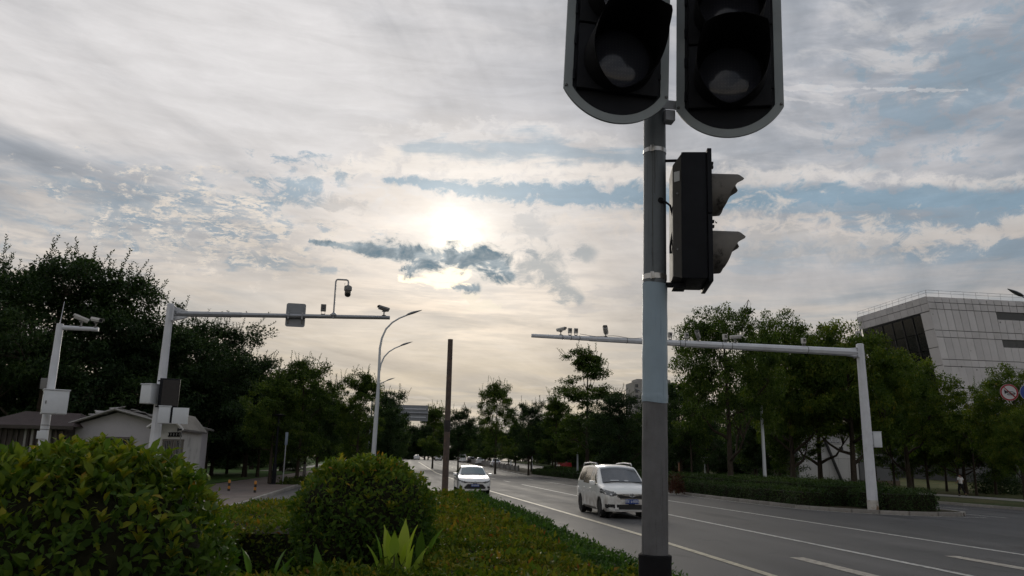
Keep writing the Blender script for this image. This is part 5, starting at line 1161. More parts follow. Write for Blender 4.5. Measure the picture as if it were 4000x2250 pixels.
p = P(2490, 1519, 84); o = copy_tree(lamp1); o.location = (p.x + hdx, 84, 0); o.rotation_euler = (0, 0, math.pi); o['label'] = 'distant lamp head showing just left of the signal pole'; o.scale = (1, 1, p.z / hd.z)
def white_post(label, px, y, h, r=0.10):
    x = P(px, 1800, y).x; o = thing('lamp_post', label, 'post', (x, y, gzf(x, y) + 0.1), 0, 'white posts among the median trees')
    MB().tube([(0, 0, -0.1), (0, 0, h * 0.5), (0, 0, h)], [r, r * 0.85, r * 0.6], 12).build('shaft', M_LAMP, o); MB().box((0, 0, 0.22), (r * 3, r * 3, 0.44), ch=0.02).build('base', M_LAMP, o)
    MB().box((0, 0, h + 0.05), (0.5, 0.16, 0.1), ch=0.03).build('lamp_head', M_LAMPHEAD, o)
white_post('white post between the two big trunks and the annex wall', 2985, 44, 5.2, 0.11)
white_post('white post right behind the white people carrier roof', 2257, 76, 5.0, 0.11)
white_post('thin white post left of the red van', 2078, 118, 5.0, 0.10)
white_post('thinnest white post behind the parked sport utility cars', 1996, 150, 4.8, 0.10)
white_post('short white post right of the orange posts', 2752, 62, 2.2, 0.05)
pb_ = Vector((1.64, 28.0, 0.12)); post = thing('bare_post', 'bare rusty brown post standing at the end of the hedge', 'post', pb_); hp = P(1757, 1328, 28).z - pb_.z
MB().tube([(-0.01, 0, -0.1), (0.0, 0, hp * 0.62), (0.0, 0, hp)], [0.118, 0.100, 0.092], 20).build('shaft', M_RUST, post)
MB().tube([(-0.005, 0, 2.6), (0.0, 0, 2.66), (0, 0, 2.9), (0, 0, 3.0)], [0.112, 0.116, 0.116, 0.108], 20).build('collar', mat('dark_collar', (0.03, 0.026, 0.025), 0.8), post)
MB().lathe([(0.094, hp), (0.096, hp + 0.02), (0.06, hp + 0.03)], 20).build('cap', M_RUST, post)

# backs of the overhead direction signs
y = 110.0; c0, c1, s0, s1 = P(1545, 1580, y), P(1670, 1645, y), P(1520, 1647, y), P(1585, 1688, y); xg = P(1468, 1800, y).x
gan = thing('sign_gantry', 'grey back of a large direction sign on a gantry above the road, far away', 'sign', (xg, y, gzf(xg, y)))
MB().tube([(0, 0.3, 0), (0, 0.3, c0.z)], [0.2, 0.15], 12).build('post', M_GALV, gan)
MB().tube([(0, 0.3, (c0.z + c1.z) / 2 - gan.location.z), (c1.x - xg, 0.3, (c0.z + c1.z) / 2 - gan.location.z)], 0.10, 10).build('arm', M_GALV, gan)
for a, b, nm in ((c0, c1, 'large_panel'), (s0, s1, 'small_panel')):
    w, h = b.x - a.x, a.z - b.z; MB().box(((a.x + b.x) / 2 - xg, 0.45, (a.z + b.z) / 2 - gan.location.z), (w, 0.04, h)).build(nm, M_SIGNBACK, gan)
    for f in (0.24, 0.76): MB().box(((a.x + b.x) / 2 - xg - 0.1, 0.38, b.z + h * f - gan.location.z), (w * 0.93, 0.08, 0.14 if w > 3 else 0.10)).build('rail', M_WHITEP, gan)
    for f in (0.0, 0.25, 0.5, 0.75, 1.0): MB().box((a.x + w * f - xg, 0.41, (a.z + b.z) / 2 - gan.location.z), (0.05, 0.05, h)).build('rib', M_GALV, gan)

# round signs at the right edge
M_RED = mat('sign_red', (0.30, 0.012, 0.018), 0.45, 0, 0.08); M_WHT = mat('sign_white', (0.52, 0.52, 0.53), 0.45, 0, 0.05); M_BLU = mat('sign_blue', (0.012, 0.045, 0.26), 0.4, 0, 0.08); M_SBLK = mat('sign_black', (0.010, 0.010, 0.012), 0.5)
M_ALU = mat('sign_edge', (0.40, 0.42, 0.43), 0.45, 0.3)
ysg = 33.5; hc = P(3942, 1533, ysg); rs_ = 34.5 / F_PX * ysg * 1.03
def disc(parent, name, m, r0, r1, y0, y1, n=48):
    b = MB(); vs, fs = [], []
    for i in range(n):
        a = 2 * math.pi * i / n
        for r_, yq in ((r0, y0), (r1, y0), (r1, y1), (r0, y1)): vs.append((r_ * math.cos(a), yq, r_ * math.sin(a)))
    for i in range(n):
        j = (i + 1) % n
        for k in range(4): fs.append((i * 4 + k, i * 4 + (k + 1) % 4, j * 4 + (k + 1) % 4, j * 4 + k))
    return b.add(vs, fs).build(name, m, parent)
horn = thing('no_horn_sign', 'round white sign with red ring and struck-out black horn', 'sign', hc, R(-18))
disc(horn, 'plate', M_ALU, 0.0001, rs_ * 1.03, 0.0, 0.004); disc(horn, 'white_field', M_WHT, 0.0001, rs_ * 0.86, -0.004, -0.001); disc(horn, 'red_ring', M_RED, rs_ * 0.82, rs_, -0.008, -0.0045)
k = rs_ / 165.0
def hp_(pts, d0, d1, m, nm): MB().prism([(x * k, -z * k) for x, z in pts], d0, d1, lambda u, v, d: (u, d, v)).build(nm, m, horn, smooth=0)
hp_([(-90, -65), (-55, -28), (-20, -18), (-20, 8), (-55, 12), (-86, 32)], -0.011, -0.0085, M_SBLK, 'horn_bell')
hb = MB(); loopa = [(-20, -14), (60, -14), (88, 0), (98, 22), (115, 22)]; loopb = [(-30, 26), (-38, 36), (-30, 48), (70, 48), (90, 40), (98, 26), (60, 24), (-20, 24)]
for lp in (loopa, loopb): hb.tube([(x * k, -0.010, -z * k) for x, z in lp], 6 * k, 6)
hb.build('horn_tube', M_SBLK, horn)
MB().prism([(-0.78 * rs_ * 0.94 * 0.9, 0.78 * rs_ * 0.88), (-0.58 * rs_, 0.74 * rs_), (0.74 * rs_, -0.60 * rs_), (0.62 * rs_, -0.72 * rs_)], -0.014, -0.0115, lambda u, v, d: (u, d, v)).build('red_bar', M_RED, horn, smooth=0)
bc = P(4020, 1533, ysg - 0.25); bl = thing('cycle_sign', 'round blue sign with white symbol, cut by the right frame edge', 'sign', bc, R(-18))
disc(bl, 'plate', M_ALU, 0.0001, rs_ * 1.03, 0.0, 0.004); disc(bl, 'blue_field', M_BLU, 0.0001, rs_ * 0.98, -0.004, -0.001)
wf = MB(); wf.tube([(rs_ * 0.42 * math.cos(a) - 0.02, -0.008, rs_ * 0.26 * math.sin(a) - 0.02) for a in np.linspace(0, 2 * math.pi, 20)], 0.018, 6); wf.tube([(-rs_ * 0.5, -0.008, 0.02), (-rs_ * 0.28, -0.008, 0.12), (rs_ * 0.2, -0.008, 0.13)], 0.018, 6); wf.build('white_symbol', M_WHT, bl)
sp_ = thing('sign_post', 'grey post carrying the round signs, just outside the right edge', 'post', (bc.x + 0.15, ysg + 0.12, gzf(bc.x, ysg) + 0.1)); zt_ = hc.z + 0.5 - sp_.location.z
MB().cyl((0, 0, -0.1), (0, 0, zt_), 0.06, n=16).build('shaft', M_GALV, sp_); MB().box((-(bc.x + 0.15 - hc.x) / 2, -0.06, hc.z - sp_.location.z), (bc.x - hc.x + 0.5, 0.03, 0.05)).build('crossbar', M_GALV, sp_)

# bollards, park lamp, small sign post, orange posts
for px, py, lbl in ((893, 1918, 'left one of the two black and yellow bollards on the pavement'), (995, 1924, 'right one of the two black and yellow bollards on the pavement')):
    p = G(px, py, 0.14); bo = thing('bollard', lbl, 'bollard', (p.x, p.y, 0.14), 0, 'black and yellow bollards'); my, mk = mat('bollard_yellow', (0.42, 0.17, 0.02), 0.5, 0, 0.15, 12), mat('bollard_black', (0.012, 0.012, 0.012), 0.5)
    for i in range(4): MB().lathe([(0.058, 0.0), (0.058, 0.128)] + ([(0.05, 0.14), (0.02, 0.148)] if i == 3 else []), 20, c=(0, 0, -0.02 + i * 0.128)).build('yellow_band' if i % 2 else 'black_band', my if i % 2 else mk, bo)
p = G(1068, 1891, 0.14); pl = thing('park_lamp', 'black park lamp post with flat disc top on the pavement', 'street lamp', (p.x, p.y, 0.14)); hl = P(1085, 1627, p.y).z - 0.14
MB().lathe([(0.30, -0.05), (0.30, 0.03), (0.13, 0.06), (0.125, 1.15), (0.075, 1.2), (0.055, hl - 0.1), (0.04, hl)], 16).build('post', M_BLACK, pl); MB().lathe([(0.05, hl), (0.42, hl + 0.06), (0.44, hl + 0.09), (0.10, hl + 0.16)], 20).build('disc_shade', M_BLACK, pl)
p = G(1104, 1892, 0.14); sp2 = thing('small_sign_post', 'thin grey post with a narrow pale plate beside the black park lamp', 'post', (p.x, p.y, 0.14)); hs = P(1122, 1690, p.y).z - 0.14
MB().cyl((0, 0, -0.1), (0, 0, hs), 0.035, n=10).build('shaft', M_GALV, sp2); MB().box((0.02, -0.05, hs - 0.35), (0.16, 0.10, 0.75), ch=0.01).build('plate', mat('blue_grey_plate', (0.16, 0.20, 0.26), 0.5), sp2)
p = P(2650, 1830, 66); og = thing('orange_posts', 'two orange-brown square posts with flat caps among the trees', 'post', (p.x, 66, gzf(p.x, 66) + 0.1)); mo = mat('orange_render', (0.36, 0.16, 0.075), 0.7, 0, 0.15, 6)
MB().box((0.18, 0, 0.9), (0.30, 0.3, 1.8), ch=0.02).build('tall_post', mo, og); MB().box((-0.55, 0, 0.45), (0.55, 0.5, 0.9), ch=0.02).build('short_post', mo, og); MB().box((0.18, 0, 1.84), (0.48, 0.48, 0.10), ch=0.02).build('cap', mat('dark_cap', (0.03, 0.03, 0.03), 0.7), og); MB().box((-0.05, 0, 0.93), (1.6, 0.5, 0.06)).build('slab', mat('pale_slab', (0.40, 0.36, 0.30), 0.7), og)
# low wall along the median, far
lw = thing('low_wall', 'low stained plaster wall with posts along the far median', 'wall', (17.6, 118, 0)); mwall = mat('stained_plaster', (0.26, 0.25, 0.235), 0.85, 0, 0.25, 1.2, 0.2, 20, c2=(0.10, 0.095, 0.085), mix2=(0.42, 0.62), s2=0.8)
for i in range(26):
    yq = 118 + i * 3.2; g = gzf(17.6, yq); MB().box((0, i * 3.2, g + 0.42), (0.14, 3.0, 0.80)).build('wall_panel', mwall, lw); MB().box((0, i * 3.2 - 1.6, g + 0.48), (0.26, 0.22, 0.96)).build('wall_post', mwall, lw)

# ------------------------------------------------------------------ vehicles
def car_paint(name, c, dirt=0.0):
    m = bpy.data.materials.new(name); m.use_nodes = True; t = m.node_tree; b = t.nodes['Principled BSDF']
    tc = t.nodes.new('ShaderNodeTexCoord'); v = S(tc.outputs['Object'], t); sp = t.nodes.new('ShaderNodeSeparateXYZ'); t.links.new(v.k, sp.inputs[0]); z = S(sp.outputs[2], t); y = S(sp.outputs[1], t)
    dn = z.step(0.95, 0.42) * noise(v, 2.2, 5, 0.6).step(0.25, 0.65) * dirt
    col = mixc(dn, tuple(c), (0.20, 0.135, 0.085)); col = mixc((noise(v, 5, 4) - 0.5).max(0.0) * 0.25, col, tuple(q * 0.7 for q in c))
    t.links.new(col.k, b.inputs['Base Color']); t.links.new((dn * 0.5 + 0.22).k, b.inputs['Roughness']); b.inputs['Coat Weight'].default_value = 1.0; b.inputs['Coat Roughness'].default_value = 0.04
    return m
PT_WHITE = car_paint('white_car_paint', (0.87, 0.88, 0.88), 0.15); PT_DIRTY = car_paint('dusty_white_car_paint', (0.87, 0.88, 0.86), 0.7)
PT_BLACK = car_paint('black_car_paint', (0.02, 0.02, 0.022)); PT_RED = car_paint('red_van_paint', (0.30, 0.022, 0.03), 0.1); PT_SILV = car_paint('silver_van_paint', (0.42, 0.42, 0.42), 0.2)
M_GLASS = mat('tinted_car_glass', (0.022, 0.026, 0.028), 0.08, 0, 0.05, spec=0.9, coat=1.0)
M_GLASST = mat('sky_reflecting_windscreen', (0.055, 0.105, 0.115), 0.07, 0, 0.10, 2.5, spec=0.9, coat=1.0)  # teal of the reflected sky is put into the glass colour
M_GLASSG = mat('grey_windscreen', (0.060, 0.064, 0.072), 0.07, 0, 0.25, 2.0, spec=0.9, coat=1.0)
M_GLASSB = mat('brown_tinted_glass', (0.050, 0.032, 0.026), 0.10, 0, 0.15, 2.0, spec=0.8, coat=0.8)
M_TYRE = mat('tyre_rubber', (0.014, 0.013, 0.013), 0.85, 0, 0.3, 20); M_RIM = mat('alloy_rim', (0.20, 0.19, 0.18), 0.45, 0.6, 0.2, 9)
M_CHROME = mat('chrome', (0.55, 0.55, 0.55), 0.18, 1.0, 0.05); M_GRILLE = mat('black_grille', (0.008, 0.008, 0.009), 0.5); M_HEADL = mat('headlamp_glass', (0.06, 0.065, 0.07), 0.12, 0, 0.4, 14, spec=0.9, coat=1.0)
M_HEADW = mat('headlamp_reflector', (0.55, 0.56, 0.57), 0.2, 0.5, 0.1); M_PLATE = mat('blue_number_plate', (0.012, 0.050, 0.24), 0.4, 0, 0.08); M_TEXTW = mat('plate_letter_white', (0.62, 0.64, 0.66), 0.5); M_TAIL = mat('tail_lamp_red', (0.25, 0.012, 0.012), 0.25, coat=0.8)

def text_mesh(body, size, depth=0.0005):
    cu = bpy.data.curves.new('lettering', 'FONT'); cu.body = body; cu.size = size; cu.extrude = depth; cu.align_x = 'CENTER'; cu.align_y = 'CENTER'; cu.resolution_u = 2
    ob = bpy.data.objects.new('lettering', cu); COL.objects.link(ob); bpy.context.view_layer.update()
    me = bpy.data.meshes.new_from_object(ob.evaluated_get(bpy.context.evaluated_depsgraph_get())); bpy.data.objects.remove(ob); bpy.data.curves.remove(cu); me.materials.clear(); return me
def in_poly(px, pz, poly):
    c = np.zeros(px.shape, bool); n = len(poly)
    for i in range(n):
        (x0, z0), (x1, z1) = poly[i], poly[(i + 1) % n]
        k = ((z0 > pz) != (z1 > pz)) & (px < (x1 - x0) * (pz - z0) / ((z1 - z0) if z1 != z0 else 1e-9) + x0); c ^= k
    return c
def car(name, label, cat, loc, rz, sp, paint, glass, res=1.0, group=None):
    """Lofted body; panes, lamps and grille are cut from the same surface so that they follow it."""
    o = thing(name, label, cat, loc, rz, group); L = sp['L']; I = lambda key, s: np.interp(s, [a for a, _ in sp[key]], [b for _, b in sp[key]])
    ss = np.unique(np.round(np.concatenate([np.arange(0, 0.62, 0.03 / res), np.arange(0.62, L - 0.3, 0.045 / res), np.arange(L - 0.3, L, 0.03 / res), [L]]), 4))
    rows, kinds = [], []; J = [('b', 3), ('s', 3), ('s', 8), ('s', 8), ('g', 10), ('t', 14)]
    for s in ss:
        wm, wb, wr, zb, zt, zl = I('wm', s), I('wm', s) * I('wbf', s), I('wr', s), I('zb', s), I('zt', s), I('zl', s)
        cr = min(0.05, (zt - zb) * 0.35); zm = zl + (zb - zl) * 0.62
        key = [(0, zl), (wm * 0.86, zl), (wm * 0.975, zl + 0.10), (wm, zm), (wb, zb), (wr, zt - cr), (0, zt)]
        pts = []
        for (nm, m), a, b in zip(J, key, key[1:]):
            for q in range(m):
                u = q / m; x = a[0] + (b[0] - a[0]) * u; z = a[1] + (b[1] - a[1]) * u
                if nm == 't': z = (zt - cr) + cr * (1 - ((x / max(a[0], 1e-6)) ** 2)) if a[0] > 0 else zt
                if nm == 's' and a is key[3]: x += 0.012 * math.sin(math.pi * u)
                if nm == 'g': x += 0.015 * math.sin(math.pi * u)
                pts.append((x, z))
        pts.append((0, zt)); rows.append(pts)
    for nm, m in J: kinds += [nm] * m
    A = np.array(rows); nS, nJ = A.shape[:2]
    fade = np.exp(-ss / 0.7); fadeR = np.exp(-(L - ss) / 0.6); verts, faces, info = [], [], []
    def yv(s, x, i): return s - L / 2 + sp.get('bow', 0.2) * x * x * fade[i] - sp.get('bowr', 0.15) * x * x * fadeR[i]
    for sgn in (1, -1):
        base = len(verts)
        for i, s in enumerate(ss):
            for j in range(nJ): x, z = A[i, j]; verts.append((sgn * x, yv(s, x, i), z))
        for i in range(nS - 1):
            for j in range(nJ - 1):
                q = [base + i * nJ + j, base + (i + 1) * nJ + j, base + (i + 1) * nJ + j + 1, base + i * nJ + j + 1]
                faces.append(q if sgn > 0 else q[::-1]); info.append((kinds[j], (ss[i] + ss[i + 1]) / 2))
    for i, s in ((0, 0.0), (nS - 1, L)):
        m = 26; base = len(verts)
        for j in range(nJ):
            for k in range(m + 1): x = A[i, j, 0] * (2 * k / m - 1); verts.append((x, yv(s, x, i), A[i, j, 1]))
        for j in range(nJ - 1):
            for k in range(m):
                q = [base + j * (m + 1) + k, base + j * (m + 1) + k + 1, base + (j + 1) * (m + 1) + k + 1, base + (j + 1) * (m + 1) + k]; faces.append(q if i == 0 else q[::-1]); info.append(('f' if i == 0 else 'r', s))
    V = np.array(verts); Fq = np.array(faces); C = V[Fq].mean(1); N = np.cross(V[Fq[:, 2]] - V[Fq[:, 0]], V[Fq[:, 3]] - V[Fq[:, 1]]); N /= np.maximum(np.linalg.norm(N, axis=1, keepdims=True), 1e-9)
    kd = np.array([a for a, _ in info]); s_ = C[:, 1] + L / 2
    arch = np.zeros(len(Fq), bool)
    for sw in sp['wheels']: arch |= (np.hypot(s_ - sw, C[:, 2] - sp['wr_']) < sp['wr_'] + 0.055) & np.isin(kd, ['s', 'b']) & (abs(C[:, 0]) > 0.45)
    def sheet(nm, mask, m, off=0.004, parent=o):
        if not mask.any(): return None
        f = Fq[mask]; u, inv = np.unique(f, return_inverse=True); inv = inv.reshape(f.shape); vn = np.zeros((len(u), 3)); np.add.at(vn, inv.reshape(-1), np.repeat(N[mask], 4, 0)); vn /= np.maximum(np.linalg.norm(vn, axis=1, keepdims=True), 1e-9)
        return obj_from(nm, np_mesh(nm, V[u] + vn * off, inv, material=m, smooth=True), parent)
    bd = sheet('body', ~arch, paint, 0.0); bd.data.set_sharp_from_angle(angle=R(40))
    front = (kd == 'f') | (np.isin(kd, ['s', 'g', 't']) & (s_ < 0.75)); rear = (kd == 'r') | (np.isin(kd, ['s', 'g', 't']) & (s_ > L - 0.35))
    w0, w1 = sp['screen']; sheet('windscreen', (kd == 't') & (s_ > w0) & (s_ < w1) & (abs(C[:, 0]) < np.interp(s_, ss, A[:, -15, 0]) * 0.965), glass, 0.005)
    if 'rscreen' in sp: a, b = sp['rscreen']; sheet('rear_window', ((kd == 't') & (s_ > a) & (s_ < b) & (abs(C[:, 0]) < 0.9 * np.interp(s_, ss, A[:, -15, 0]))) | ((kd == 'r') & in_poly(abs(C[:, 0]), C[:, 2], sp.get('rpoly', [(9, 9), (9, 9), (9, 9)]))), M_GLASS, 0.005)
    for k, (poly, gm) in enumerate(sp['side']):
        for sgn in (1, -1): sheet('side_window', np.isin(kd, ['s', 'g']) & (C[:, 0] * sgn > 0) & in_poly(s_, C[:, 2], poly), gm, 0.005)
    for nm, poly, m, off, both in sp.get('front', []):
        if both:
            for sgn in (1, -1): sheet(nm, front & (C[:, 0] * sgn > 0) & in_poly(abs(C[:, 0]), C[:, 2], poly), m, off)
        else: sheet(nm, front & in_poly(abs(C[:, 0]), C[:, 2], poly), m, off)
    for nm, poly, m, off in sp.get('rear', []):
        for sgn in (1, -1): sheet(nm, rear & (C[:, 0] * sgn > 0) & in_poly(abs(C[:, 0]), C[:, 2], poly), m, off)
    for nm, poly, m in sp.get('sides', []): sheet(nm, np.isin(kd, ['s', 'g', 't']) & in_poly(s_, C[:, 2], poly), m, 0.003)
    # wheels
    wr = sp['wr_']; tyre = MB(); prof = [(wr * 0.62, 0.0), (wr * 0.64, 0.02), (wr * 0.93, 0.005), (wr, 0.035), (wr, 0.165), (wr * 0.93, 0.195), (wr * 0.62, 0.19)]; RY = Matrix.Rotation(R(90), 3, 'Y')
    for sw in sp['wheels']:
        for sgn in (1, -1):
            xw = I('wm', sw) - 0.02; wh = thing('w', '', ''); [wh.__delitem__(q) for q in list(wh.keys())]; wh.name = 'wheel'; wh.parent = o; wh.location = (sgn * xw, sw - L / 2, wr); wh.rotation_euler = (0, 0, 0 if sgn > 0 else math.pi)
            MB().lathe([(r_, -t_) for r_, t_ in prof][::-1], 28, m=RY).build('tyre', M_TYRE, wh)
            rim = MB().lathe([(wr * 0.63, -0.03), (wr * 0.60, -0.012), (wr * 0.55, -0.03), (0.001, -0.035)], 28, m=RY)
            for q in range(5): a = q * 2 * math.pi / 5; rim.box((-0.018, 0.30 * wr * math.cos(a), 0.30 * wr * math.sin(a)), (0.03, 0.09, wr * 0.56), rx=a - math.pi / 2)
            rim.build('rim', M_RIM, wh)
            MB().box((sgn * (xw - 0.30), sw - L / 2, wr + 0.02), (0.12, 2 * wr + 0.10, 2 * wr), ch=0.05).build('wheel_well', M_GRILLE, o)
            ar = wr + 0.05; MB().tube([(sgn * (np.interp(sw + ar * math.cos(a), ss, A[:, 9, 0]) * 0.985), sw - L / 2 + ar * math.cos(a), wr + ar * math.sin(a)) for a in np.linspace(-0.15, math.pi + 0.15, 22)], 0.022, 6).build('wheel_arch', sp.get('archm', paint), o)
    MB().box((0, 0, sp['zl'][0][1] + 0.09), (1.30, L * 0.88, 0.16)).build('underbody', M_GRILLE, o)
    # mirrors, handles, plate, extras
    ms, mz = sp['mirror']; xm = float(np.interp(ms, ss, A[:, -25, 0]))
    if sp.get('mirrors', True):
        for sgn in (1, -1):
            mi = MB().box((sgn * (xm + 0.115), ms - L / 2, mz), (0.20, 0.11, 0.135), ch=0.035).build('mirror', paint, o); MB().box((sgn * (xm + 0.01), ms - L / 2 + 0.01, mz - 0.045), (0.10, 0.05, 0.04)).build('mirror_arm', M_GRILLE, mi)
    for hs in sp.get('handles', []):
        for sgn in (1, -1): xh = float(np.interp(hs, ss, A[:, 14 + 8 - 3, 0])); MB().box((sgn * (xh + 0.012), hs - L / 2, sp['handle_z']), (0.03, 0.17, 0.032), ch=0.008).build('door_handle', paint, o)
    def fy(x): return -L / 2 + sp.get('bow', 0.2) * x * x
    if 'plate' in sp:
        x, z, body = sp['plate']; pl_ = MB().box((x, fy(abs(x) + 0.1) - 0.035, z), (0.44, 0.012, 0.14), ch=0.003).build('number_plate', M_PLATE, o)
        if body:
            me = text_mesh(body, 0.115); me.materials.append(M_TEXTW); tx = obj_from('plate_lettering', me, pl_); tx.location = (x, fy(abs(x) + 0.1) - 0.0425, z); tx.rotation_euler = (R(90), 0, 0)
        else:
            for q in range(7): MB().box((x - 0.17 + q * 0.055 + (0.012 if q > 1 else 0), fy(abs(x) + 0.1) - 0.043, z + 0.004 * (q % 2)), (0.026, 0.003, 0.075)).build('plate_mark', M_TEXTW, pl_)
    return o, fy, A, ss

SEDAN = dict(L=4.63, bow=0.26, zt=[(0, 0.64), (0.06, 0.71), (0.2, 0.78), (0.6, 0.87), (1.15, 0.97), (1.25, 1.0), (1.95, 1.36), (2.2, 1.43), (2.6, 1.465), (3.1, 1.45), (3.6, 1.36), (4.1, 1.12), (4.5, 1.06), (4.63, 0.95)],
    zb=[(0, 0.58), (0.06, 0.645), (0.2, 0.71), (0.6, 0.80), (1.2, 0.88), (2, 0.91), (3.5, 0.95), (4.1, 0.98), (4.63, 0.80)], wm=[(0, 0.73), (0.05, 0.79), (0.2, 0.845), (0.5, 0.875), (1, 0.888), (3.6, 0.888), (4.3, 0.85), (4.63, 0.76)], wbf=[(0, 0.97), (1.2, 0.965), (3.5, 0.965), (4.63, 0.95)],
    wr=[(0, 0.60), (0.2, 0.70), (0.6, 0.74), (1.15, 0.755), (1.25, 0.75), (1.95, 0.625), (2.3, 0.585), (3.1, 0.585), (3.6, 0.60), (4.1, 0.68), (4.63, 0.62)], zl=[(0, 0.20), (0.3, 0.18), (4.2, 0.19), (4.63, 0.27)], screen=(1.24, 2.0), rscreen=(3.45, 4.05),
    side=[([(1.55, 0.93), (2.1, 1.33), (2.58, 1.38), (2.58, 0.95)], M_GLASSB), ([(2.66, 0.95), (2.66, 1.385), (3.2, 1.36), (3.8, 1.1), (3.6, 0.98)], M_GLASSB)], wheels=[0.92, 3.62], wr_=0.315, mirror=(1.62, 0.99), handles=[2.45, 3.4], handle_z=0.80,
    plate=(0.0, 0.44, None), front=[('headlamp', [(0.36, 0.60), (0.52, 0.545), (0.72, 0.60), (0.90, 0.70), (0.90, 0.745), (0.66, 0.665), (0.5, 0.635)], M_HEADL, 0.006, True),
        ('upper_grille', [(-0.01, 0.52), (0.10, 0.55), (0.42, 0.60), (0.46, 0.625), (0.12, 0.60), (-0.01, 0.60)], M_GRILLE, 0.006, False), ('lower_grille', [(-0.01, 0.26), (0.50, 0.26), (0.60, 0.315), (0.40, 0.51), (-0.01, 0.52)], M_GRILLE, 0.006, False),
        ('chrome_trim', [(-0.01, 0.525), (0.10, 0.525), (0.44, 0.545), (0.44, 0.56), (0.10, 0.545), (-0.01, 0.545)], M_CHROME, 0.008, False), ('fog_lamp', [(0.66, 0.30), (0.84, 0.30), (0.80, 0.37), (0.70, 0.42)], M_GRILLE, 0.006, True), ('lower_lip', [(-0.01, 0.225), (0.55, 0.225), (0.62, 0.255), (-0.01, 0.25)], M_HEADW, 0.008, False)])
o, fy, A, ss_ = car('sedan', 'white sedan coming towards the camera beside the brown post', 'car', (4.05, 42.0 + 2.32, 0.0), 0, SEDAN, PT_WHITE, M_GLASST)
em = MB(); em.tube([(0.075 * math.cos(a), fy(0.1) - 0.03, 0.585 + 0.052 * math.sin(a)) for a in np.linspace(0, 2 * math.pi, 24)], 0.008, 6); em.tube([(0.032 * math.cos(a), fy(0.1) - 0.03, 0.585 + 0.050 * math.sin(a)) for a in np.linspace(0, 2 * math.pi, 18)], 0.006, 6); em.tube([(0.058 * math.cos(a), fy(0.1) - 0.03, 0.606 + 0.025 * math.sin(a)) for a in np.linspace(0, 2 * math.pi, 18)], 0.006, 6); em.build('emblem', M_CHROME, o)
MB().tube([(-0.68, -2.32 + 1.24, 0.985), (0.0, -2.32 + 1.2, 1.01), (0.62, -2.32 + 1.25, 0.99)], 0.012, 6).build('wiper', M_GRILLE, o)

MPV = dict(L=4.48, bow=0.24, zt=[(0, 0.80), (0.06, 0.88), (0.2, 0.955), (0.5, 1.03), (0.85, 1.095), (0.95, 1.12), (1.6, 1.55), (1.8, 1.645), (2.2, 1.69), (3.0, 1.70), (4.0, 1.66), (4.3, 1.58), (4.48, 1.15)],
    zb=[(0, 0.70), (0.06, 0.78), (0.2, 0.85), (0.5, 0.92), (0.95, 0.99), (2, 1.03), (4.2, 1.08), (4.48, 0.9)], wm=[(0, 0.70), (0.05, 0.765), (0.2, 0.82), (0.5, 0.853), (1, 0.865), (3.9, 0.865), (4.3, 0.83), (4.48, 0.77)], wbf=[(0, 0.97), (1.2, 0.97), (4.48, 0.96)],
    wr=[(0, 0.56), (0.2, 0.67), (0.5, 0.72), (0.85, 0.745), (0.95, 0.745), (1.6, 0.66), (1.85, 0.63), (3.0, 0.63), (4.0, 0.62), (4.48, 0.60)], zl=[(0, 0.23), (0.3, 0.20), (4.1, 0.21), (4.48, 0.30)], screen=(0.95, 1.70), rscreen=(4.2, 4.44),
    side=[([(1.22, 1.04), (1.78, 1.52), (2.16, 1.575), (2.16, 1.04)], M_GLASS), ([(2.24, 1.06), (2.24, 1.58), (3.12, 1.58), (3.12, 1.08)], M_GLASSB), ([(3.18, 1.09), (3.18, 1.575), (3.85, 1.53), (4.02, 1.28), (3.75, 1.12)], M_GLASSB)], wheels=[0.86, 3.58], wr_=0.315, mirror=(1.38, 1.08), handles=[2.05, 2.95], handle_z=0.90,
    plate=(0.0, 0.545, '鄂E 64B87'), front=[('headlamp', [(0.44, 0.755), (0.60, 0.69), (0.80, 0.74), (0.95, 0.90), (0.95, 0.965), (0.74, 0.88), (0.56, 0.83)], M_HEADL, 0.006, True), ('headlamp_reflector', [(0.60, 0.71), (0.64, 0.71), (0.68, 0.80), (0.63, 0.78)], M_HEADW, 0.010, True), ('headlamp_reflector', [(0.74, 0.75), (0.78, 0.76), (0.90, 0.90), (0.86, 0.90)], M_HEADW, 0.010, True),
        ('grille', [(-0.01, 0.62), (0.36, 0.635), (0.45, 0.69), (0.48, 0.77), (-0.01, 0.765)], M_GRILLE, 0.006, False), ('chrome_bar', [(-0.01, 0.70), (0.12, 0.715), (0.46, 0.755), (0.46, 0.77), (0.10, 0.74), (-0.01, 0.73)], M_CHROME, 0.010, False), ('chrome_surround', [(-0.01, 0.608), (0.36, 0.622), (0.47, 0.69), (0.45, 0.695), (0.35, 0.637), (-0.01, 0.622)], M_CHROME, 0.010, False),
        ('lower_grille', [(-0.01, 0.295), (0.40, 0.295), (0.50, 0.44), (-0.01, 0.47)], M_GRILLE, 0.006, False), ('fog_recess', [(0.50, 0.30), (0.60, 0.36), (0.80, 0.33), (0.80, 0.44), (0.56, 0.45)], M_GRILLE, 0.006, True), ('fog_trim', [(0.52, 0.37), (0.80, 0.37), (0.80, 0.385), (0.54, 0.385)], M_CHROME, 0.010, True), ('lower_lip', [(-0.01, 0.255), (0.50, 0.255), (0.60, 0.30), (0.50, 0.285), (-0.01, 0.28)], M_HEADW, 0.010, False)])
o, fy, A, ss_ = car('people_carrier', 'white people carrier with roof rails and dusty flanks beside the signal pole', 'car', (7.42, 24.7 + 2.24, 0.0), 0, MPV, PT_DIRTY, M_GLASSG)
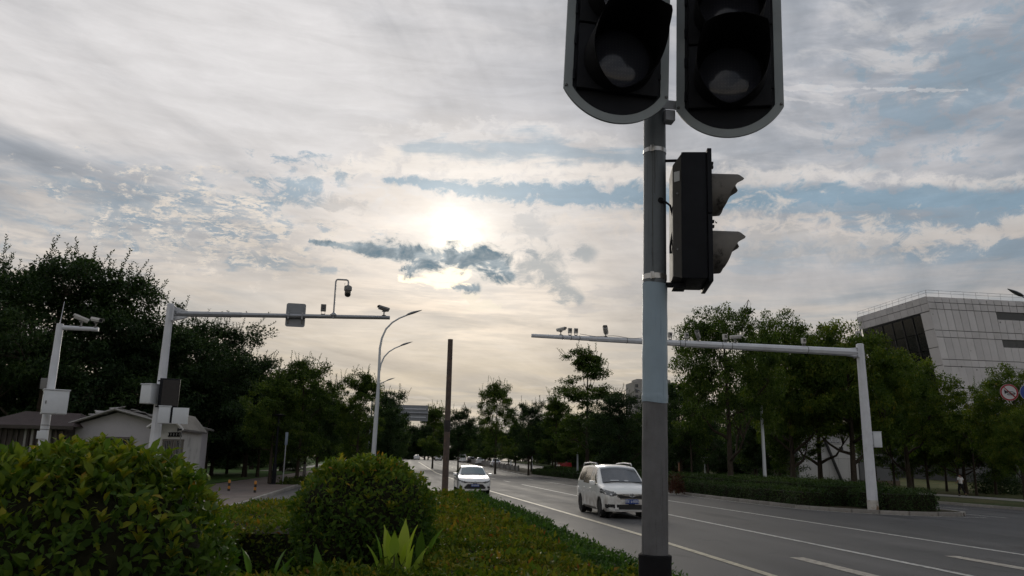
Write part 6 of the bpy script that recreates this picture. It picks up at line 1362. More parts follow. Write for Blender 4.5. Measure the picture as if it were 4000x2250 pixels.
for sgn in (-1, 1):
    MB().tube([(sgn * 0.60, -2.24 + 1.95, 1.655), (sgn * 0.62, -2.24 + 2.1, 1.725), (sgn * 0.62, -2.24 + 3.0, 1.745), (sgn * 0.61, -2.24 + 3.9, 1.715), (sgn * 0.60, -2.24 + 4.05, 1.66)], 0.02, 8).build('roof_rail', M_GALV, o)
em = MB(); em.tube([(0.085 * math.cos(a), fy(0.1) - 0.035, 0.735 + 0.05 * math.sin(a)) for a in np.linspace(0, 2 * math.pi, 24)], 0.008, 6); em.tube([(-0.04, fy(0.1) - 0.035, 0.70), (0, fy(0.1) - 0.035, 0.785), (0.04, fy(0.1) - 0.035, 0.70)], 0.010, 6); em.build('emblem', M_CHROME, o)
MB().tube([(-0.66, -2.24 + 0.97, 1.11), (0.0, -2.24 + 0.93, 1.135), (0.66, -2.24 + 0.97, 1.11)], 0.014, 6).build('wiper', M_GRILLE, o)
MB().box((-0.28, -2.24 + 1.02, 1.165), (0.30, 0.03, 0.05), rx=R(-55)).box((0.12, -2.24 + 1.02, 1.16), (0.16, 0.02, 0.04), rx=R(-55)).build('dashboard_papers', M_HEADW, o)
MB().box((-0.56, -2.24 + 1.60, 1.50), (0.10, 0.015, 0.06), rx=R(-55)).build('screen_sticker', M_HEADW, o)

SUV = dict(L=4.5, zt=[(0, 0.80), (0.2, 0.92), (1.2, 1.05), (1.9, 1.52), (2.3, 1.60), (3.6, 1.58), (4.2, 1.42), (4.45, 1.05), (4.5, 0.95)], zb=[(0, 0.7), (1.2, 0.98), (4.2, 1.05), (4.5, 0.85)], wm=[(0, 0.76), (0.3, 0.9), (4.1, 0.91), (4.5, 0.83)], wbf=[(0, 0.97), (4.5, 0.96)],
    wr=[(0, 0.62), (1.2, 0.76), (1.9, 0.66), (3.6, 0.62), (4.5, 0.66)], zl=[(0, 0.24), (4.5, 0.3)], screen=(1.2, 1.95), rscreen=(3.85, 4.38), side=[([(1.6, 1.03), (2.1, 1.47), (3.6, 1.47), (3.9, 1.1)], M_GLASS)], wheels=[0.9, 3.6], wr_=0.34, mirror=(1.6, 1.08), rear=[('tail_lamp', [(0.3, 0.86), (0.85, 0.86), (0.85, 0.95), (0.3, 0.93)], M_TAIL, 0.006), ('bumper', [(0.0, 0.32), (0.6, 0.32), (0.6, 0.44), (0.0, 0.44)], M_GRILLE, 0.006)])
VAN = dict(L=4.9, zt=[(0, 0.9), (0.1, 1.0), (0.5, 1.15), (0.95, 1.75), (1.3, 1.93), (4.6, 1.95), (4.8, 1.85), (4.9, 1.75)], zb=[(0, 0.8), (0.6, 1.05), (4.9, 1.1)], wm=[(0, 0.74), (0.3, 0.86), (4.9, 0.86)], wbf=[(0, 0.98), (4.9, 0.98)], wr=[(0, 0.62), (0.6, 0.76), (1.3, 0.72), (4.9, 0.72)], zl=[(0, 0.25), (4.9, 0.3)], screen=(0.5, 1.05), rscreen=(8, 9), rpoly=[(-0.01, 1.15), (0.66, 1.15), (0.62, 1.70), (-0.01, 1.70)],
    side=[([(0.9, 1.12), (1.3, 1.7), (2.2, 1.72), (2.2, 1.12)], M_GLASS), ([(2.3, 1.12), (2.3, 1.72), (4.5, 1.72), (4.5, 1.12)], M_GLASS)], wheels=[0.8, 3.9], wr_=0.32, mirror=(0.95, 1.2), rear=[('tail_lamp', [(0.7, 0.8), (0.86, 0.8), (0.84, 1.1), (0.72, 1.1)], M_TAIL, 0.006)])
RVAN = dict(VAN); RVAN.update(L=5.6, zt=[(0, 0.95), (0.1, 1.05), (0.6, 1.25), (1.1, 2.0), (1.5, 2.25), (5.3, 2.32), (5.5, 2.25), (5.6, 2.15)], zb=[(0, 0.85), (0.7, 1.15), (5.6, 1.25)], wm=[(0, 0.85), (0.3, 0.97), (5.6, 0.98)], wr=[(0, 0.7), (0.7, 0.86), (1.5, 0.82), (5.6, 0.84)], zl=[(0, 0.3), (5.6, 0.35)], screen=(0.62, 1.2), wheels=[0.95, 4.4], wr_=0.35, mirror=(1.1, 1.4), rpoly=[(0.1, 1.35), (0.7, 1.35), (0.7, 1.9), (0.1, 1.9)],
    side=[([(1.0, 1.25), (1.5, 2.0), (2.4, 2.0), (2.4, 1.25)], M_GLASS)], wbf=[(0, 0.98), (5.6, 0.98)], sides=[('red_panel', [(2.5, 0.3), (2.5, 2.6), (5.6, 2.6), (5.6, 0.3)], PT_RED)], rear=[('red_rear', [(-0.01, 0.38), (0.98, 0.38), (0.98, 2.4), (-0.01, 2.4)], PT_RED, 0.003), ('tail_lamp', [(0.8, 0.8), (0.95, 0.8), (0.95, 1.1), (0.8, 1.1)], M_TAIL, 0.006)])
def far_car(px, y, sp, paint, name, label, cat='car', dz=0.0):
    x = P(px, 1800, y).x; car(name, label, cat, (x, y, gzf(x, y) + dz), math.pi - 0.03, sp, paint, M_GLASS, 0.45)
far_car(2200, 132, RVAN, PT_SILV, 'van', 'silver and red van driving away beyond the median', 'van')
far_car(1934, 150, SUV, PT_WHITE, 'sport_utility_car', 'nearest white sport utility car driving away beyond the low wall')
far_car(1874, 172, SUV, PT_WHITE, 'sport_utility_car', 'white sport utility car half hidden by tree trunks next to the black car')
far_car(1838, 196, SUV, PT_BLACK, 'sport_utility_car', 'black car between the small white van and the white car')
far_car(1806, 205, VAN, PT_WHITE, 'van', 'small white van seen from behind, right of the brown post', 'van')
far_car(1712, 230, SUV, PT_WHITE, 'sport_utility_car', 'distant white car just left of the brown post')
far_car(1627, 262, SUV, PT_WHITE, 'sport_utility_car', 'tiny white car far down the road above the dome bush')
far_car(1556, 285, SUV, PT_WHITE, 'sport_utility_car', 'tiny white car farthest left, at the end of the road')

# ------------------------------------------------------------------ person on the far footpath
def skin_mesh(name, verts, edges, radii, m, parent, sub=2, root=0):
    me = bpy.data.meshes.new(name); me.from_pydata([tuple(v) for v in verts], edges, []); ob = bpy.data.objects.new(name, me); COL.objects.link(ob)
    sk = ob.modifiers.new('s', 'SKIN'); sk.use_smooth_shade = True; sb = ob.modifiers.new('d', 'SUBSURF'); sb.levels = sub; sb.render_levels = sub
    for i, r_ in enumerate(radii): me.skin_vertices[0].data[i].radius = (r_, r_) if not hasattr(r_, '__len__') else r_; me.skin_vertices[0].data[i].use_root = (i == root)
    bpy.context.view_layer.update(); em = bpy.data.meshes.new_from_object(ob.evaluated_get(bpy.context.evaluated_depsgraph_get())); bpy.data.objects.remove(ob)
    em.materials.clear(); em.materials.append(m); em.shade_smooth(); return obj_from(name, em, parent)
px_, py_ = 43.5, 56.4
per = thing('person', 'person in white T-shirt and black trousers walking away on the footpath', 'person', (px_, py_, gzf(px_, py_) + 0.145), R(12)); per.scale = (0.97, 0.97, 0.97)
M_SKIN = mat('skin', (0.30, 0.17, 0.115), 0.55, 0, 0.08); M_SHIRT = mat('white_cotton', (0.80, 0.79, 0.80), 0.85, 0, 0.08, 6, 0.3, 12); M_TROU = mat('black_cotton', (0.010, 0.010, 0.012), 0.85, 0, 0.2); M_HAIR = mat('black_hair', (0.008, 0.007, 0.007), 0.6); M_SHOE = mat('black_shoe', (0.012, 0.012, 0.012), 0.5); M_SOLE = mat('white_sole', (0.5, 0.5, 0.5), 0.7)
pv = [(0, 0, 0.93), (0, 0, 1.12), (0, 0.01, 1.32), (0, 0.01, 1.45), (0, 0.03, 1.53), (0, 0.045, 1.60), (0, 0.045, 1.68),            # 0-6 spine, head
      (-0.19, 0.01, 1.41), (-0.27, -0.02, 1.18), (-0.30, 0.13, 1.02), (-0.29, 0.19, 0.97),                                            # 7-10 left arm
      (0.19, 0.01, 1.41), (0.27, -0.03, 1.18), (0.31, 0.12, 1.04), (0.30, 0.18, 0.99),                                                # 11-14 right arm
      (-0.09, 0, 0.88), (-0.10, 0.16, 0.50), (-0.09, 0.10, 0.09), (-0.09, 0.21, 0.035),                                               # 15-18 left leg (forward)
      (0.09, 0, 0.88), (0.12, -0.02, 0.50), (0.17, -0.26, 0.16), (0.18, -0.20, 0.05)]                                                 # 19-22 right leg (pushing off)
pe = [(0, 1), (1, 2), (2, 3), (3, 4), (4, 5), (5, 6), (3, 7), (7, 8), (8, 9), (9, 10), (3, 11), (11, 12), (12, 13), (13, 14), (0, 15), (15, 16), (16, 17), (17, 18), (0, 19), (19, 20), (20, 21), (21, 22)]
pr = [(0.145, 0.10), (0.13, 0.09), (0.155, 0.10), (0.11, 0.075), 0.052, (0.078, 0.09), (0.07, 0.085), 0.058, 0.044, 0.034, 0.030, 0.058, 0.044, 0.034, 0.030, 0.085, 0.058, 0.042, 0.035, 0.085, 0.058, 0.042, 0.035]
body_ = skin_mesh('body', pv, pe, pr, M_SKIN, per); bmj = bmesh.new(); bmj.from_mesh(body_.data)
for sgn, w in ((-1, Vector(pv[10])), (1, Vector(pv[14]))):
    for q, ln in enumerate((0.055, 0.075, 0.08, 0.075, 0.06)):
        b = w + Vector((sgn * (-0.022 + 0.011 * q), 0.02, -0.01)); fo_ = skin_mesh('finger', [b, b + Vector((0, ln * 0.5, -0.012)), b + Vector((-sgn * 0.012, ln * 0.8, -0.035))], [(0, 1), (1, 2)], [0.009, 0.009, 0.008], M_SKIN, per, 1); bmj.from_mesh(fo_.data); bpy.data.objects.remove(fo_)
bmj.to_mesh(body_.data); bmj.free(); body_.data.shade_smooth()
sv = [(0, 0, 0.86), (0, 0, 1.0), (0, 0.0, 1.2), (0, 0.01, 1.36), (0, 0.012, 1.45), (-0.19, 0.01, 1.405), (-0.275, -0.015, 1.20), (0.19, 0.01, 1.405), (0.275, -0.02, 1.20)]
skin_mesh('t_shirt', sv, [(0, 1), (1, 2), (2, 3), (3, 4), (3, 5), (5, 6), (3, 7), (7, 8)], [(0.18, 0.13), (0.175, 0.125), (0.175, 0.12), (0.18, 0.12), (0.09, 0.07), 0.082, 0.075, 0.082, 0.075], M_SHIRT, per)
tv_ = [pv[0], pv[15], pv[16], (-0.09, 0.105, 0.11), pv[19], pv[20], (0.165, -0.24, 0.19)]
skin_mesh('trousers', tv_, [(0, 1), (1, 2), (2, 3), (0, 4), (4, 5), (5, 6)], [(0.155, 0.115), 0.10, 0.075, 0.068, 0.10, 0.075, 0.068], M_TROU, per)
skin_mesh('hair', [(0, 0.03, 1.615), (0, 0.03, 1.665), (0, 0.042, 1.71)], [(0, 1), (1, 2)], [(0.098, 0.10), (0.108, 0.118), (0.085, 0.09)], M_HAIR, per)
for pa, pb2 in ((pv[17], pv[18]), (pv[21], pv[22])):
    a, b = Vector(pa), Vector(pb2); d = Vector((0, 0.20, -0.02)) if pa is pv[17] else Vector((0, 0.12, -0.13)); b0 = a + Vector((0, -0.05, -0.05)); sh = skin_mesh('shoe', [b0, b0 + d * 0.5, b0 + d], [(0, 1), (1, 2)], [(0.05, 0.045), (0.052, 0.04), (0.045, 0.03)], M_SHOE, per, 2)

# ------------------------------------------------------------------ buildings
M_CONC = mat('concrete_panel', (0.60, 0.58, 0.595), 0.8, 0, 0.10, 0.7, 0.05, 20, c2=(0.46, 0.445, 0.45), mix2=(0.5, 0.75), s2=0.35, obj_var=0.16)
def stain_dots(m):
    t = m.node_tree; b = t.nodes['Principled BSDF']; tc = t.nodes.new('ShaderNodeTexCoord'); oi = t.nodes.new('ShaderNodeObjectInfo')
    v = t.nodes.new('ShaderNodeTexVoronoi'); v.inputs['Scale'].default_value = 0.55; ad = t.nodes.new('ShaderNodeVectorMath'); ad.operation = 'ADD'; t.links.new(tc.outputs['Object'], ad.inputs[0]); t.links.new(oi.outputs['Location'], ad.inputs[1]); t.links.new(ad.outputs[0], v.inputs['Vector'])
    f = S(v.outputs['Distance'], t).step(0.10, 0.05) * 0.75; old = b.inputs['Base Color'].links[0].from_socket; c = mixc(f, S(old, t), (0.06, 0.06, 0.065)); t.links.new(c.k, b.inputs['Base Color'])
stain_dots(M_CONC)
M_CONCD = mat('dark_concrete', (0.125, 0.127, 0.13), 0.85, 0, 0.15, 0.4, 0.1, 20); M_JOINT = mat('panel_joint', (0.10, 0.10, 0.10), 0.9); M_BGLASS = mat('dark_facade_glass', (0.010, 0.011, 0.013), 0.15, 0, 0.2, 0.5, spec=0.35); M_MULL = mat('dark_mullion', (0.03, 0.03, 0.032), 0.5); M_LOUV = mat('dark_louvre_glass', (0.055, 0.057, 0.06), 0.4)
X0, Y0, ZT = 74.8, 100.0, 26.25
bld = thing('concrete_building', 'large grey concrete-panel building with slanting corner and glazed prow', 'building', (X0, Y0, 0))
KX = 0.155                                   # the west edge leans outwards towards the top
def shear(x, z): return x + (ZT - z) * KX
shell = MB(); xr, yb = 34.0, 18.6
shell.add([(shear(1.2, z), y, z) if w == 0 else (xr, y, z) for z in (-1.0, ZT - 0.15) for w, y in ((0, 0.3), (1, 0.3), (1, yb), (0, yb))], [(3, 2, 1, 0), (4, 5, 6, 7), (0, 1, 5, 4), (1, 2, 6, 5), (2, 3, 7, 6), (3, 0, 4, 7)]).build('structural_shell', M_JOINT, bld, smooth=0)
rows = [0.85, 1.0, 3.1, 1.0, 3.2, 1.0, 3.1, 1.0, 3.2, 1.0, 3.2, 1.2]; ztop = ZT; ncol = 20; cw = 1.20; gap = 0.09
win = {(2, 9), (2, 10), (2, 11), (2, 12), (4, 9), (4, 10), (4, 11), (4, 12), (4, 13), (2, 13)}
for ri, rh in enumerate(rows):
    z1, z0 = ztop, ztop - rh; ztop = z0
    for ci in range(ncol):
        xa, xb = ci * cw, (ci + 1) * cw; kx = 1.0 - ci / ncol * 0.75
        def sx(x, z): return x + (ZT - z) * KX * kx
        top_ = z1 - gap / 2
        if (ri, ci) in win:                   # a dark strip window in the upper part of the tall row
            zs = z1 - 1.15; f = lambda u, v, d: (u, d, v)
            MB().prism([(sx(xa, z1), z1), (sx(xb, z1), z1), (sx(xb, zs), zs), (sx(xa, zs), zs)], 0.16, 0.20, f).build('strip_window', M_LOUV, bld, smooth=0); top_ = zs
        MB().prism([(sx(xa + gap / 2, top_), top_), (sx(xb - gap / 2, top_), top_), (sx(xb - gap / 2, z0 + gap / 2), z0 + gap / 2), (sx(xa + gap / 2, z0 + gap / 2), z0 + gap / 2)], 0.0, 0.12, lambda u, v, d: (u, d, v)).build('concrete_panel', M_CONC, bld, smooth=0)
# corner band and west face: two panel rows on top, glazing below
def west(x_in, y, z): return (shear(0, z) + x_in, y, z)
def wpanel(y0, y1, z0, z1, nm, m, inset=0.0, th=0.12):
    vs = [west(inset, y0, z0), west(inset, y1, z0), west(inset, y1, z1), west(inset, y0, z1)]; vs += [(x + th, y, z) for x, y, z in vs]
    MB().add(vs, [(0, 1, 2, 3), (7, 6, 5, 4), (0, 4, 5, 1), (1, 5, 6, 2), (2, 6, 7, 3), (3, 7, 4, 0)]).build(nm, m, bld, smooth=0)
for ci in range(11):
    y0, y1 = ci * 1.6 + gap, (ci + 1) * 1.6
    wpanel(y0, y1, ZT - 0.95, ZT, 'concrete_panel', M_CONC); wpanel(y0, y1, ZT - 2.1, ZT - 0.95 - gap, 'concrete_panel', M_CONC)
for r_ in range(6): wpanel(0.02, 2.1, ZT - 2.14 - 2.6 * (r_ + 1), ZT - 2.14 - 2.6 * r_ - gap, 'concrete_panel', M_CONC)
for ci in range(6):
    for r_ in range(5): wpanel(2.3 + ci * 2.5, 2.3 + (ci + 1) * 2.5 - 0.12, ZT - 2.25 - (r_ + 1) * 2.6, ZT - 2.25 - r_ * 2.6 - 0.10, 'glass_pane', M_BGLASS, 0.55, 0.05)
    wpanel(2.2 + ci * 2.5, 2.32 + ci * 2.5, ZT - 15.5, ZT - 2.2, 'mullion', M_MULL, 0.42, 0.12)
wpanel(17.4, 19.0, ZT - 15, ZT - 2.14, 'concrete_panel', M_CONC)
rail = MB()
pts = [(shear(0.15, ZT), 17.5)] + [(shear(0.15, ZT), 0.15)] + [(xr - 1, 0.15)]
for zz in (0.55, 0.95): rail.tube([(pts[0][0], pts[0][1], ZT + zz), (pts[1][0], pts[1][1], ZT + zz), (pts[2][0], pts[2][1], ZT + zz)], 0.022, 6)
rail.build('roof_rail', M_GALV, bld)
for i in range(12): MB().cyl((pts[0][0], 17.5 - i * 1.57, ZT - 0.1), (pts[0][0], 17.5 - i * 1.57, ZT + 0.96), 0.02, n=6).build('rail_post', M_GALV, bld)
for i in range(16): MB().cyl((0.15 + i * 2.0, 0.15, ZT - 0.1), (0.15 + i * 2.0, 0.15, ZT + 0.96), 0.02, n=6).build('rail_post', M_GALV, bld)
MB().box((xr / 2 + 3, -0.4, 1.9), (xr - 3, 0.5, 3.8)).build('plinth_wall', M_CONCD, bld, smooth=0)
# annex with sign
ya = 84.0; xa0, xa1 = P(3120, 1800, ya).x, P(3352, 1800, ya).x; za = P(3230, 1705, ya).z; g = gzf(xa0, ya)
anx = thing('annex_wall', 'low white panelled annex with company sign and dark strut, behind the median trees', 'building', (xa0, ya, g)); wW = xa1 - xa0; hA = za - g + 0.6
M_ANX = mat('white_render_panel', (0.50, 0.49, 0.48), 0.8, 0, 0.06, 0.8, c2=(0.40, 0.39, 0.375), mix2=(0.5, 0.8), s2=0.5, obj_var=0.06)
MB().box((wW / 2, 1.6, hA / 2 - 0.2), (wW - 0.1, 3.0, hA - 0.2)).build('core', M_JOINT, anx, smooth=0)
nc = 6
for ci in range(nc):
    for z0, z1 in ((-0.2, hA * 0.50), (hA * 0.50, hA * 0.76), (hA * 0.76, hA)):
        MB().box(((ci + 0.5) * wW / nc, 0.06, (z0 + z1) / 2), (wW / nc - 0.03, 0.1, z1 - z0 - 0.03)).build('wall_panel', M_ANX, anx, smooth=0)
MB().box((wW / 2 + 1.2, 1.2, hA + 0.15), (wW + 4.0, 4.2, 0.3)).build('roof_slab', M_CONCD, anx, smooth=0)
MB().box((wW + 2.6, 1.6, hA / 2 - 0.2), (4.8, 2.9, hA)).build('dark_bay', M_CONCD, anx, smooth=0)
MB().box((wW + 2.6, 0.1, 0.35), (4.8, 0.2, 0.7)).build('planter_front', mat('brown_stone', (0.10, 0.075, 0.05), 0.8), anx, smooth=0)
a = P(3222, 1728, ya - 0.3) - anx.location; b = P(3294, 1842, ya - 0.3) - anx.location; MB().tube([(a.x, -0.3, a.z + 0.3), (b.x, -0.3, min(b.z, 0.0) - 0.1)], 0.17, 12).build('strut', M_MULL, anx)
me = text_mesh('UNITED INVESTMENT', 0.30, 0.01); M_SIGNL = mat('sign_letter_pale', (0.62, 0.62, 0.68), 0.4); M_SIGND = mat('sign_letter_dark', (0.02, 0.02, 0.06), 0.4); me.materials.append(M_SIGND)
c = P(3258, 1729, ya) - anx.location; tx = obj_from('english_lettering', me, anx); tx.location = (c.x, -0.02, c.z); tx.rotation_euler = (R(90), 0, 0); sx_ = (P(3281, 1729, ya).x - P(3231, 1729, ya).x) / max(me.vertices[0].co.x * 0 + (max(v.co.x for v in me.vertices) - min(v.co.x for v in me.vertices)), 0.1); tx.scale = (sx_, sx_ * 1.1, 1)
me = text_mesh('联投', 0.8, 0.02); me.materials.append(M_SIGNL); c = P(3256, 1718, ya) - anx.location; tx = obj_from('chinese_lettering', me, anx); tx.location = (c.x, -0.03, c.z); tx.rotation_euler = (R(90), 0, 0)
c = P(3285, 1752, ya) - anx.location; MB().box((c.x, -0.02, c.z), (0.5, 0.06, 0.34)).build('small_plaque', M_MULL, anx, smooth=0)
# far apartment tower
yt = 420.0; t0, t1 = P(2476, 1500, yt), P(2640, 1500, yt); tw = thing('apartment_tower', 'far apartment tower peeping out left of the signal pole', 'building', (t0.x, yt, 0)); wT = t1.x - t0.x; hT = P(2500, 1492, yt).z; M_APT = mat('apartment_wall', (0.30, 0.29, 0.28), 0.8, 0, 0.1, 0.2); M_APTW = mat('apartment_window', (0.06, 0.065, 0.075), 0.2)
MB().box((wT / 2, 8, hT / 2), (wT, 16, hT)).build('wall', M_APT, tw, smooth=0); MB().box((wT / 2 + 0.2, 8, hT + 1), (wT * 0.8, 10, 2.0)).build('roof', M_APT, tw, smooth=0)
for fl_ in range(12):
    for q in range(6): MB().box((1.6 + q * (wT - 3) / 5, -0.05, hT - 2.2 - fl_ * 3.0), (1.7, 0.3, 1.7)).build('window', M_APTW, tw, smooth=0)

# guardhouse and shed at left
M_SIDING = mat('lavender_grey_siding', (0.43, 0.41, 0.435), 0.7, 0, 0.08, 1.5, c2=(0.34, 0.325, 0.34), mix2=(0.5, 0.8), s2=0.8); M_SIDEL = mat('lit_siding', (0.46, 0.45, 0.43), 0.7, 0, 0.1, 1.5, c2=(0.22, 0.21, 0.20), mix2=(0.5, 0.75), s2=1.2); M_ROOF = mat('grey_roof_felt', (0.11, 0.105, 0.10), 0.85, 0, 0.25, 2, 0.3, 12, c2=(0.06, 0.055, 0.05), mix2=(0.4, 0.65), s2=1.0); M_FASC = mat('fascia_board', (0.22, 0.21, 0.20), 0.7, 0, 0.15, 3); M_SHEET = mat('torn_roof_sheet', (0.30, 0.29, 0.28), 0.75, 0, 0.2, 4)  # porch siding is a paler copy: its brighter lighting is put into the colour
yg = 40.0; gl, gr, rd = P(277, 1660, yg).x, P(640, 1660, yg).x, P(462, 1600, yg).x; ze = P(270, 1664, yg).z; zr = P(462, 1603, yg).z; zer = P(640, 1655, yg).z; g0 = 0.17
gh = thing('guardhouse', 'small pale guardhouse with low gables and tattered roof, left behind the bush', 'building', (gl, yg, g0)); W_ = gr - gl; rx_ = rd - gl; e_ = ze - g0; r_h = zr - g0
def gable_wall(nm, m, x0, x1, xr_, zl_, zr_, zp, y0, y1, parent): MB().prism([(x0, -0.1), (x1, -0.1), (x1, zr_), (xr_, zp), (x0, zl_)], y0, y1, lambda u, v, d: (u, d, v)).build(nm, m, parent, smooth=0)
gable_wall('gable_wall', M_SIDING, 0, W_, rx_, e_, zer - g0, r_h - 0.1, 0, 9.0, gh)
for i in range(14):
    z = 0.5 + i * 0.21
    if z < e_ - 0.1: MB().box((W_ / 2, -0.006, z), (W_ - 0.02, 0.012, 0.19), rx=R(2)).build('siding_board', M_SIDING, gh, smooth=0)
for xa_, za_, xb_, zb_ in ((-0.45, e_ - 0.12, rx_, r_h), (rx_, r_h, W_ + 0.25, zer - g0 - 0.05)):
    MB().add([(xa_, -0.45, za_), (xb_, -0.45, zb_), (xb_, 9.4, zb_), (xa_, 9.4, za_), (xa_, -0.45, za_ + 0.10), (xb_, -0.45, zb_ + 0.10), (xb_, 9.4, zb_ + 0.10), (xa_, 9.4, za_ + 0.10)], [(0, 1, 2, 3), (7, 6, 5, 4), (0, 4, 5, 1), (1, 5, 6, 2), (2, 6, 7, 3), (3, 7, 4, 0)]).build('roof', M_ROOF, gh, smooth=0)
    MB().tube([(xa_, -0.48, za_ + 0.03), (xb_, -0.48, zb_ + 0.03)], 0.06, 4).build('fascia', M_FASC, gh, smooth=0)
rr_ = np.random.default_rng(9)
for i in range(26):
    u = rr_.uniform(0.02, 0.98); right_ = rr_.random() < 0.6; x = rx_ + (W_ - rx_) * u if right_ else rx_ * u; z = (r_h + (zer - g0 - r_h) * u if right_ else e_ + (r_h - e_) * u) + 0.13 + rr_.uniform(0, 0.05); s1_, s2_ = rr_.uniform(0.25, 0.8), rr_.uniform(0.2, 0.6)
    MB().box((x, rr_.uniform(-0.35, 1.5), z), (s1_, s2_, 0.03), rz=rr_.uniform(0, 3), ry=(0.25 if right_ else -0.25) + rr_.normal(0, 0.14), rx=rr_.normal(0, 0.14)).build('torn_roof_sheet', M_SHEET, gh, smooth=0)
wx = P(375, 1700, yg).x - gl; wx2 = P(520, 1700, yg).x - gl; wzt = P(440, 1710, yg).z - g0
def framed_window(x0, x1, z0, z1, y, parent, bars=4):
    w = MB().box(((x0 + x1) / 2, y - 0.02, (z0 + z1) / 2), (x1 - x0, 0.05, z1 - z0)).build('window', M_BGLASS, parent, smooth=0)
    fr = MB()
    for zz in (z0, z1): fr.box(((x0 + x1) / 2, y - 0.06, zz), (x1 - x0 + 0.12, 0.09, 0.09))
    for xx_ in (x0, x1): fr.box((xx_, y - 0.06, (z0 + z1) / 2), (0.09, 0.088, z1 - z0))
    fr.build('frame', mat('brown_window_frame', (0.10, 0.085, 0.075), 0.6), w, smooth=0)
    for q in range(bars): MB().cyl((x0 + (x1 - x0) * (q + 1) / (bars + 1), y - 0.09, z0), (x0 + (x1 - x0) * (q + 1) / (bars + 1), y - 0.09, z1), 0.018, n=6).build('bar', mat('grey_bar', (0.16, 0.16, 0.16), 0.6), w)
framed_window(wx, wx2, 0.9, wzt, -0.02, gh, 3)
b0, b1, br_ = P(622, 1680, yg).x - gl, P(730, 1680, yg).x - gl, P(696, 1624, yg).x - gl; bz0, bz1, bzr = P(640, 1678, yg).z - g0, P(770, 1684, yg).z - g0, P(720, 1622, yg).z - g0
gable_wall('porch_wall', M_SIDEL, b0, b1, br_, bz0, bz1, bzr - 0.15, -0.9, 3.0, gh)
for xa_, za_, xb_, zb_ in ((b0 - 0.1, bz0 - 0.0, br_, bzr), (br_, bzr, b1 + 0.22, bz1 - 0.05)):
    MB().add([(xa_, -1.5, za_), (xb_, -1.5, zb_), (xb_, 3.2, zb_), (xa_, 3.2, za_), (xa_, -1.5, za_ + 0.09), (xb_, -1.5, zb_ + 0.09), (xb_, 3.2, zb_ + 0.09), (xa_, 3.2, za_ + 0.09)], [(0, 1, 2, 3), (7, 6, 5, 4), (0, 4, 5, 1), (1, 5, 6, 2), (2, 6, 7, 3), (3, 7, 4, 0)]).build('porch_roof', M_ROOF, gh, smooth=0)
    MB().tube([(xa_, -1.53, za_ + 0.03), (xb_, -1.53, zb_ + 0.03)], 0.07, 4).build('fascia', M_SIDEL, gh, smooth=0)
for q, pxx in enumerate((663, 674, 685, 696, 707)):
    c = P(pxx, 1697, yg - 0.9); vt = MB().box((c.x - gl, -0.93, c.z - g0), (0.07, 0.06, 0.17)); vt.box((c.x - gl, -0.935, c.z - g0 + 0.08), (0.11, 0.06, 0.04)).box((c.x - gl, -0.935, c.z - g0 - 0.08), (0.11, 0.06, 0.05)); vt.build('vent', M_HOLE, gh, smooth=0)
for xa_, xb_ in ((642, 674), (688, 716)):
    framed_window(P(xa_, 1720, yg - 0.9).x - gl, P(xb_, 1720, yg - 0.9).x - gl, 0.6, P(660, 1719, yg - 0.9).z - g0, -0.9, gh, 4)
c = P(709, 1678, 37.5); hs_ = thing('horn_loudspeaker', 'small black horn loudspeaker on a thin rod before the guardhouse gable', 'loudspeaker', (c.x, 37.5, g0)); MB().cyl((0, 0, 0), (0, 0, c.z - g0 + 0.05), 0.018, n=6).build('rod', M_CAMGREY, hs_); MB().tube([(0.02, 0, c.z - g0), (-0.10, -0.02, c.z - g0), (-0.16, -0.03, c.z - g0)], [0.03, 0.05, 0.11], 12).build('horn', M_BLACK, hs_)
ys = 39.0; s0x, s1x = P(-80, 1700, ys).x, P(262, 1700, ys).x; zs_ = P(150, 1664, ys).z - g0; sh_ = thing('brown_shed', 'brown ribbed shed with reddish roof at the left edge', 'building', (s0x, ys, g0)); WS = s1x - s0x; M_RIB = mat('brown_ribbed_sheet', (0.085, 0.068, 0.060), 0.7, 0.1, 0.2, 2); M_RIB2 = mat('dark_brown_sheet', (0.045, 0.036, 0.032), 0.7, 0.1, 0.2, 2)
MB().box((WS / 2, 2.6, zs_ / 2), (WS - 0.1, 5, zs_)).build('wall', M_RIB2, sh_, smooth=0)
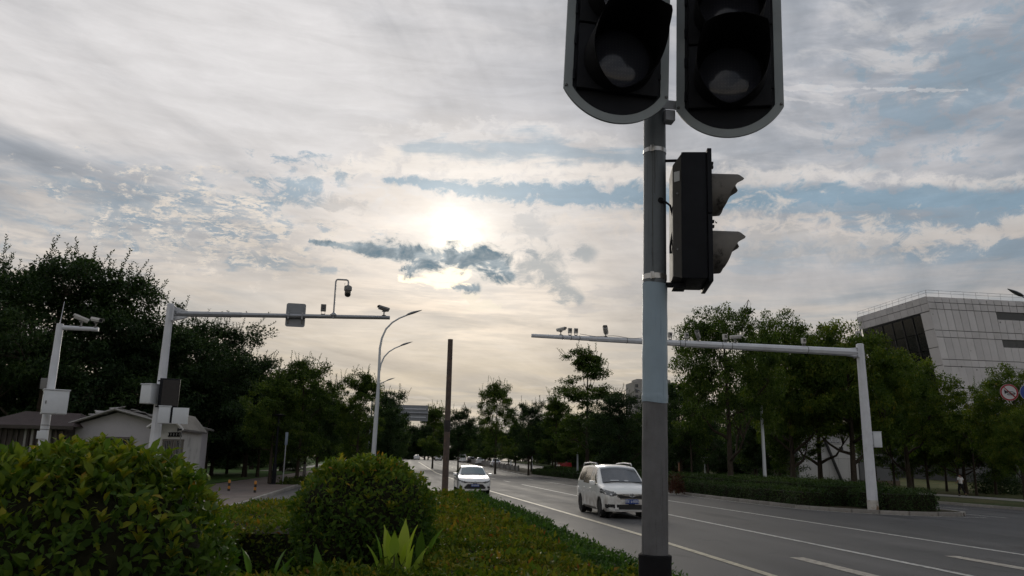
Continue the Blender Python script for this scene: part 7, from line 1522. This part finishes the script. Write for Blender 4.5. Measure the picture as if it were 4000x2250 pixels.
for i in range(int(WS / 0.24)):
    x = 0.12 + i * 0.24; MB().box((x, 0.06, zs_ / 2), (0.10, 0.06, zs_ - 0.05)).build('rib', M_RIB if x > WS * 0.55 else M_RIB2, sh_, smooth=0)
for x in (WS * 0.52, WS * 0.60, WS * 0.80): MB().box((x, 0.02, zs_ / 2), (0.10, 0.10, zs_)).build('post', M_FASC, sh_, smooth=0)
zp_ = P(20, 1607, ys).z - g0 + 0.15; xp = P(0, 1607, ys).x - s0x; M_TILE = mat('reddish_roof', (0.042, 0.027, 0.026), 0.8, 0, 0.25, 3, 0.3, 14)
MB().add([(-0.3, -0.3, zs_), (WS + 0.3, -0.3, zs_), (WS + 0.3, 5.4, zs_), (-0.3, 5.4, zs_), (xp, 2.5, zp_), (xp + 2.6, 2.5, zp_ - 0.05)], [(0, 1, 5, 4), (1, 2, 5), (2, 3, 4, 5), (3, 0, 4), (3, 2, 1, 0)]).build('roof', M_TILE, sh_, smooth=0); MB().box((WS / 2, -0.33, zs_ - 0.06), (WS + 0.7, 0.10, 0.16)).build('gutter', M_RIB2, sh_, smooth=0)
# a bird in the sky right of the pedestrian signal
bp = P(2798, 871, 60); bird = thing('bird', 'tiny dark bird flying right of the pedestrian signal', 'bird', bp, 0.6); MB().lathe([(0.005, -0.11), (0.03, -0.05), (0.036, 0.02), (0.02, 0.07), (0.022, 0.09), (0.004, 0.115)], 8, m=Matrix.Rotation(R(-70), 3, 'X')).build('body', M_BLACKM, bird)
for sg_ in (-1, 1): MB().add([(0, -0.03, 0.0), (0, 0.05, 0.0), (sg_ * 0.10, 0.04, 0.09), (sg_ * 0.17, -0.02, 0.15), (sg_ * 0.09, -0.04, 0.08), (0, -0.03, 0.012), (0, 0.05, 0.012), (sg_ * 0.10, 0.04, 0.10), (sg_ * 0.17, -0.02, 0.155), (sg_ * 0.09, -0.04, 0.09)], [(0, 1, 2, 4), (4, 2, 3), (5, 9, 7, 6), (9, 8, 7), (0, 4, 9, 5), (1, 6, 7, 2), (2, 7, 8, 3), (3, 8, 9, 4)]).build('wing', M_BLACKM, bird)
